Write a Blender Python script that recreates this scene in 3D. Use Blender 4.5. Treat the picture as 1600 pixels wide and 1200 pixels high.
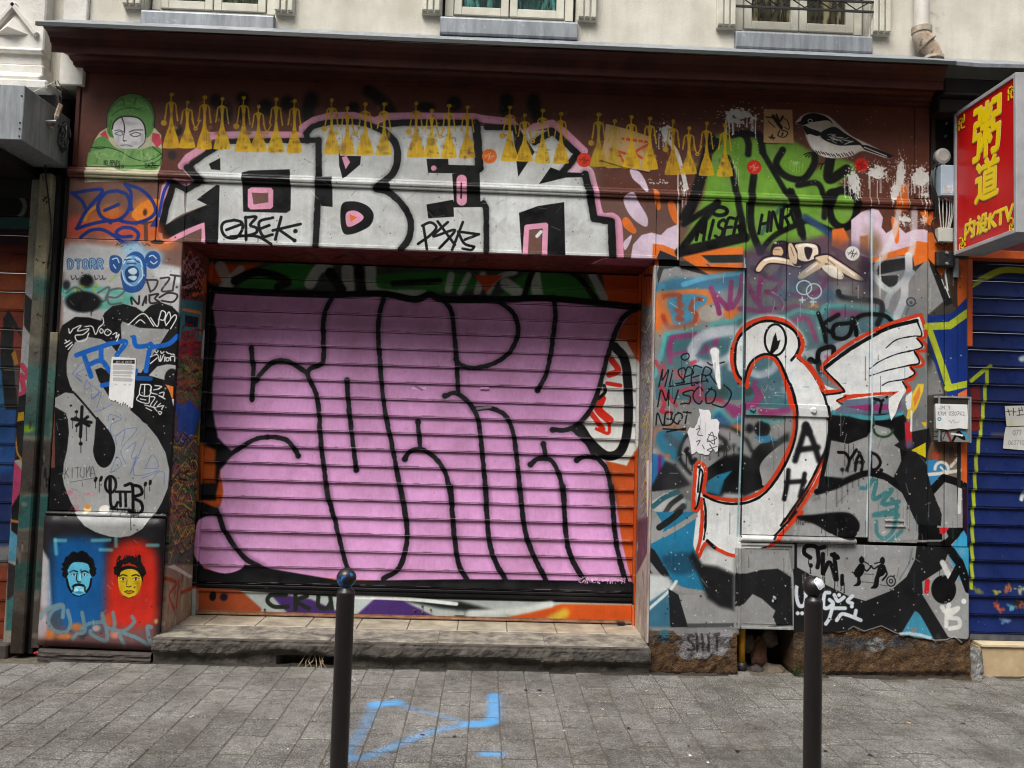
import bpy, bmesh, math, random
import numpy as np
from mathutils import Vector, Matrix

sc = bpy.context.scene
for _o in list(bpy.data.objects):
    bpy.data.objects.remove(_o, do_unlink=True)

# ------------------------------------------------------------------ camera
FPX, CAM_H, CAM_D = 1295.0, 1.70, 6.008        # focal length in photo pixels, eye height, distance to the shopfront
YAW, PITCH, ROLL = (math.radians(a) for a in (1.657, 3.158, 1.707))
_cy, _sy, _cp, _sp = math.cos(YAW), math.sin(YAW), math.cos(PITCH), math.sin(PITCH)
_F = np.array([_sy * _cp, _cy * _cp, _sp])
_R0 = np.array([_cy, -_sy, 0.0])
_U0 = np.cross(_R0, _F)
_R = math.cos(ROLL) * _R0 + math.sin(ROLL) * _U0
_U = -math.sin(ROLL) * _R0 + math.cos(ROLL) * _U0
_C = np.array([0.0, -CAM_D, CAM_H])
cam_data = bpy.data.cameras.new('camera')
cam = bpy.data.objects.new('camera', cam_data)
sc.collection.objects.link(cam)
M = Matrix.Identity(4)
for i in range(3):
    M[i][0], M[i][1], M[i][2], M[i][3] = _R[i], _U[i], -_F[i], _C[i]
cam.matrix_world = M
cam_data.sensor_width = 36.0
cam_data.lens = 36.0 * FPX / 1600.0
cam_data.clip_end = 500.0
sc.camera = cam

# ------------------------------------------------------------------ sky, sun, exposure (overcast street)
SUN_EL, SUN_AZ = math.radians(58), math.radians(-28)     # azimuth measured from straight out of the facade, towards the left
w = bpy.data.worlds.new('World'); sc.world = w; w.use_nodes = True
nt = w.node_tree; nt.nodes.clear()
sky = nt.nodes.new('ShaderNodeTexSky'); sky.sky_type = 'NISHITA'; sky.sun_disc = False
sky.sun_elevation = SUN_EL; sky.sun_rotation = math.radians(180) + SUN_AZ * -1.0
sky.air_density = 1.0; sky.dust_density = 6.0; sky.ozone_density = 1.0
hsv = nt.nodes.new('ShaderNodeHueSaturation'); hsv.inputs['Saturation'].default_value = 0.25
bg = nt.nodes.new('ShaderNodeBackground'); bg.inputs['Strength'].default_value = 0.088
out = nt.nodes.new('ShaderNodeOutputWorld')
nt.links.new(sky.outputs[0], hsv.inputs['Color']); nt.links.new(hsv.outputs[0], bg.inputs[0]); nt.links.new(bg.outputs[0], out.inputs[0])
sun_data = bpy.data.lights.new('sun', 'SUN'); sun_data.energy = 1.5; sun_data.angle = math.radians(30); sun_data.color = (1.0, 0.97, 0.92)
sun = bpy.data.objects.new('sun', sun_data); sc.collection.objects.link(sun)
sd = Vector((math.sin(SUN_AZ) * math.cos(SUN_EL), -math.cos(SUN_AZ) * math.cos(SUN_EL), math.sin(SUN_EL)))
sun.rotation_euler = sd.to_track_quat('Z', 'Y').to_euler()
sun.location = (-3, -8, 9)
sc.view_settings.view_transform = 'Standard'; sc.view_settings.look = 'None'
sc.view_settings.exposure = 1.08; sc.view_settings.gamma = 1.0
sc.render.engine = 'CYCLES'
sc.cycles.use_denoising = True
sc.cycles.filter_width = 1.1

# ------------------------------------------------------------------ where a sight line of the photo meets a plane of the place
def ray(px, py):
    return _R * (px - 800.0) - _U * (py - 600.0) + _F * FPX
def aty(px, py, y=0.0):
    r = ray(px, py); return _C + r * ((y + CAM_D) / r[1])
def atz(px, py, z=0.0):
    r = ray(px, py); return _C + r * ((z - CAM_H) / r[2])
def atx(px, py, x):
    r = ray(px, py); return _C + r * (x / r[0])

random.seed(7); rng = np.random.default_rng(11)
# ------------------------------------------------------------------ spray-paint layers: drawn stroke by stroke in code, in metres on their own wall
def smooth_pts(p, closed=False, n=8):
    p = np.asarray(p, float)
    if len(p) < 3: return p
    q = np.vstack([p[-1:], p, p[:2]]) if closed else np.vstack([2*p[:1]-p[1:2], p, 2*p[-1:]-p[-2:-1]])
    t = np.linspace(0, 1, n, endpoint=False)[:, None]
    o = []
    for i in range(1, len(q)-2):
        a, b, c, d = q[i-1], q[i], q[i+1], q[i+2]
        o.append(0.5*((2*b)+(-a+c)*t+(2*a-5*b+4*c-d)*t*t+(-a+3*b-3*c+d)*t**3))
    o = np.vstack(o)
    return o if closed else np.vstack([o, p[-1:]])

def fnoise(h, w, cell, seed):
    r = np.random.default_rng(seed)
    gh, gw = int(h/cell)+3, int(w/cell)+3
    g = r.random((gh, gw)).astype(np.float32)
    y = np.arange(h)/cell; x = np.arange(w)/cell
    y0 = y.astype(int); x0 = x.astype(int)
    fy = (y-y0).astype(np.float32); fx = (x-x0).astype(np.float32)
    fy = (fy*fy*(3-2*fy))[:, None]; fx = (fx*fx*(3-2*fx))[None]
    a = g[y0][:, x0]; b = g[y0][:, x0+1]; c = g[y0+1][:, x0]; d = g[y0+1][:, x0+1]
    return (a*(1-fx)+b*fx)*(1-fy)+(c*(1-fx)+d*fx)*fy

FONT = {'A':['0,0 2,6 4,0','.8,2.2 3.2,2.2'],'B':['0,0 0,6 2.6,6 3.4,4.8 2.6,3.4 0,3.2','2.4,3.3 3.8,1.8 2.8,0 0,0'],'C':['4,5 2.6,6 .8,5 0,3 .8,.8 2.6,0 4,1'],
'D':['0,0 0,6 2.4,5.6 4,3.2 2.6,.4 0,0'],'E':['4,6 0,6 0,0 4,0','0,3 3,3'],'F':['4,6 0,6 0,0','0,3 3,3'],'G':['4,5 2.4,6 .6,5 0,3 .8,.6 2.6,0 4,1.2 4,3 2.4,3'],
'H':['0,0 0,6','4,0 4,6','0,3 4,3'],'I':['2,0 2,6'],'J':['3.4,6 3.4,1 1.8,0 .2,1.2'],'K':['0,0 0,6','4,6 0,2.6','1,3.4 4,0'],'L':['0,6 0,0 4,0'],'M':['0,0 .4,6 2,2.4 3.6,6 4,0'],
'N':['0,0 0,6 4,0 4,6'],'O':['2,6 .4,5 0,3 .6,.8 2,0 3.6,.8 4,3 3.4,5.2 2,6'],'P':['0,0 0,6 3,6 4,4.6 3,3 0,3'],'Q':['2,6 .4,5 0,3 .6,.8 2,0 3.6,.8 4,3 3.4,5.2 2,6','2.6,1.6 4.2,-.4'],
'R':['0,0 0,6 3,6 4,4.6 3,3.2 0,3','1.6,3.1 4,0'],'S':['4,5.2 2.6,6 .6,5.2 .8,3.6 3.2,2.6 3.8,1 2.2,0 0,.8'],'T':['0,6 4,6','2,6 2,0'],'U':['0,6 0,1.4 1.6,0 3.4,.6 4,6'],'V':['0,6 2,0 4,6'],
'W':['0,6 1,0 2,4 3,0 4,6'],'X':['0,0 4,6','0,6 4,0'],'Y':['0,6 2,3 4,6','2,3 2,0'],'Z':['0,6 4,6 0,0 4,0'],'.':['2,.2 2,0'],'"':['1,6 .8,5','3,6 2.8,5'],'$':['4,5 2,5.6 .4,4.4 3.6,2 2,.6 0,1.2','2,6.6 2,-.6'],
'0':['2,6 .4,5 0,3 .6,.8 2,0 3.6,.8 4,3 3.4,5.2 2,6'],'1':['1,5 2,6 2,0'],'2':['0,5 2,6 3.8,4.6 0,0 4,0'],'3':['0,5.4 2.6,6 3.4,4.6 1.6,3.2 3.8,1.8 2.4,0 0,.6'],'4':['3,0 3,6 0,2 4,2'],'6':['3.6,6 .6,3.6 0,1.4 2,0 4,1.6 2,3 .2,2'],'7':['0,6 4,6 1.4,0'],'8':['2,3.2 .4,4.6 2,6 3.6,4.6 2,3.2 0,1.4 2,0 4,1.4 2,3.2'],'-':['0,3 4,3']}

class Canvas:
    """a painted layer lying on one plane; draw in photo sight lines, stored in metres of that plane"""
    def __init__(s, name, plane, val, u0, u1, v0, v1, res, base):
        s.name, s.plane, s.val, s.u0, s.u1, s.v0, s.v1, s.res = name, plane, val, u0, u1, v0, v1, res
        s.W, s.H = int((u1-u0)*res), int((v1-v0)*res)
        s.a = np.empty((s.H, s.W, 3), np.float32); s.a[:] = np.array(base, np.float32)/255
        s.f = (0., 0., 1.); s.k = res/205.0; s.seed = 1
    def fr(s, x, y, k): s.f = (x, y, k); return s
    def P(s, t):
        if isinstance(t, str):
            n = [float(v) for v in t.replace(',', ' ').split()]
            t = list(zip(n[::2], n[1::2]))
        x0, y0, k = s.f
        o = []
        for x, y in t:
            px, py = x0+x/k, y0+y/k
            if s.plane == 'y': p = aty(px, py, s.val); u, v = p[0], p[2]
            elif s.plane == 'x': p = atx(px, py, s.val); u, v = p[1], p[2]
            else: p = atz(px, py, s.val); u, v = p[0], p[1]
            o.append(((u-s.u0)*s.res, (v-s.v0)*s.res))
        return np.array(o)
    def wpx(s, w): return w/s.f[2]*s.k
    def _blend(s, x0, y0, al, col):
        h, w = al.shape
        r = s.a[y0:y0+h, x0:x0+w]
        r += (np.array(col, np.float32)/255-r)*al[..., None]
    def _box(s, p, m):
        x0, y0 = np.floor(p.min(0)-m).astype(int); x1, y1 = np.ceil(p.max(0)+m).astype(int)+1
        return max(x0, 0), max(y0, 0), min(x1, s.W), min(y1, s.H)
    def poly(s, t, col, soft=1.0, sm=False, op=1.0, grain=0.0, raw=None):
        p = s.P(t) if raw is None else raw
        if sm: p = smooth_pts(p, True)
        so = max(s.wpx(soft*s.f[2]) if soft <= 1 else s.wpx(soft), 1.0)
        x0, y0, x1, y1 = s._box(p, so+1)
        if x1 <= x0 or y1 <= y0: return
        X = np.arange(x0, x1, dtype=np.float32)[None]+.5; Y = np.arange(y0, y1, dtype=np.float32)[:, None]+.5
        d2 = np.full((y1-y0, x1-x0), 1e9, np.float32); ins = np.zeros(d2.shape, bool)
        q = np.roll(p, -1, 0)
        for (ax, ay), (bx, by) in zip(p, q):
            ex, ey = bx-ax, by-ay; L = ex*ex+ey*ey
            if L < 1e-9: continue
            tt = np.clip(((X-ax)*ex+(Y-ay)*ey)/L, 0, 1)
            np.minimum(d2, (X-ax-tt*ex)**2+(Y-ay-tt*ey)**2, out=d2)
            if ay != by:
                c = ((Y > ay) != (Y > by))
                ins ^= c & (X < ex*(Y-ay)/ey+ax)
        d = np.sqrt(d2); d = np.where(ins, -d, d)
        if grain: s.seed += 1; d = d+(fnoise(*d.shape, 2.0, s.seed)-.5)*grain*so
        al = np.clip(.5-d/so, 0, 1); al = al*al*(3-2*al)
        s._blend(x0, y0, al*op, col)
    def st(s, t, w, col, soft=1.0, sm=True, op=1.0, taper=None, wob=0.0, raw=None):
        p = s.P(t) if raw is None else raw
        if len(p) > 2 and sm: p = smooth_pts(p, False)
        r = max(s.wpx(w)/2, .55); so = max(s.wpx(soft*s.f[2]) if soft <= 1 else s.wpx(soft), 1.0)
        x0, y0, x1, y1 = s._box(p, r+so+2)
        if x1 <= x0 or y1 <= y0: return
        d = np.full((y1-y0, x1-x0), 1e3, np.float32)
        n = len(p)-1
        for i in range(n):
            (ax, ay), (bx, by) = p[i], p[i+1]
            m = r+so+2
            a0, b0 = max(int(min(ax, bx)-m), x0), max(int(min(ay, by)-m), y0)
            a1, b1 = min(int(max(ax, bx)+m)+1, x1), min(int(max(ay, by)+m)+1, y1)
            if a1 <= a0 or b1 <= b0: continue
            X = np.arange(a0, a1, dtype=np.float32)[None]+.5; Y = np.arange(b0, b1, dtype=np.float32)[:, None]+.5
            ex, ey = bx-ax, by-ay; L = ex*ex+ey*ey+1e-9
            tt = np.clip(((X-ax)*ex+(Y-ay)*ey)/L, 0, 1)
            dd = np.sqrt((X-ax-tt*ex)**2+(Y-ay-tt*ey)**2)
            rr = r
            if taper: rr = r*(taper[0]+(taper[1]-taper[0])*((i+.5)/n))
            v = d[b0-y0:b1-y0, a0-x0:a1-x0]; np.minimum(v, dd-rr, out=v)
        if wob: s.seed += 1; d = d+((fnoise(*d.shape, 9.0, s.seed)-.5)*.9+(fnoise(*d.shape, 3.0, s.seed)-.5)*.35)*wob*s.k
        al = np.clip(.5-d/so, 0, 1); al = al*al*(3-2*al)
        s._blend(x0, y0, al*op, col)
    def blob(s, x, y, rx, ry, col, soft=.6, op=1.0, rot=0.0):
        """soft spray spot: soft is the share of the radius that fades"""
        c = s.P([(x, y)])[0]; a = s.wpx(rx); b = s.wpx(ry)
        m = max(a, b)*(1+soft)
        x0, y0 = max(int(c[0]-m), 0), max(int(c[1]-m), 0); x1, y1 = min(int(c[0]+m)+1, s.W), min(int(c[1]+m)+1, s.H)
        if x1 <= x0 or y1 <= y0: return
        X = np.arange(x0, x1, dtype=np.float32)[None]+.5-c[0]; Y = np.arange(y0, y1, dtype=np.float32)[:, None]+.5-c[1]
        cr, sr = math.cos(rot), math.sin(rot)
        e = np.sqrt(((X*cr+Y*sr)/a)**2+((-X*sr+Y*cr)/b)**2)
        al = np.clip((1+soft-e)/(2*soft+1e-6), 0, 1); al = al*al*(3-2*al)
        s._blend(x0, y0, al*op, col)
    def ring(s, x, y, rx, ry, w, col, soft=1.0, a0=0, a1=360, op=1.0):
        t = [(x+rx*math.cos(math.radians(a)), y+ry*math.sin(math.radians(a))) for a in np.linspace(a0, a1, 28)]
        s.st(t, w, col, soft, False, op)
    def drip(s, x, y, L, w, col, op=1.0):
        s.st([(x, y), (x+random.uniform(-1, 1)*w*.4, y+L)], w, col, op=op, taper=(1, .6))
        s.blob(x, y+L, w*.6, w*.8, col, .3, op)
    def splat(s, x, y, rx, ry, n, col, drips=0, L=60, w=6, op=.95):
        for i in range(n):
            a = random.uniform(0, 6.28); r = random.random()**.7
            q = random.uniform(.05, .28)*(1.25-r)
            s.blob(x+rx*r*math.cos(a), y+ry*r*math.sin(a), rx*q, ry*q*1.2, col, .25, op)
        for i in range(n//2):
            a = random.uniform(0, 6.28); r = random.uniform(.8, 1.6)
            xx, yy = x+rx*r*math.cos(a), y+ry*r*math.sin(a)
            s.st([(xx, yy), (xx+rx*.12*math.cos(a), yy+ry*.12*math.sin(a))], w*.5, col, op=op*.8)
        for i in range(drips):
            s.drip(x+random.uniform(-1, 1)*rx*.9, y+random.uniform(0, .5)*ry, random.uniform(.4, 1.2)*L, w*random.uniform(.6, 1.1), col, op)
    def specks(s, x0, y0, x1, y1, n, col, r=(1, 3), op=.8):
        for i in range(n):
            q = random.uniform(*r); s.blob(random.uniform(x0, x1), random.uniform(y0, y1), q, q, col, .4, op)
    def text(s, t, x, y, h, cw, w, col, slope=0.0, slant=0.0, jit=0.0, soft=1.0, op=1.0, gap=.35, sm=True):
        for i, ch in enumerate(t):
            ox = x+i*cw*(1+gap); oy = y+slope*(ox-x)
            for pl in FONT.get(ch.upper(), []):
                pts = []
                for ab in pl.split():
                    a, b = (float(v) for v in ab.split(','))
                    yy = b/6*h; xx = a/4*cw+slant*yy
                    pts.append((ox+xx+random.uniform(-1, 1)*jit, oy-yy+slope*xx+random.uniform(-1, 1)*jit))
                s.st(pts, w, col, soft, sm, op)
    def scrawl(s, x, y, wd, ht, n, w, col, op=1.0, soft=1.0):
        """one illegible looping pen line"""
        pts = [(x+wd*i/n+random.uniform(-.4, .4)*wd/n, y+random.uniform(-.5, .5)*ht) for i in range(n+1)]
        s.st(pts, w, col, soft, True, op)
    def soften(s, u0, u1, v0, v1, r, op=1.0):
        """diffuse the edges of what is already sprayed in a rectangle (metres)"""
        a0, a1, b0, b1 = int((u0-s.u0)*s.res), int((u1-s.u0)*s.res), int((v0-s.v0)*s.res), int((v1-s.v0)*s.res)
        a0, b0, a1, b1 = max(a0, 0), max(b0, 0), min(a1, s.W), min(b1, s.H); R = s.a[b0:b1, a0:a1]; B_ = R.copy()
        for ax in (0, 1, 0, 1):
            B_ = sum(np.roll(B_, k_, ax) for k_ in range(-r, r+1))/(2*r+1)
        n_ = np.clip(fnoise(b1-b0, a1-a0, 60, 77)*1.6-.2, 0, 1)[..., None]*op
        q = r+1; R[q:-q, q:-q] += ((B_-R)*n_)[q:-q, q:-q]
    def wear(s, amp=.06, cells=(3, 14, 60), seed=5):
        n = sum(fnoise(s.H, s.W, c, seed+i) for i, c in enumerate(cells))/len(cells)
        s.a *= (1+(n-.5)*2*amp)[..., None]
    def image(s):
        im = bpy.data.images.new(s.name, s.W, s.H, alpha=False)
        px = np.ones((s.H, s.W, 4), np.float32); px[..., :3] = np.clip(s.a, 0, 1)
        im.pixels.foreach_set(px.ravel()); im.update(); im.pack()
        return im
# ------------------------------------------------------------------ the painted shopfront (plane y = 0)
K = (11, 11, 13); WH = (226, 228, 226); SIL = (202, 205, 204); GR = (150, 151, 151); BRN = (98, 58, 48); PNK = (226, 158, 186)
PAL = (222, 200, 220); ORG = (228, 116, 46); GRN = (112, 160, 56); YEL = (226, 180, 30); TUR = (58, 160, 160); PET = (62, 108, 118); MAG = (142, 52, 106)
RED = (206, 60, 30); BLU = (30, 84, 172); CYA = (36, 128, 168)
c = Canvas('shopfront_paint', 'y', 0.0, -3.12, 3.62, 0.0, 4.32, 290, BRN)
T1 = (240, 140, 4.0); T4 = (1000, 400, 5.333); T5 = (1220, 400, 5.333); T6 = (1000, 600, 5.333); T7 = (1220, 600, 5.333); T8 = (1000, 800, 5.333); T9 = (1220, 800, 5.333)
T10 = (60, 360, 5.714); T11 = (60, 550, 5.714); T12 = (40, 740, 6.667); T13 = (40, 900, 6.667); T14 = (60, 30, 6.667); T15 = (60, 230, 6.667); Z8 = (1300, 260, 6.667)
O2, O3 = 1440, 2880
def off(t, dx, dy=0):
    n = [float(v) for v in t.replace(',', ' ').split()]
    return list(zip([a+dx for a in n[::2]], [b+dy for b in n[1::2]]))

# --- fascia: soft black caps, pink halo, silver letters
c.fr(*T1)
c.poly('-600,560 4400,760 4400,1400 -600,1100', (112, 82, 74), 3.0)
for x, y, rx, ry in ((390,75,38,42),(555,60,38,40),(700,115,42,50),(835,90,40,50),(985,70,42,55),(960,150,40,70),(1250,115,35,35),(1880,90,44,44),(1700,110,55,30),(2205,75,40,48),(2200,130,36,40),(2375,90,40,60),(2400,170,36,50),(450,150,40,60),(560,150,35,70),(150,260,30,30)):
    c.blob(x, y, rx, ry, (18,16,18), .45, .88)
c.st('1340,10 1400,50 1470,120 1490,200', 70, (18,16,18), 40, op=.85)
c.blob(118, 412, 26, 28, (40,38,42), .5, .85); c.blob(370, 352, 24, 24, (60,40,70), .5, .9)
c.st('175,478 215,425 300,372 355,290 600,285 935,288 930,240 1000,195 1110,165 1250,165 1385,198 1450,170 1600,168 2000,172 2060,185 2240,205 2305,290 2380,235 2490,212 2570,270 2690,385', 46, PNK, 6, False)
c.st('2590,525 2710,500 2750,600 2790,780 2870,795 2905,850 2915,1045', 44, PNK, 5)
c.poly('160,480 200,440 300,560 260,600 205,640 100,590 130,560 250,575', PNK, 4)
c.poly('2570,540 2700,390 2730,520', PNK, 6)
c.poly('50,600 70,570 110,590 60,700 40,860 70,960 60,975 20,900 10,830', PNK, 4)
c.poly('60,940 310,830 330,845 325,975 300,975 295,870 75,970', PNK, 4)
W1 = '248,478 340,398 470,335 960,335 960,262 1080,212 1220,200 1340,215 1480,240 1560,225 2000,222 2270,262 2480,255 2640,390 2545,535 2700,540 2740,800 2860,830 2870,1045 390,975 410,600 300,580'
c.poly(W1, SIL, 3)
for i in range(150):     # uneven silver coats
    x = random.uniform(420, 2700); y = random.uniform(270, 1000)
    c.blob(x, y, random.uniform(20, 90), random.uniform(15, 70), random.choice([(182,185,186),(228,230,230),(214,216,216),(196,199,200)]), .9, .30)
for x, t in ((900,'OGS'),(1380,'K.I.'),(2580,'2C'),(2120,'X')):
    c.text(t, x, 900, 90, 70, 22, (186,187,187), soft=6, op=.6, jit=8)
for i in range(40):
    x = random.uniform(420, 2600); y = random.uniform(590, 700); c.st([(x, y), (x+random.uniform(-3,3), y+random.uniform(60, 260))], random.uniform(8, 24), random.choice([(184,187,188),(224,226,226)]), 10, op=.32)
c.poly('110,590 195,625 60,860 45,860 65,740', SIL, 3); c.poly('60,858 130,805 190,772 190,620 120,700', SIL, 3)
c.poly('200,640 300,590 400,598 275,690 335,720 190,775', SIL, 3)
# black outlines
def kst(t, w, dx=0, sm=False): c.st(off(t, dx), w*1.5, K, 30, sm, op=.25); c.st(off(t, dx), w, K, 5, sm, wob=1.2)
def kpo(t, dx=0, col=K, soft=4): c.poly(off(t, dx), col, soft)
kst('210,490 290,570', 44); kst('212,488 335,398 465,325 1030,318', 30); kst('1030,318 1032,560 1012,985', 38)
kst('300,572 205,628 125,588', 34); kst('120,595 75,740 45,875', 40)
kpo('50,858 180,790 335,722 270,688 392,598 412,600 402,972 325,972 318,830 180,880 85,935 55,930')
kpo('345,466 415,430 417,506 360,500'); kpo('553,520 600,508 850,500 858,600 855,755 830,772 560,765')
c.poly('588,625 610,612 735,614 748,632 746,735 730,748 605,752 588,735', PNK, 4); c.poly('613,645 716,650 716,706 624,720', (112,80,72), 3)
kpo('1040,550 1115,545 1118,735 1045,728'); kpo('190,962 200,915 300,872 298,966', 0, (112,80,72))
kst('955,275 1000,232 1100,208 1230,203 1330,218 1430,258', 34, 0, True); kst('955,275 960,325', 30)
kst('1440,262 1505,330 1525,420 1498,520 1395,620', 42, 0, True); kst('1395,622 1470,645 1545,710 1595,790 1608,860 1590,940 1545,1000', 38, 0, True)
kpo('1440,560 1478,600 1475,650 1375,625')
kpo('1155,350 1165,415 1295,418 1290,470 1182,562 1160,480'); kpo('1175,425 1205,415 1228,455 1200,500', 0, PNK)
c.poly('1172,730 1245,700 1335,728 1375,790 1335,865 1190,902', K, 4, True); c.poly('1203,775 1260,758 1312,795 1285,832 1212,858', PNK, 4, True); c.poly('1224,782 1272,800 1232,828', ORG, 3)
kst('1470,215 1560,208 2010,208', 38); kst('2015,220 2035,490', 50)
kpo('265,435 400,435 402,472 620,478 622,500 590,528 275,522', O2); kpo('425,528 596,510 602,722 440,738', O2); kpo('265,720 432,690 436,796 276,806', O2); kpo('430,700 628,700 630,735 430,738', O2)
kst('622,712 638,745 640,1012', 34, O2); c.blob(310+O2, 493, 17, 17, PNK, .2); c.st(off('485,565 485,695', O2), 62, PNK, 4); c.st(off('483,590 481,680', O2), 9, K, 3)
kst('640,238 830,240', 34, O2); kpo('805,255 850,255 940,392 838,546', O2)
kst('940,330 1052,262 1208,402 1105,532', 40, O2); kpo('968,592 1040,488 1120,518 1262,524 1262,548 1130,552 1040,575', O2)
kst('1255,530 1282,640 1312,808 1420,826 1427,1045', 44, O2)
kpo('843,772 960,730 1125,705 1132,1038 860,1026', O2); c.st(off('882,1028 893,862 1008,850 1002,1034', O2), 34, PNK, 4, False); kpo('906,880 985,872 986,1030 898,1026', O2, (112,80,72)); c.st(off('955,918 980,890', O2), 20, WH, 6)
# tags on the silver
for t in ('500,818 440,832 424,872 450,920 512,928 552,880 550,832 500,816','455,878 552,842','575,798 578,940','572,802 640,798 604,848 642,866 640,896 580,915 538,914','480,920 640,918 735,968','745,802 660,830 682,916 742,908','665,872 722,850','797,798 760,938','745,882 918,842','790,882 880,945'):
    c.st(t, 17, K, 3)
c.blob(886, 886, 13, 13, K, .3); c.blob(880, 945, 12, 12, K, .3)
for x in (578, 652, 770): c.drip(x, 915, 40, 4, K, .8)
for t in ('245,850 268,1000','238,852 290,832 326,862 290,910 212,966','335,826 442,972','398,830 308,918 442,880 346,994','492,830 425,1004','462,890 500,962 562,984','470,890 592,906','592,906 504,940','562,984 545,1004 490,996'):
    c.st(off(t, O2), 16, K, 3)
# --- green piece on the right of the fascia
c.poly(off('610,300 700,262 760,270 940,330 1010,340 1080,300 1250,400 1240,520 1330,450 1400,430 1520,470 1500,520 1400,590 1520,640 1520,770 1420,860 1300,910 1120,980 900,1010 400,1020 470,860 520,760 560,640', O3), GRN, 40)
for i in range(60):
    c.blob(random.uniform(480,1450)+O3, random.uniform(330, 930), random.uniform(15,60), random.uniform(10,50), random.choice([(84,132,44),(134,190,70),(96,150,50),(120,130,110)]), .9, .3)
# pink/orange piece behind and below
PB = (112, 80, 72)
c.poly(off('55,690 85,655 120,655 160,720 205,800 200,858 140,830 85,770', O3), PAL, 6, True)
c.poly(off('95,505 130,498 175,540 210,620 195,645 160,600 115,560', O3), PAL, 8, True)
for t in ('48,815 80,800 125,860 136,890 115,902 60,862','240,635 270,640 290,735 265,748','335,705 370,700 398,790 400,845 365,820 340,760'): c.poly(off(t, O3), ORG, 5, True)
c.poly(off('55,960 80,930 108,910 95,960 65,1005', O3), PAL, 5, True)
c.poly(off('100,1060 115,970 170,910 230,895 290,910 330,870 400,840 395,1060', O3), PAL, 6)
c.poly(off('235,1055 240,965 300,970 400,1010 395,1060', O3), ORG, 6); c.poly(off('262,1060 285,1005 400,1055 400,1075', O3), (44,44,50), 5)
c.poly(off('400,1010 800,985 800,1040 540,1040 690,1190 560,1150 430,1060', O3), ORG, 6)
c.poly(off('540,1040 800,1035 800,1085 600,1085', O3), (40,44,42), 10)
# black strokes of the green piece
def gst(t, w, soft=16, sm=True): c.st(off(t, O3), w, K, soft, sm, op=.96)
gst('600,310 560,480 490,700 440,800', 66); gst('430,845 640,712', 36); gst('640,712 530,850 410,1010', 44); gst('410,1018 600,975 815,925', 62)
c.ring(655+O3, 765, 45, 26, 24, K, 6)
gst('705,430 745,560 775,740 812,930', 40); gst('640,330 600,380', 50); gst('870,540 855,680 855,860 912,1020', 44); gst('720,290 800,278 835,330 835,405', 40); gst('800,278 900,285 925,390', 44)
gst('935,410 1010,540 1090,680 1150,790 1180,930', 34); gst('1050,380 1010,470 1075,545 1180,560 1245,470 1250,415', 42); gst('1350,420 1340,560 1450,500', 60); gst('1145,600 1270,590 1310,700 1310,800', 34)
c.ring(1430+O3, 745, 85, 118, 46, K, 14); gst('1330,680 1360,640 1500,640', 40); gst('905,1020 1000,915 1130,850 1200,820', 34); gst('1100,640 1140,770 1170,900', 50)
gst('1200,820 1330,870 1430,905', 30)
c.st(off('1190,800 1300,870 1420,970', O3), 44, (44,70,110), 24, op=.9); c.st(off('1060,720 960,830 920,900', O3), 26, (40,80,90), 12, op=.7)
c.text('MISER', 508+O3, 948, 112, 42, 19, K, slope=-.12, slant=.22, jit=4, soft=4, gap=.38); c.text('HNR', 905+O3, 905, 118, 52, 18, K, slope=-.28, slant=.12, jit=4, soft=4, gap=.32); c.st(off('1100,760 1130,840 1170,820', O3), 18, K, 4)
# paint bombs
c.splat(785+O3, 170, 110, 60, 70, WH, 18, 90, 8); c.splat(320+O3, 270, 60, 70, 50, WH, 6, 80, 6)
c.st(off('330,310 390,400 430,540 450,620', O3), 26, WH, 4, op=.9); c.st(off('396,520 396,1080', O3), 8, WH, 3, op=.85); c.splat(430+O3, 600, 26, 60, 20, WH, 3, 120, 6)
c.splat(1480+O3, 545, 50, 50, 50, WH, 6, 110, 8); c.splat(1130+O3, 460, 55, 24, 20, (150,200,110), 8, 50, 6, .7); c.splat(750+O3, 480, 30, 60, 14, WH, 3, 100, 5, .6)
c.specks(O3-200, 40, 1900+O3, 700, 260, WH, (.8, 3.2), .75)
c.specks(150+O3, 560, 330+O3, 590, 22, WH, (2, 6))
# yellow stencil row of long-gowned figures holding hands
def figure(x, y0, y1, col):
    x += 0; h = y1-y0
    c.blob(x+2, y0+8, 11+random.uniform(0, 5), 12, col, .2, .9); c.st([(x, y0+15), (x-2, y0+h*.17)], 8, col, 3, op=.9)
    b = y0+h*.17
    c.st([(x-2, b-4), (x-26, b+10), (x-32, b+h*.16), (x-40, b+h*.30)], 9, col, 3, op=.85); c.st([(x-2, b-4), (x+26, b+10), (x+32, b+h*.16), (x+40, b+h*.33)], 9, col, 3, op=.85)
    q = random.uniform(.88, 1.12); r_ = random.uniform(.9, 1.08)
    c.poly([(x-15, b+2), (x, b-4), (x+15, b+2), (x+9*q, b+h*.16), (x+9, b+h*.30), (x+18*r_, b+h*.46), (x+40*r_, b+h*.64), (x+50*r_, y1-14), (x+46*r_, y1-2), (x, y1+2), (x-48*r_, y1-1), (x-52*r_, y1-16), (x-38*r_, b+h*.62), (x-17*r_, b+h*.45), (x-9, b+h*.30), (x-8*q, b+h*.16)], col, 5, True, random.uniform(.82, .97))
    for i in range(9):
        c.blob(x+random.uniform(-36, 36), y1-random.uniform(6, h*.42), random.uniform(4, 20), random.uniform(4, 22), random.choice([(190,134,24),(110,84,50),(240,200,50),(150,112,24),(96,70,70)]), .9, random.uniform(.25, .55))
    for i in range(6): xx = x+random.uniform(-30, 30); c.st([(xx, y1-random.uniform(60, 130)), (xx+random.uniform(-8, 8), y1-random.uniform(5, 50))], random.uniform(3, 9), random.choice([(236,196,60),(180,130,20)]), 4, op=.35)
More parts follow.
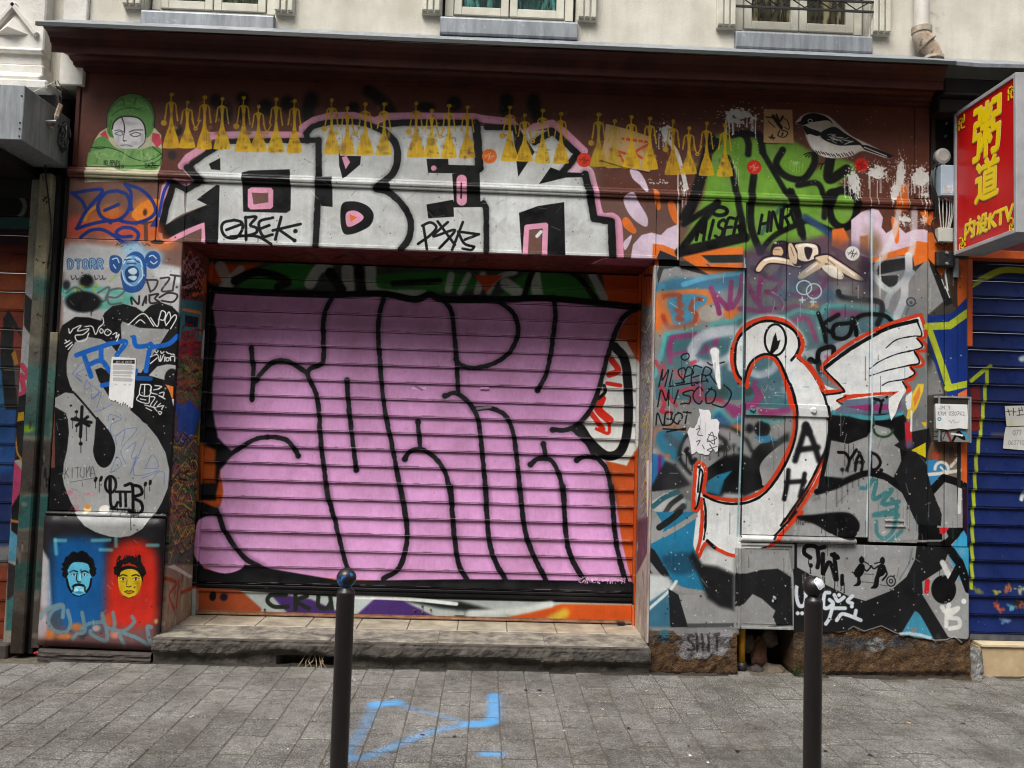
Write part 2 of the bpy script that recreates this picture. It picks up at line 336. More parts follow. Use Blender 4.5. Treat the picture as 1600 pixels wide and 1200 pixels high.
FIG = [(110,25,368),(210,75,368),(318,42,375),(428,52,375),(562,45,390),(655,100,390),(765,55,394),(880,65,396),(1112,60,405),(1210,110,408),(1322,85,410),(1440,85,412),
 (1640,80,425),(1737,125,425),(1845,95,430),(1960,105,430),(2225,105,448),(2318,155,450),(2430,125,460),(2545,145,465),(2780,150,482),(2880,190,490),(2985,165,494),(3100,175,502),(3245,190,534),(3345,235,530),(3455,205,540),(3570,220,545)]
for i, (x, a, b) in enumerate(FIG):
    figure(x, a, b, random.choice([YEL, (218,170,30), (230,188,36)]) if i not in (20, 21) else (170,150,40))
    if i % 4 == 0: c.blob(x-46, a+185, 18, 18, (206,160,40), .2, .9)
    if i % 4 == 1: c.ring(x+52, a+170, 9, 9, 8, (206,160,40)); c.st([(x+28, a+110), (x+52, a+165), (x+80, a+120)], 7, (206,160,40))
for i in range(420):      # worn and patchy stencils
    x, a, b = random.choice(FIG); c.blob(x+random.uniform(-46, 46), random.uniform(a, b), random.uniform(3, 12), random.uniform(3, 14), random.choice([(120,84,44),(104,70,52),(176,140,40),(90,62,54),(206,168,60)]), .8, random.uniform(.2, .5))
# round stickers
def sticker(x, y, r, col, ln):
    c.blob(x, y, r, r, col, .05); c.st([(x-r*.6, y+r*.2), (x-r*.1, y-r*.4), (x+r*.1, y+r*.5), (x+r*.6, y-r*.2)], 4, ln, sm=False, op=.8); c.st([(x-r*.7, y-r*.1), (x+r*.7, y+r*.1)], 4, ln, op=.8); c.st([(x-r*.2, y+r*.6), (x+r*.2, y-r*.6)], 4, ln, op=.8)
sticker(658+O2, 418, 45, (226,110,40), (240,190,160)); sticker(1250+O2, 442, 44, (214,62,34), (120,30,20)); sticker(872+O3, 487, 44, (206,40,26), (236,170,150)); sticker(1543+O3, 473, 44, (200,40,30), (130,20,16))
# bird stencil
B = lambda t: off(t, O3)
c.poly(B('1130,212 1180,160 1240,148 1330,165 1400,220 1480,290 1600,350 1720,415 1700,430 1560,385 1470,420 1340,430 1250,390 1200,310 1180,230'), (222,220,216), 12, True, .9)
c.poly(B('1165,195 1190,162 1245,150 1320,170 1362,215 1280,200 1215,212 1178,222'), (18,20,22), 3, True)
c.poly(B('1130,212 1168,196 1180,225'), (40,40,42), 2); c.ring(1222+O3, 198, 13, 11, 5, (220,220,216)); c.blob(1224+O3, 198, 5, 5, (18,20,22), .2)
c.poly(B('1185,225 1250,205 1330,195 1365,225 1350,260 1270,265 1215,240'), (196,192,186), 3, True)
c.poly(B('1182,228 1225,245 1285,268 1280,290 1205,285'), (18,20,22), 3, True)
c.poly(B('1290,270 1370,235 1440,275 1545,345 1470,362 1380,345 1300,310'), (24,26,30), 3, True)
for i in range(26):
    x = random.uniform(1330, 1480)+O3; y = 290+(x-O3-1330)*.25+random.uniform(-10, 28); c.st([(x, y), (x+random.uniform(15, 40), y+random.uniform(-14, 14))], 5, (206,208,206), op=.85)
c.poly(B('1205,285 1280,300 1380,350 1540,350 1500,390 1400,420 1330,425 1250,385'), (228,226,222), 4, True)
for i in range(16):
    x = 1240+i*16; y = 378+26*math.sin(i/15*2.6)+random.uniform(-4,4); c.st([(x+O3, y), (x+O3+14, y+16)], 5, (18,20,22))
c.poly(B('1530,345 1580,350 1745,415 1720,432 1570,385'), (22,24,28), 3); c.st(B('1560,362 1700,418'), 6, (220,220,216)); c.st(B('1560,380 1690,425'), 5, (220,220,216))
for t in ('1255,395 1215,395 1185,408','1225,396 1195,420','1235,396 1212,425','1340,430 1300,470 1288,500','1340,430 1325,480','1300,466 1275,466'): c.st(B(t), 7, (22,22,24))
# --- right end of the fascia, pink/orange clouds
c.fr(*Z8)
c.poly('200,560 300,480 400,440 480,460 525,540 510,640 560,700 620,660 700,640 760,700 850,660 960,660 1010,690 1010,850 700,870 400,960 200,900', PAL, 12)
c.blob(380, 680, 60, 60, (190,160,150), .8, .6); c.blob(440, 820, 70, 110, (120,90,50), .8, .75)
c.poly('0,660 120,640 180,760 160,900 0,830', ORG, 20); c.poly('610,560 650,540 690,640 690,780 650,790', ORG, 8, True); c.poly('910,480 1060,470 1060,620 960,590', ORG, 8)
c.poly('380,960 820,830 880,780 1000,800 1000,930 840,1050 830,930 420,1000', ORG, 8); c.poly('400,1010 700,930 840,930 820,1060 700,1090 420,1120', (34,34,36), 10); c.poly('290,730 375,720 380,940 290,900', (150,90,40), 30, False, .8)
c.poly('700,180 790,190 780,470 640,470 660,300', ORG, 20, False, .85)
for x, y, rx, ry, n, d in ((470,60,120,80,110,9),(230,190,70,120,60,5),(650,240,50,110,60,4),(920,120,110,120,130,16),(720,60,50,150,110,6),(960,300,60,40,40,6)): c.splat(x, y, rx, ry, n, WH, d, 150, 9)
c.st('700,60 690,200 640,330', 60, WH, 5, op=.95); c.st('690,470 640,700 520,950 430,1150', 62, (226,222,228), 30, op=.75); c.st('850,470 850,650 820,900 740,1180', 66, (226,222,232), 30, op=.75)
c.splat(760, 560, 90, 70, 60, WH, 6, 60, 5, .7); c.splat(960, 560, 60, 60, 30, WH, 2, 40, 4, .6)
for x in (470, 715, 790, 395): c.drip(x, 150, random.uniform(200, 320), 9, WH, .9)
c.fr(*T1); sticker(1488+O3, 1025, 44, (232,232,230), (40,40,40))
# ------------------------------------------------------------------ right panel and door leaf
c.fr(0, 0, 1); c.poly('1027,405 1062,412 1160,412 1160,440 1450,440 1512,440 1512,1000 1010,1000', (138,138,136), 2)
c.fr(*T4)
c.poly('120,60 860,80 860,1200 90,1200', (132,140,146), 4)
c.poly('170,40 210,30 560,75 700,200 640,180 420,130 300,90 190,120 150,240 140,150', (52,52,54), 8)
c.poly('560,75 690,200 720,150 860,170 860,60', ORG, 12); c.poly('480,30 700,185 680,210 560,150 400,60', ORG, 10)
c.poly('200,110 330,100 520,160 500,230 150,260', (150,148,146), 20)
for t, w_, cl, so in (('140,300 300,240 500,250 640,240 860,180', 110, (44,110,150), 60), ('360,240 560,180 760,150 860,140', 40, (96,176,214), 20), ('150,330 180,260', 60, (70,150,180), 30)): c.st(t, w_, cl, so, op=.85)
c.poly('130,330 250,290 560,280 640,350 560,420 520,500 430,600 130,640', ORG, 30, True); c.poly('230,370 380,320 550,340 540,400 470,450 400,580 290,570 250,470', (40,150,200), 20, True)
for t in ('200,340 240,330 330,330 320,390 350,410 300,450 350,470 310,520 350,530','190,500 230,590 320,590 440,560 470,490','440,380 420,440 470,490','480,360 510,365'): c.st(t, 36, (170,50,24), 8)
c.poly('120,640 200,560 560,560 600,480 860,480 860,560 600,620 300,640 120,820', (150,140,130), 40, False, .6); c.poly('490,460 560,410 700,450 640,540 520,540', (180,172,160), 16, True)
c.poly('700,430 820,400 800,520 720,520', ORG, 20, True)
# petrol letters with turquoise edge
c.poly('170,870 210,650 500,610 580,620 590,570 790,545 800,520 1000,480 1200,470 1210,440 1310,410 1500,440 1500,1200 130,1200 120,960', PET, 6)
c.st('120,1000 175,830 215,650 500,615 585,650 600,565 795,540 800,515 1000,480', 34, (84,176,176), 5, False); c.st('250,880 245,740 270,680 500,650', 44, MAG, 8, False); c.st('230,830 400,800 540,810', 26, MAG, 6); c.st('540,760 600,790 640,690', 40, MAG, 8); c.st('940,1200 960,1060 1000,1200', 50, MAG, 10, False); c.st('460,1060 500,1080 480,1200', 50, MAG, 8)
c.blob(680, 1120, 60, 60, (48,70,66), .5, .9); c.blob(560, 1010, 200, 60, (70,86,110), .8, .35)
c.st('440,780 500,690 620,640 780,620', 90, (206,214,224), 24); c.st('440,790 430,850 520,900 640,900 760,830 800,780', 60, (206,214,224), 24); c.st('900,960 1000,990 1100,950 1150,880', 60, (206,214,224), 20)
c.st('620,800 645,1000 660,1100', 60, (238,240,240), 5, taper=(1.1, .35)); c.blob(620, 800, 38, 36, (238,240,240), .1)
# door top: purple, magenta tag
c.poly('860,0 1600,0 1600,520 1300,440 1000,500 860,500', (92,84,106), 60, False, .55)
for i in range(46): c.st([(random.uniform(870,1560), random.uniform(90, 430))]+[(random.uniform(870,1560), random.uniform(90, 430))], random.uniform(14,60), random.choice([(70,56,100),(110,110,96),(60,96,140),(150,140,128),(90,70,120),(120,124,104)]), 30, op=.22)
for t in ('590,270 640,400 660,480','600,300 700,400 740,430 760,220','770,430 830,320 850,170','880,190 940,330 1010,430','1010,170 990,300 1000,430','1010,170 1100,180 1170,220 1110,300 1050,300','1070,300 1160,350 1180,430 1030,440','830,440 1000,460 1090,470','1220,320 1400,330 1500,280 1540,200 1510,160','1200,450 1290,420 1340,435'): c.st(t, 42, (136,46,100), 8)
c.ring(1365, 265, 62, 58, 9, (190,220,232)); c.ring(1447, 295, 62, 62, 9, (190,220,232))
for t in ('1350,345 1350,390','1325,368 1375,368','1440,360 1440,415','1415,385 1465,385','1170,340 1200,400 1180,470','1100,300 1150,330'): c.st(t, 9, (190,220,232), 3)
c.st('1400,440 1440,405 1490,440', 18, (220,170,60), 4); c.blob(1440, 425, 40, 22, (200,110,50), .6, .8)
# reclining figure
c.fr(*T1)
B = lambda t: off(t, O3)
sk = (226,200,168)
c.poly(B('830,1000 980,960 1300,930 1600,1000 1600,1200 880,1180'), (78,62,90), 70, True, .6)
for i in range(40): x = random.uniform(880, 1560); c.st([(x+O3, random.uniform(960, 1180)), (x+O3+random.uniform(-80, 80), random.uniform(960, 1180))], random.uniform(10, 40), random.choice([(58,40,72),(96,86,110),(120,116,104),(40,34,50),(88,92,76)]), 16, op=.35)
DKP = (44,30,44)
for t, cl in (('975,1045 985,975 1030,945 1085,955 1095,1005 1060,1050 1010,1060',DKP),('990,1030 1000,990 1040,985 1055,1020 1030,1050',(214,180,146)),('870,1130 925,1052 1000,1036 1085,1050 1170,1090 1160,1122 1060,1100 960,1096 905,1150',DKP),('884,1122 932,1062 1000,1046 1080,1060 1160,1096 1148,1112 1060,1090 962,1086 908,1138',sk),('1078,975 1112,958 1270,968 1280,1050 1200,1090 1120,1100',DKP),('1085,975 1108,966 1140,1036 1132,1092 1094,1062',sk),('1130,972 1200,962 1262,977 1268,1040 1206,1074 1150,1062 1142,1010',(232,214,190)),('1186,990 1226,990 1236,1010 1216,1062 1196,1050',DKP),('1245,1045 1330,1025 1390,1055 1480,1115 1570,1182 1555,1205 1490,1190 1300,1100',DKP),('1255,1052 1330,1036 1382,1062 1470,1120 1556,1181 1546,1194 1498,1184 1418,1140 1340,1092 1288,1086',sk),('1300,1078 1252,1080 1150,1160 1166,1188 1232,1150 1312,1102',(220,190,156)),('1308,1100 1360,1098 1428,1150 1420,1186 1358,1170 1300,1122',(240,230,214))):
    c.poly(B(t), cl, 5, True)
for t in ('940,1068 1000,1056 1070,1070','1150,980 1200,972 1250,985','1340,1050 1420,1100 1500,1160','1330,1112 1370,1116 1404,1150','1262,1092 1200,1140'): c.st(B(t), 11, (250,244,234), 5)
for t in ('1100,985 1120,1040','1285,1086 1255,1060','1330,1060 1380,1100','1000,1000 1030,1002'): c.st(B(t), 6, (150,110,90), 4)
c.splat(1000+O3, 960, 30, 16, 12, (214,206,200), 0, 10, 3, .7); sticker(1488+O3, 1025, 44, (226,226,224), (40,40,40))
c.fr(*T5)
c.poly('0,460 330,430 360,400 560,410 740,430 860,440 960,530 700,720 300,760 0,760', (70,110,120), 14)
c.st('0,520 140,450 310,480 320,620 340,700', 34, (84,176,172), 6, False); c.st('330,480 365,415 560,415 750,445 880,490 960,540', 34, (84,176,172), 6, False)
c.poly('390,540 420,450 600,460 740,480 700,520 560,500', MAG, 8); c.st('100,540 220,530 290,700', 40, MAG, 10)
c.poly('180,800 420,740 700,640 740,700 360,880 300,980', (206,212,218), 14, False, .9)
c.poly('740,0 1240,0 1240,480 1150,480 960,530 860,440 740,420', (148,146,144), 6)
c.poly('740,60 1080,10 1220,20 1100,150 1060,110 760,170', (36,36,38), 14); c.poly('1090,0 1225,0 1225,40 1110,90', ORG, 6); c.poly('740,20 860,0 1000,0 760,60', ORG, 6); c.poly('830,170 980,160 960,250 850,270', (42,42,44), 8)
c.st('1060,0 1060,130 1030,230 1020,360 960,510', 62, (226,228,232), 12, op=.9); c.st('1090,140 1000,230 900,330 870,420', 46, (206,212,216), 14, op=.85); c.st('750,150 830,240 910,300', 46, (210,222,220), 14, op=.85); c.st('822,0 822,360', 9, WH, op=.9); c.st('860,10 790,80 780,180', 40, (206,214,216), 20, op=.7)
c.blob(720, 200, 60, 170, (34,26,44), .7, .8); c.st('480,300 500,340 640,365 800,380 840,420 830,500 800,570', 46, K, 12)
c.ring(1080, 385, 36, 34, 12, (60,60,60), 6); c.blob(1080, 390, 12, 12, (60,60,60)); c.st('1060,430 1040,490', 20, (110,110,110), 12)
c.blob(640, 300, 60, 60, (96,70,70), .9, .5); c.blob(40, 330, 60, 50, (40,110,150), .9, .5); c.blob(400, 330, 60, 60, (40,96,140), .9, .6)
for t in ('310,480 350,600 375,715','480,490 350,580 440,650','570,560 450,580 440,670 520,690 580,640 600,520 630,660','630,640 620,540 700,490 860,500 930,560'): c.st(t, 34, K, 6)
c.st('250,870 300,880 320,790 430,760 440,830', 40, K, 6); c.blob(248, 872, 28, 28, K, .2); c.st('310,880 330,960 420,940', 50, K, 8)
c.st('370,840 420,850', 30, (190,120,170), 6)
# --- below: arches in grey and black
c.fr(*T6)
c.poly('90,360 160,330 340,330 420,360 440,1200 80,1200', (120,118,116), 8)
c.poly('100,380 300,320 420,400 380,480 120,470', (176,120,90), 20, False, .7); c.poly('130,430 240,380 400,430 390,620 300,640 180,560', (36,116,150), 16, True)
c.st('230,430 320,520 330,620', 60, (40,60,70), 30, op=.7); c.st('120,560 200,620 330,720 420,780', 44, (150,150,150), 10); c.st('110,600 240,600', 30, (176,110,70), 20)
c.poly('92,580 200,600 210,780 110,850 92,850', (40,110,170), 10); c.st('165,600 155,830', 24, (120,30,110), 4); c.poly('210,640 300,680 420,840 300,880 100,900 92,860', (30,32,36), 24)
c.poly('90,900 260,880 420,980 420,1200 80,1200', GR, 10); c.poly('100,980 200,910 340,930 380,980 320,1080 120,1080', (200,202,200), 14)
c.st('110,1020 200,950 310,900', 40, (40,96,110), 6); c.st('210,1070 260,1000 340,940', 40, (30,32,34), 5); c.st('170,1200 260,1110 360,1020', 50, (30,32,34), 5); c.st('150,1110 60,1200', 20, GR)
for t in ('600,190 640,160 770,290 850,230',): c.st(off('-20,80 20,50 160,0', 600, 200), 24, TUR, 4, False)
c.poly('590,270 650,210 780,330 860,260 860,380 700,360', (40,96,150), 6); c.st('560,310 650,205 775,320 860,230', 26, (84,176,176), 4, False); c.poly('700,150 860,200 860,250 780,290 690,190', MAG, 8)
c.poly('700,350 850,330 850,420 780,400', (200,110,50), 16)
c.poly('330,560 360,450 480,380 640,350 760,370 860,450 920,560 930,700 850,640 700,620 560,700 440,760 360,680', GR, 5, True)
c.st('420,750 340,640 335,540 390,430 500,370 660,350 780,380 880,460 930,560', 26, K, 5)
c.poly('560,700 700,600 840,580 920,620 940,560 1000,500 1150,460 1240,400 1240,520 1040,640 1010,760 1040,860 860,940 560,940 550,860', K, 8)
c.poly('860,290 1240,290 1240,400 1150,450 1030,490 940,470 860,440', (146,144,142), 6); c.blob(912, 372, 32, 38, K, .15); c.blob(1018, 376, 66, 66, K, .08); c.poly('940,440 1080,430 1150,470 1030,495', (44,130,176), 8)
c.poly('1010,780 1000,680 1080,580 1230,480 1240,600 1160,740 1040,850', GR, 5, True); c.poly('550,900 560,810 640,760 770,720 700,800 660,930', (36,128,170), 10); c.poly('680,940 700,910 850,920 840,950', (206,210,214), 16)
for t in ('395,540 380,560 400,590','410,590 430,660 460,630','640,430 720,490 650,545 740,540 700,500'): c.st(t, 32, K, 5)
for x, y, L in ((385,590,90),(432,660,60),(655,540,60),(700,560,50),(720,560,60),(780,520,70),(500,600,40),(580,600,30)): c.drip(x, y, L, 7, K)
c.blob(780, 515, 16, 16, K, .2); c.blob(828, 545, 16, 20, K, .2)
# marker tags over red scribble
for t in ('140,880 200,1000 190,1200','210,880 260,1000','150,900 240,930'): pass
c.fr(*T4)
for t in ('130,880 170,960 220,1030','190,900 210,1040','460,880 420,900','280,960 360,1000 300,1010'): c.st(t, 30, (196,50,70), 6)
c.fr(*T6)
for t in ('180,20 200,180','170,30 300,180','330,60 450,40 420,140','520,40 500,120 590,130','200,180 180,230 260,240','620,130 680,140'): c.st(t, 34, (196,40,60), 6)
# petrol field around the crossing of the door
c.poly('860,0 1240,0 1250,210 860,190', PET, 3); c.st('860,190 950,170 1000,100 950,30', 60, MAG, 8, False); c.st('1000,230 1100,240 1230,220', 50, MAG, 8); c.st('1000,290 1090,320 1200,290', 26, (84,176,176), 5); c.poly('880,250 920,200 960,230 950,260', TUR, 4)
c.blob(900, 60, 40, 40, (48,70,66), .3)
for t in ('1010,20 1040,60 1060,10 1050,50','1080,20 1090,50 1120,40','1130,70 1220,70','1120,95 1200,100'): c.st(t, 5, (180,196,190), op=.8)
# overspray haze and old layers showing through
c.fr(0, 0, 1)
for i in range(220):
    x, y = random.uniform(1035, 1450), random.uniform(425, 700); c.blob(x, y, random.uniform(8, 34), random.uniform(6, 24), random.choice([(96,104,110),(70,84,96),(120,116,112),(60,96,110),(110,84,100),(150,148,146),(50,54,60)]), 1.0, .16)
for i in range(120):
    x, y = random.uniform(1030, 1510), random.uniform(690, 985); c.blob(x, y, random.uniform(6, 26), random.uniform(5, 20), random.choice([(110,110,110),(60,60,62),(150,150,150),(36,36,38)]), 1.0, .15)
c.soften(1.22, 3.24, 1.0, 2.78, 3)
c.fr(*T4); c.text('MISPER', 155, 1078, 130, 62, 10, K, slope=-.04, slant=.18, jit=13, soft=2, gap=.12)
for t in ('240,1090 560,1040','360,820 340,845 370,870 405,850 400,815 360,820','560,890 600,910 700,885','580,990 630,1060 660,1080'): c.st(t, 10, K, 2)
c.ring(1365, 265, 62, 58, 9, (176,206,218)); c.ring(1447, 295, 62, 62, 9, (176,206,218)); c.st('620,800 645,1000 660,1100', 56, (232,234,234), 5, taper=(1.1, .35)); c.blob(620, 800, 36, 34, (232,234,234), .1)
for t in ('1350,345 1350,390','1325,368 1375,368','1440,360 1440,415','1415,385 1465,385'): c.st(t, 9, (176,206,218), 3)
c.fr(*T6); c.text('MISCO', 155, 178, 130, 82, 11, K, slope=-.02, slant=.16, jit=15, soft=2, gap=.12); c.text('NBOT', 140, 345, 96, 56, 11, K, slope=-.05, slant=.1, jit=9, soft=2, gap=.25)
for t in ('700,10 760,80 700,190 600,170','220,400 380,370','190,375 380,385'): c.st(t, 11, K, 2)
for x, y, L in ((385,590,90),(432,660,60),(655,540,60),(700,560,50),(720,560,60),(780,520,70)): c.drip(x, y, L, 7, K)
c.fr(*T5)
for t in ('310,480 350,600 375,715','480,490 350,580 440,650','570,560 450,580 440,670 520,690 580,640 600,520 630,660','630,640 620,540 700,490 860,500 930,560'): c.st(t, 32, K, 6)
c.st('250,870 300,880 320,790 430,760 440,830', 36, K, 6); c.blob(248, 872, 28, 28, K, .2)
# big white goose with red outline
c.fr(*T4)
G1 = [(x, y) for x, y in zip([760,770,820,900,1000,1090,1200,1290,1350,1350,1320,1420,1500,1560,1620], [930,790,660,560,525,515,540,620,700,760,850,950,1080,1200,1300])]
c.st(G1[:11], 60, (232,230,228), 40, op=.6)
neck = c.P(G1)
inner = c.P('1270,1300 1230,1080 1150,880 1050,835 960,880 900,1000 880,1100 800,1010')
lower = None
c.poly(None, (222,224,224), 3, False, raw=np.vstack([neck, inner]))
c.fr(*T6)
c.poly('1480,-20 1560,180 1590,300 1590,430 1550,620 1450,830 1300,1040 1150,1250 1000,1290 700,1290 560,1240 500,1310 470,1240 440,1050 440,760 480,650 540,690 550,760 520,900 620,960 800,970 1000,930 1150,800 1250,600 1280,430 1290,250 1240,0', (222,224,224), 4)
c.fr(*T8)
c.poly('470,0 1350,0 1170,190 1060,280 900,350 780,370 640,310 550,250 480,380 450,350 440,250', (222,224,224), 4); c.poly('450,380 560,300 780,380 780,520 640,450 500,440', (214,216,216), 50, False, .9)
c.fr(*T5)
c.poly('380,970 360,900 560,770 800,620 1000,550 1150,510 1170,560 1190,680 1130,690 1190,760 1130,800 1170,900 1060,930 1110,980 1070,1020 1020,1040 1040,1100 1000,1140 520,1170 350,1160 300,1050 500,1130 520,1100 420,1040', (226,228,228), 3)
c.fr(*T7); c.poly('360,90 530,90 1000,70 760,110 540,140 470,160 530,200 410,240', (222,224,224), 3); c.poly('120,200 400,230 400,290 120,280', (206,208,208), 3)
for i in range(46):
    c.fr(*T6); x = random.uniform(500, 1500); y = random.uniform(980, 1200); c.st([(x, y), (x+random.uniform(-20, 20), y+random.uniform(60, 140))], random.uniform(10, 30), random.choice([(200,206,210),(234,236,236),(176,190,200)]), 14, op=.25)
c.fr(*T4)
for i in range(26): c.blob(random.uniform(1200, 1430), random.uniform(880, 1180), random.uniform(20, 40), random.uniform(10, 24), (190,208,216), .9, .35)
c.fr(*T5)
for i in range(36): c.blob(random.uniform(520, 1000), random.uniform(700, 1100), random.uniform(20, 60), random.uniform(12, 40), random.choice([(196,206,216),(238,238,238)]), .9, .35)
# outlines
c.fr(*T4)
def rst(t, w=34): c.st(t, w, RED, 4, wob=.8)
def bst(t, w=20, **k): c.st(t, w, K, 4, wob=.8, **k)
rst('890,1090 820,1040 780,950 765,820 800,690 870,590 980,535 1090,520 1200,545 1290,620 1345,690 1350,770 1325,840 1420,930 1500,1050 1545,1130 1620,1130')
rst('890,1090 900,1000 940,900 1000,845 1060,835 1130,870 1190,980 1230,1120 1260,1260')
bst('870,1050 810,980 790,850 810,710 880,620 990,555 1100,545 1220,580 1300,650 1325,740 1300,820 1260,870'); bst('870,1050 890,960 930,880 1000,830 1070,820 1140,850 1200,960 1260,1120 1290,1260'); bst('1310,850 1400,930 1480,1050 1530,1160')
c.ring(1127, 700, 88, 130, 18, K, 4); c.poly('1080,810 1110,680 1130,640 1145,710 1170,700 1150,770 1100,820', K, 8)
c.fr(*T6)
rst('1220,0 1260,130 1285,300 1275,430 1230,560 1150,720 1030,880 900,950 760,970 600,940 525,900 545,780 540,700 500,655 465,680 455,800 445,960 455,1070 495,1020 510,960', 30)
bst('1250,0 1290,130 1305,300 1295,430 1250,580 1170,740 1050,900 920,980 780,1000 640,980 530,930'); bst('485,690 520,740 505,860 480,1000 460,1040', 16); bst('500,680 490,780 480,900', 12)
c.fr(*T6); rst('1600,420 1560,620 1480,800 1360,1000 1220,1200', 28); bst('1490,0 1560,180 1575,320 1560,480 1500,680 1400,880 1240,1130', 18)
bst('530,960 545,1060 540,1200', 18); rst('510,990 515,1100 505,1230', 24)
c.fr(*T8); rst('1350,0 1180,180 1060,290 920,350 780,365 660,320 550,260 490,370 465,370 500,230 515,100 520,0', 28); bst('1300,0 1170,150 1100,220', 18); bst('1040,290 940,330 860,345', 14); bst('560,240 620,300', 24); bst('545,0 545,120 530,230', 14)
c.fr(*T5)
rst('360,960 340,930 400,860 560,740 740,640 900,570 1060,520 1160,490', 28); rst('1160,490 1200,610 1195,680 1140,690 1205,740 1205,790 1130,800 1180,880 1160,920 1080,930 1120,980 1080,1030 1030,1040 1070,1110 1040,1130', 26); rst('360,960 400,1010 510,1100 490,1125 350,1125 300,1030 200,900 130,830', 22); rst('520,1190 740,1155 1010,1140', 22)
bst('370,930 560,790 740,680 900,600 1130,540', 30); bst('1130,540 1170,660 1100,670 960,700 870,770', 12, taper=(1.2, .5)); bst('1130,690 1175,750 1130,780 960,820 820,880 740,940', 13, taper=(1.2, .5)); bst('1110,800 1150,890 1060,915 900,950 740,1000', 13, taper=(1.2, .5)); bst('1080,930 1110,980 1040,1025 900,1050 840,1080', 12, taper=(1.2, .5)); bst('1010,1050 1050,1110', 14); bst('365,950 520,1110 500,1140 360,1160', 16)
c.fr(*T7); rst('530,100 720,90 1000,70 1060,30 1040,0', 18); rst('470,140 545,140 540,180 440,240 425,300 410,420 380,560 290,760 130,1000 30,1150', 22); bst('360,95 390,220 405,330 390,480 330,640 230,840 70,1080 0,1180', 18); bst('540,105 470,140 520,170', 12)
# black letters on the body
for t in ('380,340 340,480 290,640','380,340 440,480 490,640','320,550 480,530'): c.fr(*T6); c.st(off(t, 1000), 46, (24,24,26), 24)
for t in ('1235,720 1225,830 1200,960','1370,750 1350,860 1330,940','1220,820 1370,810'): c.st(t, 36, (24,24,26), 18)
c.st('1380,360 1400,400', 70, (24,24,26), 24)
# --- lower right: grey discs on black
c.fr(*T7)
c.poly('430,240 1000,230 1040,290 1060,560 1250,840 1350,1020 1350,1300 140,1300 300,900', K, 5); c.st('430,240 560,250 700,280 860,280 1000,240', 40, (70,150,160), 5); c.poly('540,130 900,120 1000,110 1000,240 720,260 450,250', (92,110,134), 16, False, .9); c.poly('540,190 740,170 1000,170 980,210 720,230', MAG, 8)
c.poly('420,470 560,500 720,440 780,340 900,370 980,480 1000,640 940,780 840,760 720,740 560,790 360,770 400,600', GR, 5)
c.ring(850, 380, 80, 62, 20, (34,66,40), 5, 0, 180); c.st('770,330 750,200 790,140', 26, (44,74,70), 6); c.st('820,240 830,150 760,120', 22, K, 5); c.st('830,150 880,110', 20, K, 5)
c.poly('140,1300 260,930 420,890 560,830 720,760 860,800 1000,900 1100,1000 1140,1100 1140,1300', GR, 6)
c.st('300,900 460,850 560,800 720,745 860,770 990,860 1080,940', 50, K, 6); c.poly('300,910 360,770 460,790 420,880', K, 6)
c.poly('140,1100 260,1090 460,1070 580,1080 650,1150 650,1220 600,1290 520,1290 400,1240 280,1170 150,1130', K, 10, True)
for x in (130,145,160,178,190,205,225): c.drip(x, 1130, random.uniform(20, 50), 6, K)
for x, y, L in ((535,500,180),(565,500,230),(605,500,140),(465,860,160),(510,850,140),(555,820,100),(600,800,60),(650,790,60),(1050,900,140),(380,880,40),(730,770,40),(760,770,50),(800,780,40)): c.drip(x, y, L, 6, K, .85)
for t in ('480,570 540,580 570,640 550,720','630,550 570,640','620,720 630,640 660,580','650,570 680,640 670,740','620,660 690,650','745,570 745,710','745,570 800,600 825,660 790,710 740,715'): c.st(t, 24, K, 4)
for x, y in ((512,715),(832,718)): c.blob(x, y, 16, 16, K, .2)
for x in (515, 560, 625, 760, 830): c.drip(x, 710, random.uniform(20, 60), 6, K)
for t in ('670,870 720,860 760,800 790,830 770,960 920,880 840,1000 980,980','770,1090 960,1040 920,960'): c.st(t, 34, (64,120,124), 5)
c.text('SA.', 260, 970, 40, 28, 4, (60,60,60), jit=3); c.specks(420, 480, 1100, 1290, 120, (220,220,220), (1.5, 4), .7)
c.fr(*T9)
for t in ('770,30 960,20 950,60','790,80 800,180 860,220 930,150 960,0','1000,160 840,300 720,370','720,365 860,355 1030,365'): c.st(t, 32, (64,120,124), 8, op=.9)
c.blob(880, 440, 16, 18, (64,120,124), .4); c.blob(945, 450, 18, 20, (64,120,124), .4)
c.soften(2.2, 3.24, 1.0, 1.9, 2, .7)
# lower panel disc, TW tag, pair of seated stencil figures
c.poly('100,250 1560,250 1560,1100 100,1100', (26,26,28), 4)
c.poly('130,250 1130,250 1110,400 1040,540 900,660 700,740 560,700 360,600 240,520 130,460', GR, 5); c.st('1090,300 1060,430 980,560', 12, (120,120,120), 6)
for t in ('240,380 190,340 200,290 260,280 310,300 360,290','300,300 310,400 300,460','345,350 345,510','345,510 400,420 450,560','440,350 460,560','420,355 470,380'): c.st(t, 34, K, 5)
c.blob(245, 445, 16, 18, K, .2); c.blob(460, 370, 18, 20, K, .2); c.st('505,530 505,600', 30, K, 5)
for x, y, L in ((228,380,50),(243,450,60),(345,510,80),(360,510,80),(445,560,100),(495,590,60),(522,590,80)): c.drip(x, y, L, 8, K)
for x, y in ((668, 400), (840, 406)): c.blob(x, y, 21, 27, K, .15)
for t in ('650,430 688,438 692,480 676,520 656,545 662,590 642,614 598,614 626,590 630,552 614,520 630,470','822,432 862,445 868,490 850,526 816,546 810,602 790,634 742,634 766,605 776,552 788,520 800,470','655,385 668,366 682,388','826,388 842,372 858,390'): c.poly(t, K, 4, True)
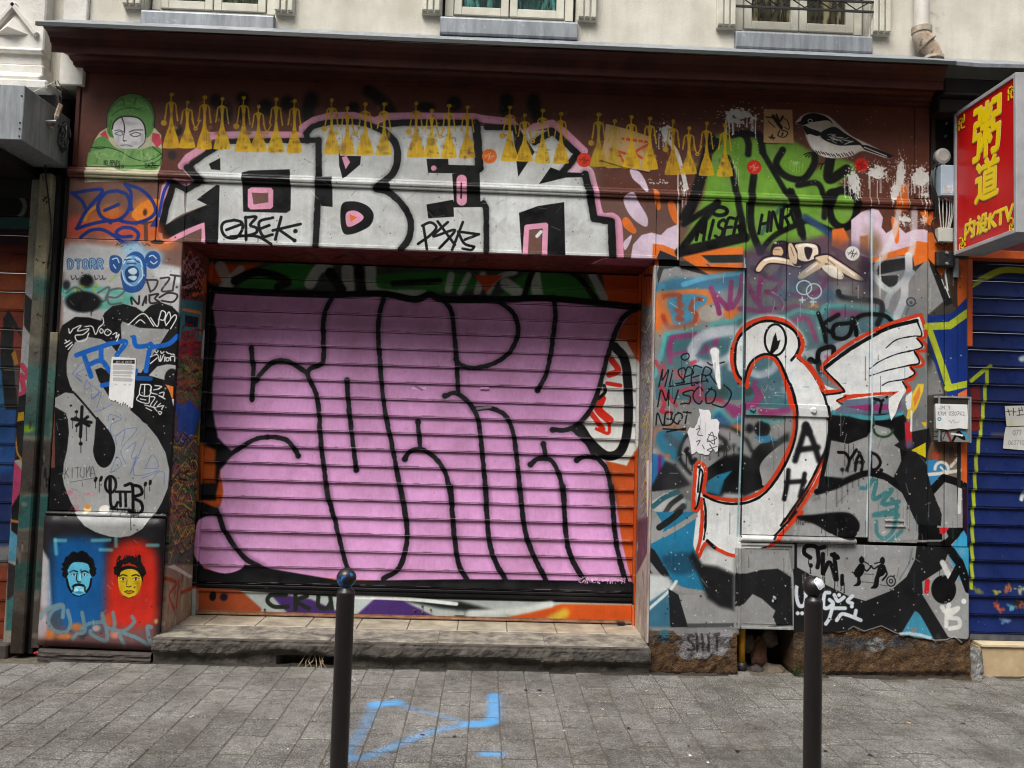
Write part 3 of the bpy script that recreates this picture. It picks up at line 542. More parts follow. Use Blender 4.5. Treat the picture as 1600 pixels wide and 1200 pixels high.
for s_, t in ((13,'642,450 612,498 620,535'),(12,'685,468 712,490 744,456'),(9,'684,410 722,432'),(15,'862,470 876,520 842,566'),(12,'808,448 770,472 746,446'),(9,'822,418 776,428'),(6,'720,432 744,456'),(10,'610,520 600,505 590,500')): c.st(t, s_, K, 4)
for t in ('690,515 770,520','660,580 770,590','820,605 880,615'): c.st(t, 5, (50,50,50))
c.ring(912, 575, 36, 42, 9, K); c.ring(912, 575, 14, 16, 8, K); c.specks(180, 260, 1000, 680, 70, (220,220,220), (1.5, 4), .6)
# right column of the lower panel
c.poly('1170,580 1340,470 1400,300 1330,100 1560,-60 1560,1060 1380,1040 1180,720', GR, 6); c.poly('1380,340 1560,120 1560,640 1480,560', (54,150,190), 6)
c.st('1370,270 1480,420 1560,640', 70, K, 5, False); c.st('1370,280 1540,100', 60, K, 5, False); c.blob(1350, 645, 100, 112, K, .05); c.blob(1445, 148, 62, 80, K, .08); c.poly('1325,140 1380,80 1420,90 1385,160 1350,190', (206,40,50), 5, True); c.st('1215,575 1207,660', 38, (206,34,40), 4)
c.st('1340,420 1400,540', 44, (210,212,212), 14); c.st('1400,600 1470,470', 60, K, 5); c.blob(1518, 742, 20, 22, (230,230,230), .1); c.blob(1500, 330, 30, 40, (120,170,190), .8, .6)
for t in ('1335,790 1370,830 1470,800 1400,860','1375,860 1370,950','1390,880 1470,890 1480,950 1400,970','1395,770 1375,850'): c.st(t, 34, (220,222,216), 10, op=.9)
c.poly('980,1040 1110,820 1150,840 1270,1060 1200,1040', (62,140,170), 10); c.blob(1100, 1010, 60, 30, (190,150,190), .8, .5)
c.poly('1180,700 1400,1060 1280,1060 1160,860 1120,820 1000,1020 900,960', (28,28,30), 8)
c.poly('980,1040 1110,822 1240,1060', (62,140,170), 10)
for t in ('170,580 130,610 125,700 150,780 195,760 200,640 170,580','400,670 360,680 350,780 380,800 430,760 400,730','430,770 400,880 370,930','440,690 470,740 520,710','590,700 550,740 590,760','460,900 500,850 560,860 660,900','440,800 530,800','620,820 610,870'): c.st(t, 30, (206,214,222), 8)
for x, y in ((135,842),(172,842),(480,690),(586,785)): c.blob(x, y, 16, 16, (214,220,226), .3)
# hatch and the panel left of it
c.fr(*T8)
c.poly('60,0 470,0 440,280 520,480 640,560 560,680 380,640 240,560 60,460', (36,118,156), 14); c.poly('60,0 130,0 200,120 180,220 60,280', GR, 10); c.st('160,130 260,60 330,0', 50, (30,32,34), 5); c.st('200,190 340,110 460,30', 40, (150,146,142), 8)
c.poly('60,280 120,320 220,480 260,560 60,500', (28,30,34), 12); c.poly('180,380 420,340 470,480 280,520', (30,70,96), 50, True, .8); c.st('60,420 180,560 320,640 540,680', 44, (146,146,146), 8); c.poly('60,520 240,540 260,620 60,800', (200,206,206), 40, False, .9); c.poly('60,760 240,640 300,960 60,960', (60,110,136), 30); c.st('60,820 240,660 300,580', 24, (206,214,214), 12)
c.poly('235,640 320,690 400,960 250,960', (30,32,36), 8); c.poly('320,690 560,690 790,700 1260,500 1270,970 400,960', GR, 8)
c.poly('410,380 440,330 520,440 640,460 780,520 780,820 660,790 560,720 500,560', (28,28,30), 50)
c.poly('790,300 1060,300 1230,320 1260,520 1140,470 1000,490 860,520 790,500', (150,151,150), 8); c.poly('790,510 880,510 1000,480 1140,470 1250,540 1260,940 1120,950 1060,950 1120,820 1010,720 930,680 860,760 790,790', (30,30,32), 12); c.poly('1090,850 1130,940 1050,950', GR, 10)
c.poly('1260,470 1330,480 1400,540 1360,640 1280,600', (28,28,30), 6); c.blob(1100, 735, 9, 12, (220,220,214), .4); c.specks(80, 300, 1260, 960, 140, (200,206,206), (1, 3.5), .6)
c.poly('390,930 780,925 780,960 390,965', (60,62,62), 12, False, .8)
# rough render low down
c.fr(*T9)
c.poly('-1300,990 -500,990 -500,1010 100,1000 330,1010 560,985 600,960 690,1000 830,955 960,1020 1060,1030 1160,1045 1230,1065 1280,1080 1370,1075 1440,1045 1500,1095 1700,1010 1700,1600 -1300,1600', (102,80,60), 3)
for i in range(500):
    x = random.uniform(-1150, 1540); y = random.uniform(1060, 1330)
    if -400 < x < 80: continue
    c.blob(x, y, random.uniform(6, 34), random.uniform(5, 20), random.choice([(136,106,74),(80,62,48),(116,92,68),(92,76,62),(60,50,44)]), .7, .5)
for x, y, rx, ry, cl in ((620,1090,120,50,(66,72,84)),(800,1100,90,50,(170,180,190)),(420,1080,90,40,(64,66,76)),(980,1080,80,40,(70,78,92)),(-850,1130,150,100,(140,138,142)),(-1000,1040,100,40,(70,70,74)),(-700,1090,80,80,(128,126,132))):
    for j in range(22): c.blob(x+random.gauss(0, rx*.5), y+random.gauss(0, ry*.5), random.uniform(8, 30), random.uniform(6, 22), cl, .7, .5)
for y, t_ in ((0, (142,140,144)),): c.poly('-860,985 -420,985 -400,1020 -440,1060 -450,1130 -500,1190 -580,1180 -640,1215 -720,1210 -790,1230 -860,1180 -850,1120 -820,1060 -850,1030', t_, 4, True)
for i in range(80): c.blob(random.uniform(-840, -430), random.uniform(995, 1200), random.uniform(6, 26), random.uniform(5, 22), random.choice([(120,118,124),(160,158,160),(100,98,104),(132,130,134)]), .8, .4)
c.text('SHIT', -780, 1150, 130, 48, 20, (62,58,60), jit=8, soft=6, gap=.5, op=.85); c.poly('-1010,990 -930,990 -950,1060 -990,1080', (60,110,130), 6, True, .8)
for i in range(120): c.blob(random.gauss(640, 330), random.gauss(1100, 40), random.uniform(8, 40), random.uniform(5, 22), random.choice([(58,64,76),(84,92,104),(150,158,166),(64,60,60),(48,46,50)]), .8, .35)
for x in np.arange(-1100, 1540, 14): c.st([(x, 1340+random.uniform(-8, 8)), (x+16, 1345)], random.uniform(16, 40), (44,36,30), 16, op=.6)
c.st('560,975 600,950 690,990 830,946 960,1008 1060,1018 1160,1034 1230,1054 1280,1066 1370,1062 1440,1034 1500,1082', 9, (206,204,200), 5, False, .55); c.st('990,1012 1060,1006 1160,1022 1240,1046', 22, (206,214,218), 10, False, .8); c.st('1080,960 1100,1000 1120,960', 14, (176,120,90), 6, op=.7)
# --- right pilaster (blue-yellow corner)
c.fr(1430, 380, 3.53)
c.poly('64,-60 300,-60 300,1500 64,1500', (70,66,60), 2); c.poly('66,-60 230,-60 230,60 150,180 66,100', ORG, 6); c.poly('70,90 160,320 80,390 66,390', GR, 5); c.poly('72,80 110,120 210,330 170,350', (30,30,32), 4); c.st('165,150 180,260', 8, WH); c.st('150,200 190,300', 6, WH); c.poly('230,90 300,90 300,360 240,360', (206,96,40), 3); c.poly('190,100 230,130 235,360 210,350 190,250', (60,44,34), 8)
c.poly('66,400 200,390 300,290 300,840 180,840 100,640 66,560', (24,52,128), 3); c.st('66,460 190,455 300,380', 40, (178,190,50), 3, False); c.st('80,470 140,640 190,800', 34, (178,190,50), 3, False); c.st('180,800 300,775', 36, (178,190,50), 3, False)
c.poly('66,600 110,660 160,830 66,840', (126,126,124), 10); c.blob(80, 620, 20, 60, (40,40,40), .8, .8); c.poly('240,830 300,800 300,860 240,870', (214,110,60), 4)
c.poly('64,1100 300,1100 300,1500 64,1500', (120,110,100), 10)
c.fr(1360, 660, 6.667)
c.poly('570,220 1020,220 1020,420 570,440', (110,80,60), 20); c.blob(690, 350, 40, 40, (196,70,50), .7, .9); c.blob(840, 320, 60, 60, (60,44,40), .7, .9); c.poly('570,400 700,390 800,480 780,560 640,680 600,560', (58,130,180), 8); c.ring(745, 490, 66, 74, 30, (216,214,206), 5, 180, 400); c.st('610,545 760,530 1000,490', 34, (216,214,206), 5); c.st('740,470 790,520', 22, (216,214,206), 5); c.st('840,460 910,380', 30, (206,204,196), 8)
c.poly('950,200 1020,200 1020,640 960,620', (220,100,44), 4); c.poly('650,780 790,600 900,680 1010,690 1010,1100 700,1100 740,900', GR, 5); c.st('620,740 770,580 900,620 1010,680', 76, K, 5, False); c.poly('905,650 920,200 950,200 950,960 905,960', (40,40,40), 3); c.poly('920,680 960,690 950,960 915,960', (206,212,208), 4); c.poly('965,680 1020,680 1020,1200 970,1100', (40,18,36), 5)
c.poly('240,240 330,180 420,100 620,60 640,200 570,420 460,300 330,290', (30,28,30), 8); c.poly('350,0 420,0 430,200 380,280 360,200', (190,40,50), 6); c.poly('520,0 580,0 570,60', YEL, 4); c.poly('420,290 570,210 570,370', (216,198,30), 4); c.blob(400, 230, 40, 40, (96,90,130), .6, .9)
c.poly('240,560 380,290 470,310 580,440 640,680 750,960 740,1080 480,1060', (28,28,30), 6)
c.fr(*T7)
c.poly('1040,280 1090,80 1140,0 1190,0 1180,60 1130,200 1060,300', (222,190,60), 8); c.poly('1100,120 1150,20 1160,80 1110,200', (222,130,60), 8)
c.poly('895,130 1000,60 1030,30 1040,60 980,160 920,300 905,250', (226,226,226), 3); c.poly('1040,100 1090,60 1080,200 1050,220 1030,150', (226,226,226), 3); c.st('1085,230 1080,395', 16, (230,230,230), 3)

# paint caught on the door joints, runs and scuffs
c.fr(0, 0, 1)
c.st('1163,405 1160,640 1152,838', 3.0, (150,186,196), op=.9, sm=False); c.st('1166,420 1163,640 1156,838', 1.6, (30,30,34), sm=False); c.st('1361,330 1362,640 1353,845', 2.6, (196,214,220), op=.85, sm=False)
for i in range(60):
    x = random.uniform(1040, 1500); y = random.uniform(460, 960); c.st([(x, y), (x+random.uniform(-14, 14), y+random.uniform(-4, 26))], random.uniform(.6, 1.3), random.choice([(206,206,202),(60,60,60),(180,184,184)]), op=.5)
for i in range(90): x = random.uniform(1040, 1500); c.drip(x, random.uniform(420, 900), random.uniform(6, 40), random.uniform(.8, 1.6), random.choice([(210,212,212),(18,18,20),(60,110,120)]), .55)
c.specks(1030, 420, 1510, 990, 420, (222,222,220), (.5, 1.3), .7); c.specks(1030, 420, 1510, 990, 160, (24,24,26), (.5, 1.6), .7)
# ------------------------------------------------------------------ left panel
c.fr(*T15)
c.poly('280,310 1255,330 1245,1010 1515,1015 1500,1240 250,1240', (118,84,74), 3)
for x, y, rx, ry, cl, o in ((420,900,150,140,(206,84,60),.8),(640,820,160,120,(214,96,50),.7),(900,850,200,120,(200,80,60),.8),(1150,880,120,90,(222,96,40),.85),(380,820,80,90,(214,90,80),.7),(760,680,110,70,(222,120,50),.8),(1120,640,110,90,(224,126,40),.95),(560,740,80,60,(196,110,60),.7),(1250,1010,150,80,(220,120,60),.8),(450,1010,150,70,(190,150,140),.8),(800,1000,200,60,(196,150,130),.6)): c.blob(x, y, rx, ry, cl, .7, o)
c.st('480,760 520,680 620,610', 34, (206,130,50), 12); c.poly('970,720 1010,640 1120,560 1240,540 1250,600 1200,760 1060,780', (226,130,44), 10, True)
c.blob(1110, 680, 20, 34, (80,44,30), .5); c.st('1115,790 1120,960', 40, (96,60,50), 8); c.st('1080,800 1180,780', 18, (90,56,44), 8); c.blob(560, 950, 60, 50, (110,96,92), .7, .6)
c.poly('250,1080 330,1010 520,1010 760,1040 1000,1080 1500,1240 240,1300', (206,208,210), 70, False, .9)
for t in ('350,480 660,445 560,590 480,690 400,850','345,475 450,560 490,640','395,850 560,800 720,770 750,790','690,660 830,600','820,455 700,480 620,600 650,720 760,770 880,730 950,620 920,500 820,455','905,390 960,470 960,600 970,650','900,385 1060,440 1170,540 1220,660 1160,740 1020,790 900,780 840,760','440,940 540,870 660,860 780,920 880,990 1000,990 1040,910 980,850 880,840 810,890 860,935 965,930'): c.st(t, 34, (28,52,130), 8)
c.poly('1160,830 1240,700 1240,830', (28,52,130), 8); c.st('1360,360 1300,480 1250,720', 30, (30,60,150), 8)
for y in (1015,):
    for t in ('1160,1030 1130,1010 1100,1030 1080,1000','1070,1030 1020,1000 1000,1040','980,990 980,1020','960,990 955,1025 920,1020','930,990 925,1020','890,1020 860,1040','870,1005 840,1020','830,1000 815,1025'): c.st(t, 9, (40,34,36))
c.poly('1165,985 1220,965 1300,980 1290,1010 1200,1008', (60,50,50), 5, True)
c.fr(*T10)
c.poly('240,180 330,160 700,160 1280,330 1270,760 200,1240 210,560', (186,188,190), 60, False, .95); c.blob(300, 250, 90, 100, (226,226,228), .8, .8); c.poly('1010,330 1270,360 1270,480 1040,420', (214,216,218), 40, False, .8)
c.poly('1080,180 1270,200 1280,330 1090,300', (118,90,82), 40)
for t in ('220,560 430,520 700,560 830,600','260,600 600,640 800,640 560,680','220,520 300,560'): c.st(t, 60, (84,176,160), 40, op=.8)
for x, y, rx, ry in ((250,490,30,40),(430,460,60,50)): c.blob(x, y, rx, ry, (24,24,28), .5, .9)
c.st('330,540 400,500 460,480', 30, (150,180,60), 14, op=.8); c.st('500,530 520,490', 20, (150,180,60), 8); c.st('640,460 700,390', 24, (160,180,140), 10)
for t in ('250,560 330,510 400,560 330,600','530,560 630,510 600,620 540,640','600,600 640,540 720,520 770,540 700,600 620,600 640,660 740,650'): c.st(t, 18, (96,104,108), 6)
# blue stencil of a laughing head
c.blob(850, 170, 100, 60, (150,196,226), .6, .9); c.blob(1010, 250, 90, 80, (150,196,226), .6, .9)
DB = (40,84,150); LB = (196,220,236)
c.poly('770,270 800,220 860,190 920,210 950,260 965,340 960,440 920,530 840,560 770,540 745,470 735,380', DB, 4, True); c.poly('640,240 700,225 745,260 740,330 700,385 640,350', DB, 4, True); c.blob(1020, 265, 66, 76, DB, .05)
c.poly('752,290 790,240 850,225 905,250 935,320 930,420 880,490 820,500 770,460 745,380', (110,160,206), 4, True); c.poly('770,380 800,330 850,320 890,350 895,410 860,460 800,460', (30,64,120), 4, True); c.poly('800,360 850,335 880,360 870,390 830,395', LB, 3, True); c.poly('800,420 850,405 880,420 850,450', LB, 3, True)
for t in ('760,300 790,250 830,240','870,245 910,270 925,320','800,270 850,275 880,265','745,360 770,450 830,495','920,330 930,410 890,470','800,300 830,310 860,300','990,235 1020,225 1050,250','1000,280 1030,300 1060,280','660,260 700,250 720,290','670,310 690,340'): c.st(t, 10, LB, 3)
for t in ('770,265 820,262','860,262 900,290','790,300 870,300'): c.st(t, 10, (30,64,120), 3)
for i, ch in enumerate('DTORR'): c.text(ch, 268+i*66, 340, 74, 40, 24, (66,110,158), jit=2, soft=3); c.text(ch, 268+i*66, 340, 74, 40, 7, (170,200,224), jit=2)
for x in (290, 330, 400, 420, 500, 540, 570): c.st([(x, 405), (x+12, 440), (x+30, 430)], 8, (60,60,62))
c.blob(430, 450, 48, 52, (16,16,18), .35)
for t in ('965,440 1000,550','960,445 1060,450 1040,520 1000,550','1090,430 1170,430 1100,540 1200,540','1180,400 1260,410','1220,410 1200,530'): c.st(t, 16, (60,58,60), 4)
c.blob(1235, 508, 10, 10, (60,58,60))
for t in ('835,660 830,600 890,660 900,590','930,670 960,590 960,650','990,580 1000,650 1080,640','1000,580 1070,570 1040,610 1080,640','1080,600 1160,560 1240,580 1200,640 1100,630'): c.st(t, 16, (40,38,40), 4)
c.blob(400, 640, 150, 90, (16,16,18), .18); c.st('475,700 470,760', 8, K)
# black field and the grey S
c.poly('190,920 215,850 330,775 450,780 560,810 590,740 660,680 760,660 870,690 935,735 1000,675 1090,645 1190,680 1250,740 1250,1900 150,1900 180,1100', (16,16,18), 10)
c.fr(*T11)
c.poly('140,-100 1240,-100 1240,1200 150,1200', (16,16,18), 3)
c.fr(*T12); c.poly('210,-60 1500,-60 1480,900 200,900', (18,18,20), 4)
c.poly('200,440 1480,470 1470,1060 1400,1840 150,1760 190,900', (28,26,30), 20)
c.fr(*T10); c.poly('190,920 215,850 330,775 450,780 560,810 590,740 660,680 760,660 870,690 935,735 1000,675 1090,645 1190,680 1250,740 1250,1200 180,1200', (16,16,18), 10)
c.fr(*T11)
S1 = c.P('145,490 150,410 240,362 330,375 285,310 252,200 252,90 268,10 330,-90 450,-132 560,-115 650,-60 700,0 742,-90 735,-240 750,-272 900,-215 1170,-200 1100,-90 1010,40 960,120 890,230 880,330 820,520 960,640 1060,760 1135,900 1168,1050 1168,1200')
S2 = c.fr(*T12).P('1495,0 1482,150 1420,300 1340,440 1240,570 1120,640 1010,660 900,650 760,608 640,540 560,440 470,300 400,120 380,0')
S3 = c.fr(*T11).P('222,1100 225,1000 255,880 272,720 262,600 240,545')
c.poly(None, (156,158,158), 1, False, raw=np.vstack([S1, S2, S3]))
c.poly('505,160 560,140 630,180 650,250 640,420 600,350 540,260', (16,16,18), 3); c.poly('1240,240 880,230 860,320 860,520 960,640 1180,760 1240,760', (16,16,18), 3)
c.poly('518,590 560,620 645,730 686,860 652,985 590,1034 528,1000 490,900 500,780', (16,16,18), 4, True); c.st('325,372 420,480 520,600', 16, (16,16,18), 3)
c.poly('985,210 1060,130 1150,110 1225,120 1225,300 1120,250', (170,172,172), 4); c.blob(1190, 235, 60, 80, (16,16,18), .1); c.poly('1130,290 1205,310 1200,420 1170,400', (220,120,50), 6); c.poly('1180,420 1210,420 1205,490', (214,214,214), 5)
c.poly('870,200 1000,230 1120,280 1190,420 1180,560 960,640 870,480', (16,16,18), 6, True)
for i in range(70): c.blob(random.uniform(280, 1100), random.uniform(-100, 1200), random.uniform(20, 70), random.uniform(15, 60), random.choice([(146,148,148),(166,168,168)]), .9, .25) if False else None
# blue brush tag
for t in ('340,30 480,-20 640,-70','400,10 470,220','440,120 560,80 640,180','560,80 560,-30','620,-70 780,-90 700,30','850,-130 880,-50 1010,-60','1000,-70 960,170','1010,-40 1160,-70 1240,-140','870,170 860,200'): c.st(t, 40, (22,96,190), 5)
c.st('570,300 640,285', 40, (22,96,190), 4); c.st('870,235 1000,240', 40, (22,70,130), 4)
# white marker tags on black
c.fr(*T10)
for t in ('270,880 280,920 310,880','310,880 380,850 350,900 450,880 400,930 330,940 350,990 420,980 450,920','420,860 480,860 510,930 540,870 560,850','545,900 560,880 580,900 560,920 545,900','600,890 590,920 620,940 650,910 620,885 600,890','665,930 700,915 690,960 720,930 700,990','240,980 260,1000','235,1010 280,985','245,1040 300,1000','265,1065 305,1020'): c.st(t, 10, (226,228,228), 2)
for t in ('800,845 935,745 1030,855','870,830 910,800 950,830','1000,780 1060,860 1080,780','1080,780 1100,720 1135,740 1120,800 1090,800','1140,850 1130,800 1165,730 1180,790 1140,850','1180,790 1220,755 1230,790 1180,880','575,780 580,830 540,870'): c.st(t, 10, (226,228,228), 2)
for t in ('1000,1130 1060,1110 1080,1170','1090,1120 1090,1170 1120,1110','1130,1130 1125,1170','1140,1140 1165,1140 1160,1165 1140,1165 1140,1140','1180,1165 1180,1130 1215,1130 1215,1170','1040,1080 1055,1095 1070,1075','1090,1080 1100,1100 1120,1085','1140,1085 1160,1100','1170,1100 1190,1110','1200,1105 1215,1115','1000,1190 1060,1140'): c.st(t, 10, (220,222,222), 2)
c.fr(*T11)
for t in ('915,290 905,380 990,390 1000,300 915,290','950,295 945,385','1010,310 1000,360 1060,380','1030,340 1080,330','1040,300 1100,310 1070,330','1080,370 1120,360 1110,400 1075,390 1130,420','900,380 880,430 980,460 990,390','910,420 960,430','1000,400 1040,410 1000,480 1050,500','1060,440 1030,490 1060,530','1090,460 1060,490 1110,480','1120,480 1100,510','1075,530 1100,540 1085,560 1070,540','950,475 1010,490','960,500 1010,525'): c.st(t, 9, (222,224,224), 2)
# pen drawings, star tag
PB_ = (90,112,168)
for t in ('300,195 400,85 430,140 340,200 390,270 300,195','340,200 380,220','430,250 470,310 410,330 430,250','480,300 540,360 480,420 470,330','480,420 560,360 520,500','500,530 560,520 650,470','620,620 640,560 740,600 650,650 660,750 740,720','700,830 690,760 770,700 740,840','770,690 880,690 740,870 780,1000','780,870 870,810 830,940 900,950','640,1080 700,940 740,1010 650,1080','880,920 820,1090 960,770','950,1040 1020,920 1070,1030 950,1040','870,930 860,1100 1080,1060','920,1130 1110,1070 1120,1190'): c.st(t, 6, PB_, 2, op=.8)
for t in ('390,490 375,760','300,600 470,630','340,660 440,580','330,590 450,660'): c.st(t, 26, (16,16,18), 4)
for x, y, r in ((340,535,14),(290,480,9),(378,820,16)): c.blob(x, y, r, r, (16,16,18), .2)
for x, y, L in ((305,620,60),(340,660,50),(428,650,140),(462,630,30),(375,760,40),(379,830,70),(340,545,30)): c.drip(x, y, L, 6, (16,16,18))
c.text('KITUMA', 235, 1130, 90, 36, 5, (70,70,72), slope=-.06, jit=6, gap=.3); c.st('280,1165 500,1125', 4, (70,70,72)); c.st('390,1160 395,1200', 4, (70,70,72))
c.fr(*T12)
c.text('KITM', 420, 60, 90, 50, 4, (80,80,82), jit=6) if False else None
for t in ('735,50 725,75','790,40 780,70','1250,100 1245,120','1300,80 1296,105'): c.st(t, 28, K, 4)
for x, y, L in ((728,70,80),(768,70,120),(1240,120,140),(1292,100,80)): c.drip(x, y, L, 7, K)
c.ring(885, 115, 56, 86, 26, K, 4); c.st('880,60 880,180', 34, K, 4); c.st('880,180 890,330 930,350 960,300', 28, K, 4); c.st('940,190 1090,190', 24, K, 4)
for x in (985, 1040): c.st([(x, 195), (x+4, 340)], 26, K, 4)
c.st('1035,125 1110,125 1120,390', 30, K, 4); c.st('1110,120 1190,140 1210,210 1120,250 1200,300 1215,380 1160,420 1080,390', 30, K, 4); c.st('800,345 900,370 1100,380', 18, K, 4)
for i in range(14): c.drip(random.uniform(880, 1200), random.uniform(340, 400), random.uniform(20, 70), 6, K)
c.drip(1120, 420, 160, 7, K)
for x, y, rx, ry in ((520,240,80,60),(650,220,80,20),(520,360,40,20),(460,200,30,30)): 
    for j in range(12): c.blob(x+random.gauss(0, rx*.6), y+random.gauss(0, ry*.6), random.uniform(4, 20), random.uniform(3, 12), (190,110,130), .8, .5)
c.blob(645, 370, 34, 44, (226,210,170), .15); c.blob(645, 345, 30, 24, (206,130,70), .4); c.poly('770,400 780,345 840,330 870,350 860,410', (222,220,212), 4, True)
# lower panel: two stencil portraits
c.poly('200,780 270,900 300,1400 300,1760 150,1760', (170,164,166), 40); c.fr(*T13); c.poly('150,330 1400,330 1400,760 150,700', (118,84,84), 120, False, .9); c.fr(*T12)
c.poly('330,700 560,655 780,690 860,780 850,1560 340,1560 290,1300 300,900', (18,84,146), 150, True); c.poly('870,1000 900,820 1010,720 1180,690 1320,760 1390,900 1400,1350 1330,1560 900,1560 860,1300', (196,40,26), 150, True)
for t in ('335,680 345,830','340,690 440,690','720,690 900,685','965,660 965,750','800,785 920,790','1290,740 1400,740'): c.st(t, 34, (110,190,196), 22, op=.6)
SK1 = (92,180,212); N1 = (10,12,18)
c.poly('445,1000 470,935 560,912 650,920 700,960 708,1040 700,1130 680,1190 640,1240 575,1262 510,1235 470,1180 450,1110', SK1, 4, True)
for i in range(150):
    a = math.pi*.88+math.pi*1.24*random.random(); r_ = random.uniform(.86, 1.06); c.blob(578+152*r_*math.cos(a), 1000+178*r_*math.sin(a), random.uniform(12, 24), random.uniform(12, 24), N1, .2)
c.poly('455,1000 480,930 530,880 620,875 690,920 705,1000 670,935 590,915 510,925', N1, 6, True)
c.poly('430,940 500,850 600,815 690,860 725,950 690,930 620,890 520,895 465,950', N1, 6, True)
for t in ('452,1090 470,1170 500,1225','706,1090 690,1170 655,1225'): c.st(t, 20, N1, 4)
for t, w_ in (('485,1020 520,1004 562,1014',13),('600,1018 640,1006 675,1022',13),('560,1030 552,1090 560,1112',9),('562,1118 595,1122',12),('610,1030 606,1080',7),('500,1045 530,1034 556,1048',6),('606,1050 635,1036 664,1050',6),('515,1250 575,1268 635,1248',10)): c.st(t, w_, N1, 3)
c.poly('500,1180 520,1150 560,1136 590,1136 630,1150 652,1185 630,1172 580,1164 530,1170', N1, 4, True); c.st('520,1180 515,1215', 14, N1, 4); c.st('640,1185 640,1215', 14, N1, 4); c.blob(578, 1174, 34, 8, (150,210,230), .3); c.blob(548, 1205, 22, 18, (170,222,236), .3); c.blob(608, 1208, 20, 18, (150,210,230), .3); c.blob(577, 1230, 40, 12, (40,110,150), .5, .8)
for x in (527, 635): c.blob(x, 1046, 22, 10, (190,200,214), .2); c.blob(x, 1046, 8, 9, N1, .2)
c.blob(592, 1070, 12, 36, (150,214,232), .5, .8); c.blob(500, 1000, 24, 40, (60,150,190), .8, .5)
SK2 = (218,190,36); N2 = (20,12,12)
c.poly('985,1060 1000,1010 1060,975 1130,972 1200,1000 1226,1070 1222,1150 1195,1220 1140,1275 1092,1284 1040,1262 1000,1200 985,1130', SK2, 4, True)
for i in range(120):
    a = math.pi*(.98+1.06*random.random()); r_ = random.uniform(.80, 1.08); c.blob(1105+142*r_*math.cos(a), 1030+150*r_*math.sin(a), random.uniform(10, 22), random.uniform(12, 26), N2, .2)
c.poly('975,1080 985,1000 1040,960 1120,955 1200,985 1240,1060 1238,1120 1215,1050 1170,1000 1100,985 1030,1005 1000,1040', N2, 6, True)
for i in range(16): x = random.uniform(960, 1250); c.st([(x, 900), (x+random.uniform(-30, 30), 860-random.uniform(0, 20))], 10, N2, 3)
for t, w_ in (('1000,1062 1035,1046 1075,1058',13),('1130,1056 1170,1046 1205,1060',13),('1002,1088 1035,1074 1068,1090',7),('1138,1090 1168,1074 1200,1088',7),('1078,1100 1070,1150',6),('1072,1166 1095,1172 1120,1164',9),('1050,1222 1078,1212 1095,1217 1115,1211 1150,1222',9),('1060,1228 1095,1242 1140,1230',8),('1040,1265 1092,1288 1145,1272',8)): c.st(t, w_, (64,36,10), 3)
c.blob(1195, 1170, 22, 70, (170,120,16), .8, .7); c.blob(1015, 1180, 18, 60, (190,150,20), .8, .5); c.blob(1095, 1228, 36, 10, (190,110,30), .4, .8)
for x in (1036, 1168): c.blob(x, 1092, 24, 11, (222,214,190), .2); c.blob(x, 1092, 10, 11, (30,16,10), .2); c.blob(x, 1116, 24, 8, (170,120,20), .7, .7)
c.fr(*T13)
for x, y, rx, ry, cl in ((280,600,50,60,(206,120,60)),(430,620,70,30,(206,120,60)),(560,520,60,40,(196,110,50)),(870,450,60,60,(190,80,40)),(760,530,40,30,(200,160,130)),(200,500,50,120,(170,164,170)),(620,600,40,40,(50,48,54)),(960,590,50,40,(214,130,110)),(1380,460,18,24,(210,180,110)),(340,440,70,80,(60,70,78))): c.blob(x, y, rx, ry, cl, .5, .8)
for t in ('180,430 230,350 400,290 410,420','410,300 300,360 260,470 330,560 450,570 490,480 460,350','520,640 560,590 640,560 610,370','600,540 700,480 830,460 820,380','820,400 870,560 860,660 720,600 700,560','930,370 950,480 930,560','880,530 1040,560 1150,470 1130,410','1040,580 1200,640 1330,730','1000,600 1060,720','1330,520 1290,520 1310,640 1340,730'): c.st(t, 36, (104,130,138), 8, op=.9)
c.poly('150,650 1400,720 1400,760 150,690', (96,66,66), 20, False, .7)
# hooded child paste-up (its paper is a thing of its own, the print is here)
c.fr(*T14)
GD = (96,146,78); GL = (124,170,100)
c.poly('590,1255 640,1180 720,1130 715,1010 760,900 850,810 960,775 1080,800 1170,880 1215,1000 1205,1130 1280,1210 1290,1400 1250,1680 480,1700 520,1480 560,1330', (196,190,160), 3)
c.poly('640,1210 700,1160 740,1260', (206,70,90), 5); c.poly('1190,1190 1260,1200 1290,1290 1240,1350 1180,1270', (206,70,90), 5)
c.poly('712,1130 716,1000 762,900 850,812 960,780 1080,802 1168,880 1212,1000 1205,1140 1150,1230 1090,1240 790,1240 730,1210', GD, 4, True)
for i in range(40): c.st([(random.uniform(760, 1160), random.uniform(830, 1000)), (random.uniform(760, 1160), random.uniform(830, 1000))], random.uniform(6, 24), random.choice([(130,190,96),(70,124,58),(96,156,76)]), 10, op=.3)
for t in ('725,1120 730,1000 780,905 870,830','1195,1120 1200,1000 1150,890 1080,820','770,1010 850,950 960,930 1060,950','880,840 900,900','1020,830 1000,900','760,1060 740,1180 790,1240'): c.st(t, 16, (52,92,48), 14, op=.6)
c.poly('770,1150 790,1080 850,1030 960,1020 1050,1040 1100,1110 1120,1200 1100,1290 1040,1345 900,1352 830,1310 790,1240', (220,218,222), 3, True)
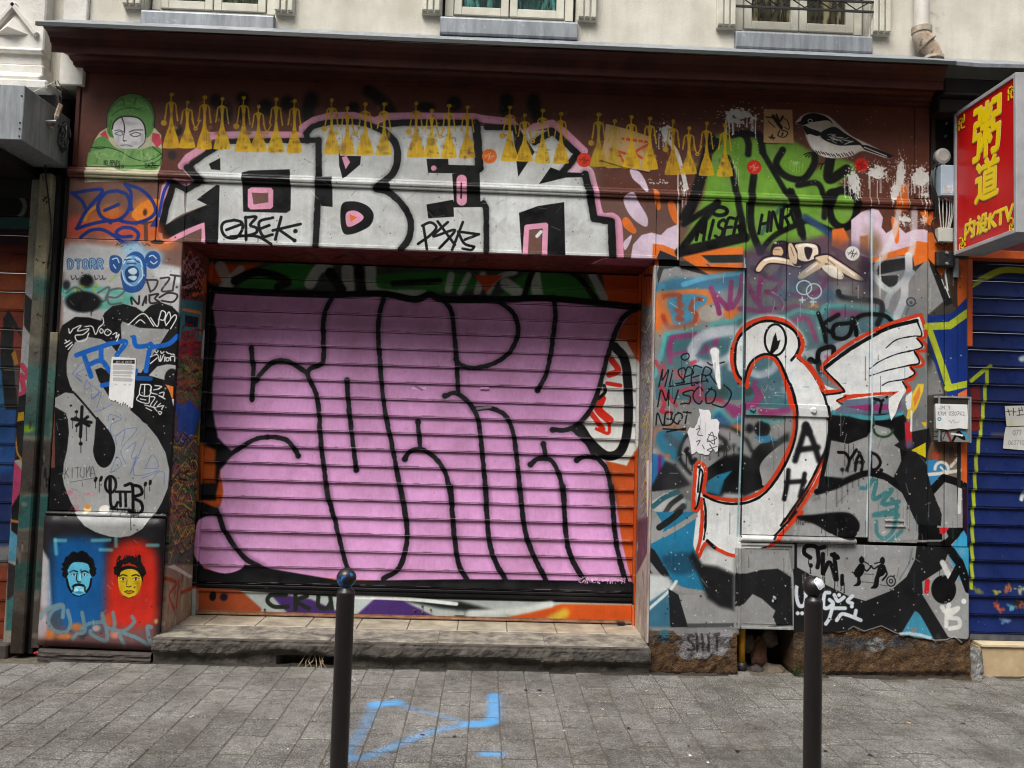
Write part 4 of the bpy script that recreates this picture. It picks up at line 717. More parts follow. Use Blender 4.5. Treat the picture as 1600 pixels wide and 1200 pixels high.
for t, w_ in (('770,1150 790,1080 860,1025 960,1018 1050,1040 1105,1110 1120,1210',14),('870,1030 895,1100 900,1180',12),('800,1165 850,1160 890,1180',7),('800,1200 850,1215 885,1200 850,1175 800,1195',6),('950,1180 1010,1160 1090,1160',9),('960,1210 1010,1230 1070,1205 1020,1185 960,1205',7),('900,1180 885,1262 920,1272',6),('860,1322 920,1314 975,1330',8),('885,1270 900,1280',6),('1120,1210 1105,1290 1045,1345',8),('712,1130 716,1000 762,900 850,812 960,780 1080,802 1168,880 1212,1000 1205,1140',7)): c.st(t, w_, (34,38,34), 3)
for x, y, rx, ry in ((830,1250,26,60),(1085,1250,20,60),(960,1090,80,16),(900,1320,70,16),(1010,1300,40,20)): c.blob(x, y, rx, ry, (170,168,174), .9, .6)
c.poly('530,1420 590,1270 690,1225 790,1330 900,1370 1050,1370 1180,1330 1270,1350 1290,1400 1240,1560 1100,1580 900,1540 700,1560 540,1520', GD, 4, True)
for i in range(40): c.st([(random.uniform(560, 1250), random.uniform(1380, 1540)), (random.uniform(560, 1250), random.uniform(1380, 1540))], random.uniform(8, 24), random.choice([(130,190,96),(64,112,54),(96,156,76),(50,90,50)]), 12, op=.28)
c.fr(*T15)
c.poly('500,180 520,60 700,20 1000,20 1180,20 1290,80 1280,190 1190,190 1080,215 900,260 760,190 600,190 540,220', GL, 8, False, .9)
for t, w_ in (('540,10 700,5 860,50 960,110 1090,150 1190,130 1290,70',8),('540,0 640,20 700,10',10),('1190,0 1290,90 1240,150 1170,170',8)): c.st(t, w_, (40,60,40), 3)
c.text('NO RPUPS', 685, 185, 44, 15, 5, (30,30,30), slope=.05, jit=2, gap=.45); c.text('GOLP', 800, 240, 44, 16, 5, (30,30,30), jit=2, gap=.45); c.text('GAZE', 1110, 215, 40, 22, 6, (30,30,30), jit=2, gap=.45)
for i in range(30): x = random.uniform(520, 1280); c.st([(x, random.uniform(20, 100)), (x+random.uniform(-60, 60), random.uniform(60, 190))], random.uniform(6, 20), random.choice([(70,120,58),(140,196,106),(58,98,52),(190,200,160)]), 10, op=.35)
c.poly('490,215 560,190 700,195 780,215 900,280 880,300 820,260 600,230 540,280', (206,200,172), 4, False, .8)
# kraft papers: print
c.fr(*T1)
c.poly(off('1385,215 1545,255 1668,300 1680,400 1660,518 1500,485 1350,440 1372,330', O2), (200,166,118), 2)
for t in ('1490,310 1640,330','1420,380 1500,400','1660,340 1570,395 1610,430','1470,410 1500,460'): c.st(off(t, O2), 16, (206,80,40), 3)
for i in (20, 21, 22, 23): figure(*FIG[i], (190,160,50) if i < 22 else YEL)
c.poly(off('932,122 1110,128 1120,338 930,335', O3), (180,146,104), 2)
for t, w_ in (('990,170 1040,240',22),('945,175 1000,180',8),('1010,160 1030,200 1050,170',12),('1050,180 1080,200 1090,250 1060,240',5),('960,200 1000,240',5),('985,285 975,310',8),('965,300 1000,305',8),('985,290 990,318',7),('1030,260 1020,290 1060,300 1080,270 1040,255',7),('1050,275 1045,290',10)): c.st(off(t, O3), w_, (34,30,26), 3)
c.fr(0, 0, 1)
c.specks(75, 400, 285, 830, 160, (222,222,220), (.5, 1.2), .7); c.specks(75, 280, 285, 1000, 120, (30,28,28), (.5, 1.4), .6); c.specks(300, 180, 960, 400, 160, (60,58,56), (.4, 1.2), .6)
for i in range(70): x = random.uniform(300, 940); y = random.uniform(240, 385); c.st([(x, y), (x+random.uniform(-18, 18), y+random.uniform(-2, 12))], random.uniform(.5, 1.2), random.choice([(150,152,152),(236,238,238),(110,110,110)]), op=.5)
for i in range(60): x = random.uniform(80, 280); y = random.uniform(440, 980); c.st([(x, y), (x+random.uniform(-10, 10), y+random.uniform(-2, 14))], random.uniform(.5, 1.1), random.choice([(206,206,204),(70,70,70)]), op=.45)
c.wear(.10, (3, 10, 40, 130))
# ------------------------------------------------------------------ roller shutter (plane y = 0.6)
SHY = 0.60
s = Canvas('shutter_paint', 'y', SHY, -2.30, 1.30, 0.10, 3.15, 290, (184,78,30))
ZD = (0, 380, 2.963); ZE = (530, 380, 2.963); ZG = (0, 760, 2.728); ZH = (530, 760, 2.728); ZT = (300, 390, 2.222)
PINK = (208, 150, 200)
s.fr(*ZT)
s.poly('40,30 1560,70 1560,200 40,140', (60,66,60), 4); s.poly('1420,60 1570,60 1570,240 1440,200', (206,84,30), 10); s.poly('60,50 240,50 120,120 60,120', (206,84,36), 20)
for t in ('190,90 300,50 420,60 400,130 180,140','640,90 900,80 1000,120 900,150 640,140','1080,150 1150,90 1280,85 1380,120 1410,170 1080,170'): s.poly(t, (50,120,50), 14, True)
for t, w_ in (('100,60 130,120',40),('170,70 110,130',30),('410,120 440,70 470,60',40),('540,70 545,150',44),('620,65 640,150 800,160',40),('900,90 890,140',26),('960,90 930,150',22),('1010,90 990,150',26),('1030,150 1060,100 1120,80',20),('1190,90 1200,160',40),('1090,120 1130,150',44),('1390,90 1430,170',30)): s.st(t, w_, (196,200,196), 12, op=.85)
for t, w_ in (('150,110 230,80 330,110 300,130',30),('480,80 520,140',34),('580,70 590,150',30),('1150,170 1200,60 1320,80 1400,170',20),('700,120 860,110',20)): s.st(t, w_, (16,18,18), 10)
s.poly('980,90 1080,90 1020,150', (200,84,40), 10)
s.fr(0, 0, 1)
s.poly('333,458 480,462 620,466 760,464 870,470 992,482 968,515 950,570 935,630 905,672 945,715 962,780 972,850 988,915 620,908 440,900 355,897 312,884 304,850 320,815 345,790 350,770 342,720 332,690 322,600 320,500', PINK, 3, False)
s.fr(*ZE)
s.poly('1255,440 1330,455 1385,560 1385,930 1330,1030 1200,1000 1110,870 1190,750 1240,560', (216,218,214), 10)
s.st('1275,480 1325,560 1338,800 1310,950 1240,985 1160,920 1120,860', 44, K, 6)
for t, w_ in (('1260,540 1290,590 1250,610',30),('1240,650 1300,660',20),('1215,720 1200,770 1250,820',40),('1160,780 1220,860',26),('1250,830 1245,880 1190,860',16)): s.st(t, w_, (206,40,24), 5)
for t in ('1200,720 1230,690 1225,660',): s.st(t, 16, K, 4)
for x, y in ((1225,1080),(1260,1120)): pass
def L(t, w_=22): s.st(t, w_*1.9, (60,40,60), 30, op=.30); s.st(t, w_, (20,18,22), 4, wob=1.5)
for t in ('210,245 182,370 190,560 210,760 250,960 292,1185','480,260 520,320 535,450 545,560 550,690','355,268 420,238 490,265 620,252 720,266 800,320 828,400 800,490 730,550 640,578 570,570 538,540','36,640 50,800 80,1050','365,830 376,955','303,1000 330,965 380,956 440,990 490,1060 522,1190','490,708 540,695 600,740 640,810 660,950 682,1190','620,768 700,765 770,800 805,880 822,1000 842,1190','945,930 956,1000','884,1025 920,1000 980,1005 1020,1080 1040,1190','990,250 1000,330 985,470 960,600 920,680','1395,295 1320,340 1280,410 1240,530 1200,680 1150,790 1070,860 985,865','1085,865 1150,930 1182,990','1098,1005 1140,988 1200,1002 1240,1060 1268,1190'): L(t)
s.st('640,766 700,758', 14, (130,110,130), 8)
for x, y in ((38,636),(80,1050),(365,828),(305,1000),(945,930),(886,1025),(918,682),(988,865),(490,708),(1100,1005)): s.blob(x, y, 14, 14, (20,18,22), .3)
s.st('-650,215 -300,232 0,240 200,236 350,262 420,240 490,262 770,262 980,258 1390,300', 32, K, 6)
s.fr(*ZH)
for t in ('262,0 290,180 278,290 250,355 190,392','475,0 490,200 510,330 548,404','622,0 645,260 712,406','768,0 800,220 884,408','953,0 975,260 1048,412','1158,0 1180,240 1222,414'): L(t)
s.st('-600,380 0,408 600,405 1240,415', 20, K, 6)
s.poly('-600,375 0,405 1250,412 1250,505 0,480 -600,440', (20,20,22), 5)
for i in range(30): s.blob(random.uniform(-500, 1200), random.uniform(420, 490), random.uniform(30, 90), random.uniform(6, 16), (44,42,42), .9, .5)
s.poly('-620,430 0,470 1250,500 1250,640 -620,600', (176,186,186), 6)
for t, cl in (('60,560 160,470 260,480 420,560','(70,44,110)'),('700,560 950,500 1250,505 1250,640 940,610','(206,84,30)'),('-300,450 -120,480 60,560 60,600 -200,560','(70,44,110)'),('-600,430 -420,440 -330,520 -350,600 -600,590','(160,74,40)')): s.poly(t, eval(cl), 14)
s.poly('240,480 520,490 720,545 440,520', (24,30,30), 24); s.st('560,540 760,530 900,500', 30, (214,222,220), 20); s.st('900,570 960,540', 40, (206,196,60), 30, op=.8); s.st('60,575 600,600 900,605', 20, (196,176,150), 10); s.st('60,470 300,480 500,500', 16, (226,230,230), 6)
s.fr(240, 880, 6.667)
s.blob(620, 340, 36, 50, K, .2); s.blob(735, 350, 40, 40, (30,20,40), .4)
for t in ('1380,330 1230,330 1190,390 1260,450 1400,450','1480,330 1480,480','1600,340 1490,390 1620,470'): s.st(t, 44, (34,40,34), 14)
for t in ('1720,330 1720,440 1800,470 1850,400','1840,330 1860,470'): s.st(t, 44, (34,40,34), 14)
s.poly('480,480 1700,520 1700,580 480,540', (150,110,90), 10); s.st('960,170 1100,150 1180,230', 60, (150,180,190), 30)
s.fr(*ZD)
s.poly('940,150 1000,210 985,300 1005,420 1000,500 985,650 985,780 1010,900 1085,975 1020,1050 1000,1190 930,1190', (18,18,20), 14)
for t in ('1165,485 1175,600 1168,725','1185,640 1250,562 1330,548 1420,600','1540,245 1500,350 1500,520 1488,560 1425,600 1470,720 1490,950 1522,1190','1070,975 1180,910 1270,898 1340,920 1382,985'): L(t)
for x, y in ((1165,490),(1168,720),(1382,985)): s.blob(x, y, 13, 13, (20,18,22), .3)
s.fr(*ZG)
for t in ('1388,0 1430,150 1473,320 1500,380','925,100 965,200 1040,300 1120,345 1180,380'): L(t, 20)
s.poly('850,60 920,90 930,140 870,140 835,200 830,280 870,350 960,370 1040,330 1120,345 1420,395 1420,440 820,420 800,100', (18,18,20), 8)
s.poly('850,150 925,128 960,200 1040,310 1030,350 960,370 880,345 850,290', PINK, 5, True); L('925,100 965,200 1040,300 1120,345', 20)
s.fr(*ZD); s.poly('930,920 1000,960 1000,1110 940,1110', (176,84,34), 20)
s.specks(1000, 250, 1600, 1190, 40, (150,100,140), (1, 3)); s.fr(*ZE); s.specks(0, 250, 1250, 1190, 60, (150,100,140), (1, 3)); s.fr(*ZH); s.specks(1020, 385, 1220, 412, 120, (236,190,226), (2, 4), .7)
s.fr(*ZE); s.st('340,672 400,672', 8, (236,200,230), 3); s.st('355,665 385,680', 10, (160,100,150), 3)
for k_ in range(20):       # paint missing along the slat joints
    for j_ in range(46):
        v_ = (.438+k_*.1335+random.choice((.008, .016))-s.v0)*s.res; u_ = random.uniform(0, s.W)
        ry_ = int(v_); 
        if 0 < ry_ < s.H:
            pk_ = (236, 190, 224) if 250 < v_ < 640 or k_ < 17 else (150, 120, 100)
            s.st(None, 1, pk_ if random.random() < .6 else (60, 40, 50), raw=np.array([(u_, v_), (u_+random.uniform(4, 40), v_)]), op=random.uniform(.3, .7))
s.wear(.08, (3, 12, 60, 160))

# ------------------------------------------------------------------ reveals of the doorway (planes x = const), scribbled over
def reveal(name, x, base):
    return Canvas(name, 'x', x, -0.02, 0.66, 0.10, 3.05, 240, base)
rl = reveal('left_reveal_paint', -2.24, (92,80,76))
rl.fr(60, 360, 5.714)
rl.poly('1250,130 1500,130 1500,640 1250,640', (118,62,50), 10); rl.poly('1380,420 1500,400 1500,560 1380,600', (196,96,40), 20)
for i in range(30): rl.scrawl(random.uniform(1270, 1330), random.uniform(220, 600), 150, 120, 6, 14, random.choice([(30,24,26),(40,30,30),(196,150,160)]), .8)
rl.poly('1250,620 1470,640 1460,1000 1240,1000', (60,120,126), 20); rl.st('1290,710 1450,740 1440,960', 26, (206,120,60), 4, False); rl.poly('1310,760 1430,780 1420,870 1310,860', (30,40,44), 4)
for i in range(16): rl.ring(random.uniform(1280, 1440), random.uniform(900, 1180), random.uniform(30, 70), random.uniform(30, 80), 14, random.choice([(160,40,44),(180,50,50),(120,30,36)]), 4)
rl.poly('1470,900 1500,880 1500,1200 1450,1150', (180,182,180), 6)
rl.fr(60, 550, 5.714)
for i in range(90): rl.scrawl(random.uniform(1210, 1330), random.uniform(60, 470), 190, 90, 6, random.uniform(9, 20), random.choice([(40,34,34),(60,120,70),(150,50,50),(120,150,60),(80,70,60),(160,90,50)]), .8)
rl.poly('1200,430 1290,480 1350,430 1460,560 1420,640 1370,820 1290,840 1230,790 1250,620', (36,88,170), 8); rl.poly('1440,600 1470,560 1470,1000 1420,800', (160,150,50), 10)
rl.poly('1280,840 1320,840 1310,940 1270,900', (180,190,200), 6)
for i in range(22): rl.ring(random.uniform(1220, 1400), random.uniform(930, 1300), random.uniform(14, 40), random.uniform(40, 90), 12, random.choice([K, (196,166,80), (206,176,110), K, (120,110,110)]), 4)
rl.fr(250, 560, 2.73)
for i in range(150): rl.scrawl(random.uniform(15, 80), random.uniform(330, 890), 90, 70, 5, random.uniform(4, 9), random.choice([(46,86,50),(196,160,70),K,(40,70,44),(90,60,90),(60,110,60),(160,90,60)]), .85)
rl.poly('0,880 150,880 150,1200 0,1200', (150,130,112), 20)
for i in range(26): rl.blob(random.uniform(10, 140), random.uniform(880, 1160), random.uniform(4, 16), random.uniform(8, 40), random.choice([(176,160,136),(140,84,60),(190,178,160),(110,90,76)]), .6, .6)
for t in ('30,940 70,960 40,1010 60,1070','80,950 70,1060','90,1000 140,980'): rl.st(t, 16, (160,70,44), 5)
rl.poly('30,890 60,880 140,930 130,940 70,905', (206,200,196), 3); rl.a *= 1.15; rl.wear(.15)
rr = reveal('right_reveal_paint', 1.21, (128,118,122))
rr.fr(980, 400, 1.935)
rr.poly('30,0 90,0 90,160 30,160', (206,100,44), 10); rr.poly('40,0 90,0 80,30 40,20', (96,36,40), 5)
for t in ('55,50 60,120','65,40 70,130','50,60 80,60'): rr.st(t, 7, (40,30,80), 3)
rr.poly('30,150 90,150 90,800 30,800', (140,134,136), 20)
for i in range(90): rr.scrawl(random.uniform(34, 60), random.uniform(160, 800), 40, 70, 4, random.uniform(2, 6), random.choice([(80,78,80),(90,130,90),(200,200,196),(206,190,50),(110,80,110),(96,92,96)]), .8)
rr.text('AZUVNA', 48, 730, 110, 16, 5, (206,190,50), slope=-8, jit=3) if False else None
for y in (520, 580, 650, 700, 740): rr.st([(44, y), (62, y-40), (56, y+30), (70, y-10)], 5, (210,190,50), 2)
rr.poly('30,800 90,780 90,960 30,980', (96,66,80), 20); rr.poly('20,980 60,900 90,940 90,1200 20,1200', (176,164,152), 10)
for i in range(20): rr.blob(random.uniform(20, 80), random.uniform(860, 1180), random.uniform(3, 8), random.uniform(6, 40), random.choice([(226,222,216),(110,84,84),(150,130,120)]), .5, .7)
rr.poly('58,620 72,615 74,780 60,790', (232,230,228), 2); rr.wear(.1)
# ------------------------------------------------------------------ soffit of the lintel
sf = Canvas('soffit_paint', 'z', 2.985, -2.25, 1.22, -0.02, 0.66, 200, (104,44,40))
sf.fr(300, 390, 2.222)
for t in ('280,15 330,30 400,10 440,40','500,30 560,10 620,40 700,15','720,15 800,40 880,20 830,45','900,15 980,20 960,45 1020,30'): sf.st(t, 10, (40,14,16), 6, op=.8)
sf.poly('1380,50 1420,30 1600,20 1600,60', (150,80,96), 10); sf.st('1390,50 1430,32 1480,30', 6, (220,180,190)); sf.wear(.1)
# ------------------------------------------------------------------ neighbours' shutters
bl = Canvas('blue_shutter_paint', 'y', 0.16, 3.50, 4.60, 0.15, 3.20, 220, (24, 40, 94))
bl.fr(1430, 380, 3.53)
bl.st('300,235 380,190 480,150 620,155 760,170', 36, (176,190,50), 6); bl.poly('300,250 350,170 480,120 500,110 320,110', (40,40,30), 20, False, .7)
bl.st('300,760 390,690 405,680', 22, (176,190,50), 4); bl.st('395,690 370,900 330,1200 310,1500 305,1900', 20, (176,190,50), 4, False)
bl.poly('300,800 355,780 350,1030 300,1040', (110,34,34), 6); bl.st('640,620 580,640', 30, (160,176,180), 20); bl.st('420,1060 480,1060', 30, (70,70,96), 20)
bl.fr(1360, 660, 6.667); bl.st('1600,700 1560,800', 40, (206,214,220), 20)
bl.fr(1360, 900, 6.667)
for x, y, rx, ry, cl in ((1420,130,30,50,(200,110,50)),(1310,310,40,60,(206,90,50)),(1550,300,60,40,(206,100,40)),(1450,320,60,40,(100,170,190)),(1500,280,40,20,(40,40,40)),(1400,470,60,30,(120,150,180)),(1300,160,40,20,(160,160,60)),(1100,150,50,20,(110,110,60)),(1540,140,60,30,(190,190,120))):
    for j in range(10): bl.blob(x+random.gauss(0, rx*.5), y+random.gauss(0, ry*.5), random.uniform(6, 22), random.uniform(6, 26), cl, .6, .6)
bl.specks(1020, -1500, 1900, 550, 60, (170,180,200), (1.5, 5), .6); bl.wear(.12)
ls = Canvas('left_neighbour_paint', 'y', 0.10, -4.60, -3.05, 0.0, 3.4, 220, (150, 60, 40))
ls.fr(0, 290, 3.243)
ls.poly('-900,-40 130,-40 130,230 -900,230', (34,32,32), 3); ls.ring(30, 100, 80, 70, 22, (176,178,176), 12, -80, 110); ls.poly('-900,190 140,150 140,215 -900,215', (70,130,128), 8)
ls.poly('-900,230 130,230 110,500 -900,560', (150,44,32), 6); ls.poly('-900,400 110,380 110,620 -900,760', (206,96,36), 90); ls.poly('-900,230 130,230 110,300 -900,300', (70,30,50), 40)
ls.poly('-900,900 60,860 80,1300 -900,1300', (40,120,180), 40)
for a in range(14):
    x = random.uniform(0, 90); ls.st([(20, 760), (x*.6, 640+abs(x-40)), (x, 700+abs(x-50)*1.5)], 16, (14,14,16), 5, taper=(1.2, .3))
ls.st('20,740 20,900 40,1100 60,1300', 60, (16,16,18), 8); ls.poly('40,850 60,830 80,900 60,910', (206,140,40), 4); ls.st('0,930 80,935', 6, (150,130,90)); 
ls.fr(0, 640, 3.0)
ls.poly('-900,0 60,0 50,640 -900,720', (30,90,170), 10); ls.poly('-900,300 50,300 40,620 -900,640', (24,50,120), 60); ls.poly('-900,680 40,640 20,760 -900,800', (170,170,176), 40); ls.poly('-900,730 30,730 20,1060 -900,1060', (186,84,50), 30)
ls.a *= .62; ls.wear(.2)  # shade under the housing put into the colour: whole shutter paint darkened
lp = Canvas('left_strip_paint', 'y', 0.02, -3.75, -3.05, 0.0, 3.4, 220, (186,182,166))
lp.fr(0, 290, 3.243)
lp.poly('130,450 160,440 150,560 110,560', (190,192,192), 8); lp.poly('110,540 155,580 140,780 110,700', (40,38,40), 8); lp.poly('100,700 150,760 130,920 80,920', (186,188,190), 10)
lp.st('80,980 130,960 100,910',26, (214,70,110), 4); lp.st('95,960 110,1040 85,1060', 24, (214,70,110), 4); lp.poly('80,1070 130,1050 120,1300 60,1300', (24,22,26), 8); lp.poly('80,1150 110,1145 110,1190 75,1195', (206,166,40), 3)
lp.fr(0, 640, 3.0)
lp.poly('50,100 110,60 100,230 50,240', (30,28,30), 8); lp.st('60,120 70,200 95,240', 8, (200,140,50)); lp.poly('45,230 95,290 90,380 40,460', (206,70,120), 6); lp.poly('40,460 90,380 80,600 40,600', (24,22,24), 8); lp.st('30,520 80,530', 12, (190,120,50)); lp.poly('30,560 80,600 75,720 25,710', (90,160,190), 8); lp.poly('25,720 75,740 70,900 20,900', (50,44,46), 10); lp.poly('20,900 70,860 60,1040 15,1040', (70,130,130), 12)
lp.a *= .75; lp.wear(.2)  # strip paint darkened as well, for the same shade
# ------------------------------------------------------------------ chalk-blue arrow sprayed on the paving (plane z = 0): mask only
gm = Canvas('pavement_paint', 'z', 0.0, -1.4, 0.6, -2.0, -0.2, 260, (0, 0, 0))
gm.fr(530, 760, 2.728); gm.k = 260/240.0
for t, w_, o in (('150,925 120,1000 80,1070 20,1150',46,.55),('160,930 240,920',60,.9),('230,925 400,970 560,1010',36,.6),('20,1160 120,1150 280,1090 420,1040 560,1015 650,1000',46,.7),('560,1015 650,1000 660,890',52,.85),('620,1140 680,1140',42,.9)):
    gm.st(t, w_*1.25, (255,255,255), 50, op=min(1, o*1.1))
# ------------------------------------------------------------------ materials
def lin(cc): return tuple(((v/255)/12.92 if v/255 <= .04045 else ((v/255+.055)/1.055)**2.4) for v in cc)+(1.0,)
class NB:
    def __init__(s, name):
        s.m = bpy.data.materials.new(name); s.m.use_nodes = True
        s.t = s.m.node_tree; s.t.nodes.clear()
        s.o = s.n('ShaderNodeOutputMaterial'); s.b = s.n('ShaderNodeBsdfPrincipled'); s.l(s.b.outputs[0], s.o.inputs[0])
        s.geo = None
    def n(s, k): return s.t.nodes.new(k)
    def l(s, a, b): s.t.links.new(a, b)
    def pos(s):
        if not s.geo: s.geo = s.n('ShaderNodeNewGeometry')
        return s.geo.outputs['Position']
    def noise(s, scale, detail=4, rough=.55, vec=None, dist=0.0, stretch=None):
        n = s.n('ShaderNodeTexNoise'); n.inputs['Scale'].default_value = scale; n.inputs['Detail'].default_value = detail; n.inputs['Roughness'].default_value = rough; n.inputs['Distortion'].default_value = dist
        v = vec or s.pos()
        if stretch:
            mp = s.n('ShaderNodeMapping'); mp.inputs['Scale'].default_value = stretch; s.l(v, mp.inputs[0]); v = mp.outputs[0]
        s.l(v, n.inputs['Vector']); return n.outputs['Fac']
    def ramp(s, f, stops):
        r = s.n('ShaderNodeValToRGB'); e = r.color_ramp.elements
        e[0].position, e[0].color = stops[0]; e[1].position, e[1].color = stops[-1]
        for p, cc in stops[1:-1]: q = e.new(p); q.color = cc
        s.l(f, r.inputs[0]); return r.outputs[0]
    def mix(s, f, a, b, mode='MIX'):
        m = s.n('ShaderNodeMix'); m.data_type = 'RGBA'; m.blend_type = mode
        for v, i in ((f, 0), (a, 6), (b, 7)):
            if hasattr(v, 'links') or hasattr(v, 'is_linked'): s.l(v, m.inputs[i])
            else: m.inputs[i].default_value = v
        return m.outputs[2]
    def math(s, op, a, b=0.0):
        m = s.n('ShaderNodeMath'); m.operation = op
        for v, i in ((a, 0), (b, 1)):
            if hasattr(v, 'is_linked'): s.l(v, m.inputs[i])
            else: m.inputs[i].default_value = v
        return m.outputs[0]
    def bump(s, h, strength=.3, dist=.01):
        b = s.n('ShaderNodeBump'); b.inputs['Strength'].default_value = strength; b.inputs['Distance'].default_value = dist
        s.l(h, b.inputs['Height']); s.l(b.outputs[0], s.b.inputs['Normal'])
    def fin(s, col, rough=.6, metal=0.0, spec=.5):
        if hasattr(col, 'is_linked'): s.l(col, s.b.inputs['Base Color'])
        else: s.b.inputs['Base Color'].default_value = col
        if hasattr(rough, 'is_linked'): s.l(rough, s.b.inputs['Roughness'])
        else: s.b.inputs['Roughness'].default_value = rough
        s.b.inputs['Metallic'].default_value = metal; s.b.inputs['Specular IOR Level'].default_value = spec
        return s.m
MATS = {}
def plain(name, a, b=None, scale=8, rough=.6, metal=0.0, bump=0.0, bscale=60, spec=.5, stretch=None, dirt=None, lo=.35, hi=.65, streak=None):
    """two-tone noise material; dirt = (colour, scale, threshold) adds stains"""
    if name in MATS: return MATS[name]
    k = NB(name); b = b or tuple(v*.8 for v in a)
    col = k.ramp(k.noise(scale, 4, .6, stretch=stretch), [(lo, lin(a)), (hi, lin(b))])
    if dirt:
        f = k.ramp(k.noise(dirt[1], 5, .65, dist=.4), [(dirt[2], (0, 0, 0, 1)), (min(dirt[2]+.14, 1), (1, 1, 1, 1))])
        col = k.mix(f, col, lin(dirt[0]))
    if streak: col = k.mix(.32, col, k.ramp(k.noise(streak[0], 4, .65, stretch=(3, 3, .3)), [(.40, (1, 1, 1, 1)), (.74, lin(streak[1]))]), 'MULTIPLY')
    if bump: k.bump(k.noise(bscale, 3, .65), bump, .01)
    MATS[name] = k.fin(col, rough, metal, spec); return MATS[name]
def painted(cv, axes, rough=.42, bump=.12, bscale=24, spec=.22, chips=None, grit=None):
    k = NB(cv.name); im = getattr(cv, 'im', None) or cv.image(); cv.im = im
    sp = k.n('ShaderNodeSeparateXYZ'); k.l(k.pos(), sp.inputs[0])
    ix = 'XYZ'.index
    u = k.math('DIVIDE', k.math('SUBTRACT', sp.outputs[ix(axes[0])], cv.u0), cv.u1-cv.u0)
    v = k.math('DIVIDE', k.math('SUBTRACT', sp.outputs[ix(axes[1])], cv.v0), cv.v1-cv.v0)
    cb = k.n('ShaderNodeCombineXYZ'); k.l(u, cb.inputs[0]); k.l(v, cb.inputs[1])
    t = k.n('ShaderNodeTexImage'); t.image = im; t.extension = 'EXTEND'; t.interpolation = 'Linear'; k.l(cb.outputs[0], t.inputs[0])
    col = t.outputs['Color']
    # street grime: faint broad dulling, fine streaks and scuffs
    g = k.ramp(k.noise(2.2, 5, .65), [(.35, (1, 1, 1, 1)), (.72, (.62, .60, .57, 1))]); col = k.mix(.9, col, g, 'MULTIPLY')
    st = k.ramp(k.noise(6, 3, .6, stretch=(9, 9, .7)), [(.50, (1, 1, 1, 1)), (.80, (.76, .74, .72, 1))]); col = k.mix(.5, col, st, 'MULTIPLY')
    sc_ = k.ramp(k.noise(70, 2, .75), [(.72, (0, 0, 0, 1)), (.77, (1, 1, 1, 1))]); col = k.mix(k.math('MULTIPLY', sc_, .3), col, lin((176, 172, 166)))
    if chips:
        cf = k.ramp(k.noise(chips[1], 5, .7, dist=.3), [(chips[2], (0, 0, 0, 1)), (chips[2]+.02, (1, 1, 1, 1))]); col = k.mix(cf, col, lin(chips[0]))
    k.bump(k.noise(bscale, 4, .62), bump, .012)
    if grit:
        gf = k.noise(grit[0], 3, .8); col = k.mix(1.0, col, k.ramp(gf, [(.3, (.35, .33, .31, 1)), (.5, (.95, .95, .95, 1)), (.7, (1.5, 1.45, 1.35, 1))]), 'MULTIPLY'); k.bump(k.math('ADD', gf, k.noise(grit[0]*.25, 3, .6)), grit[1], .02)
    rg = k.ramp(k.noise(9, 2, .6), [(.3, (rough-.1,)*3+(1,)), (.7, (rough+.22,)*3+(1,))])
    return k.fin(col, rg, 0.0, spec)
m_front = painted(c, 'XZ', .40, .13, 22, chips=((120, 112, 104), 26, .735)); m_shut = painted(s, 'XZ', .34, .05, 14, spec=.2); m_rl = painted(rl, 'YZ', .5, .4, 30); m_rr = painted(rr, 'YZ', .5, .35, 30)
m_soff = painted(sf, 'XY', .4, .1); m_blue = painted(bl, 'XZ', .32, .05); m_ls = painted(ls, 'XZ', .5, .1); m_lp = painted(lp, 'XZ', .5, .35, 18, chips=((70, 50, 36), 12, .66))
m_plinth = painted(c, 'XZ', .9, .3, 30, spec=.1, grit=(95, 1.0))
BROWN = plain('brown_oil_paint', (80, 38, 30), (62, 28, 24), 5, .45, bump=.08, bscale=18, spec=.25, dirt=((116, 92, 80), 38, .66), streak=(2.4, (150, 140, 136)))
STUCCO = plain('cream_stucco', (220, 216, 204), (200, 195, 182), 3, .9, bump=.5, bscale=140, dirt=((150, 140, 124), 5, .62), streak=(1.6, (176, 168, 154)))
STUCCO2 = plain('white_stone', (222, 220, 214), (198, 194, 186), 5, .85, bump=.35, bscale=40, dirt=((120, 112, 100), 8, .66))
ZINC = plain('zinc_sheet', (148, 153, 158), (120, 125, 131), 4, .45, .2, .05, 30, stretch=(6, 1, 1), dirt=((190, 194, 200), 14, .62), streak=(3.0, (150, 150, 150)))
WOODW = plain('white_window_paint', (206, 204, 190), (186, 182, 166), 6, .5, bump=.08, bscale=30)
CONC = plain('weathered_concrete', (86, 80, 73), (54, 50, 46), 9, .9, bump=.4, bscale=60, dirt=((46, 42, 40), 7, .55))
TREAD = plain('worn_tread', (146, 140, 125), (92, 87, 79), 12, .8, bump=.4, bscale=50, dirt=((66, 61, 55), 7, .54))
STONE = plain('black_kerb_stone', (66, 58, 52), (48, 42, 40), 16, .8, bump=.6, bscale=60, dirt=((110, 84, 56), 24, .62))
TILE = plain('cream_tile', (172, 162, 142), (128, 119, 104), 7, .5, bump=.05, dirt=((170, 92, 56), 16, .65))
IRON = plain('brown_black_iron_paint', (34, 29, 29), (27, 23, 23), 10, .36, bump=.10, bscale=40, dirt=((64, 55, 52), 34, .66), stretch=(3, 3, .5))
STEEL = plain('galvanised_steel', (150, 155, 158), (122, 127, 130), 5, .45, .15, stretch=(8, 8, 1), dirt=((84, 80, 78), 6, .66))
DARK = plain('dark_timber', (34, 28, 27), (22, 19, 19), 8, .6, bump=.2)  # plain near-black timber tone
BLACKV = plain('dark_void', (26, 24, 22), (16, 15, 14), 8, .9, bump=.4)
CABLE = plain('black_cable', (24, 24, 26), (34, 34, 36), 20, .5)
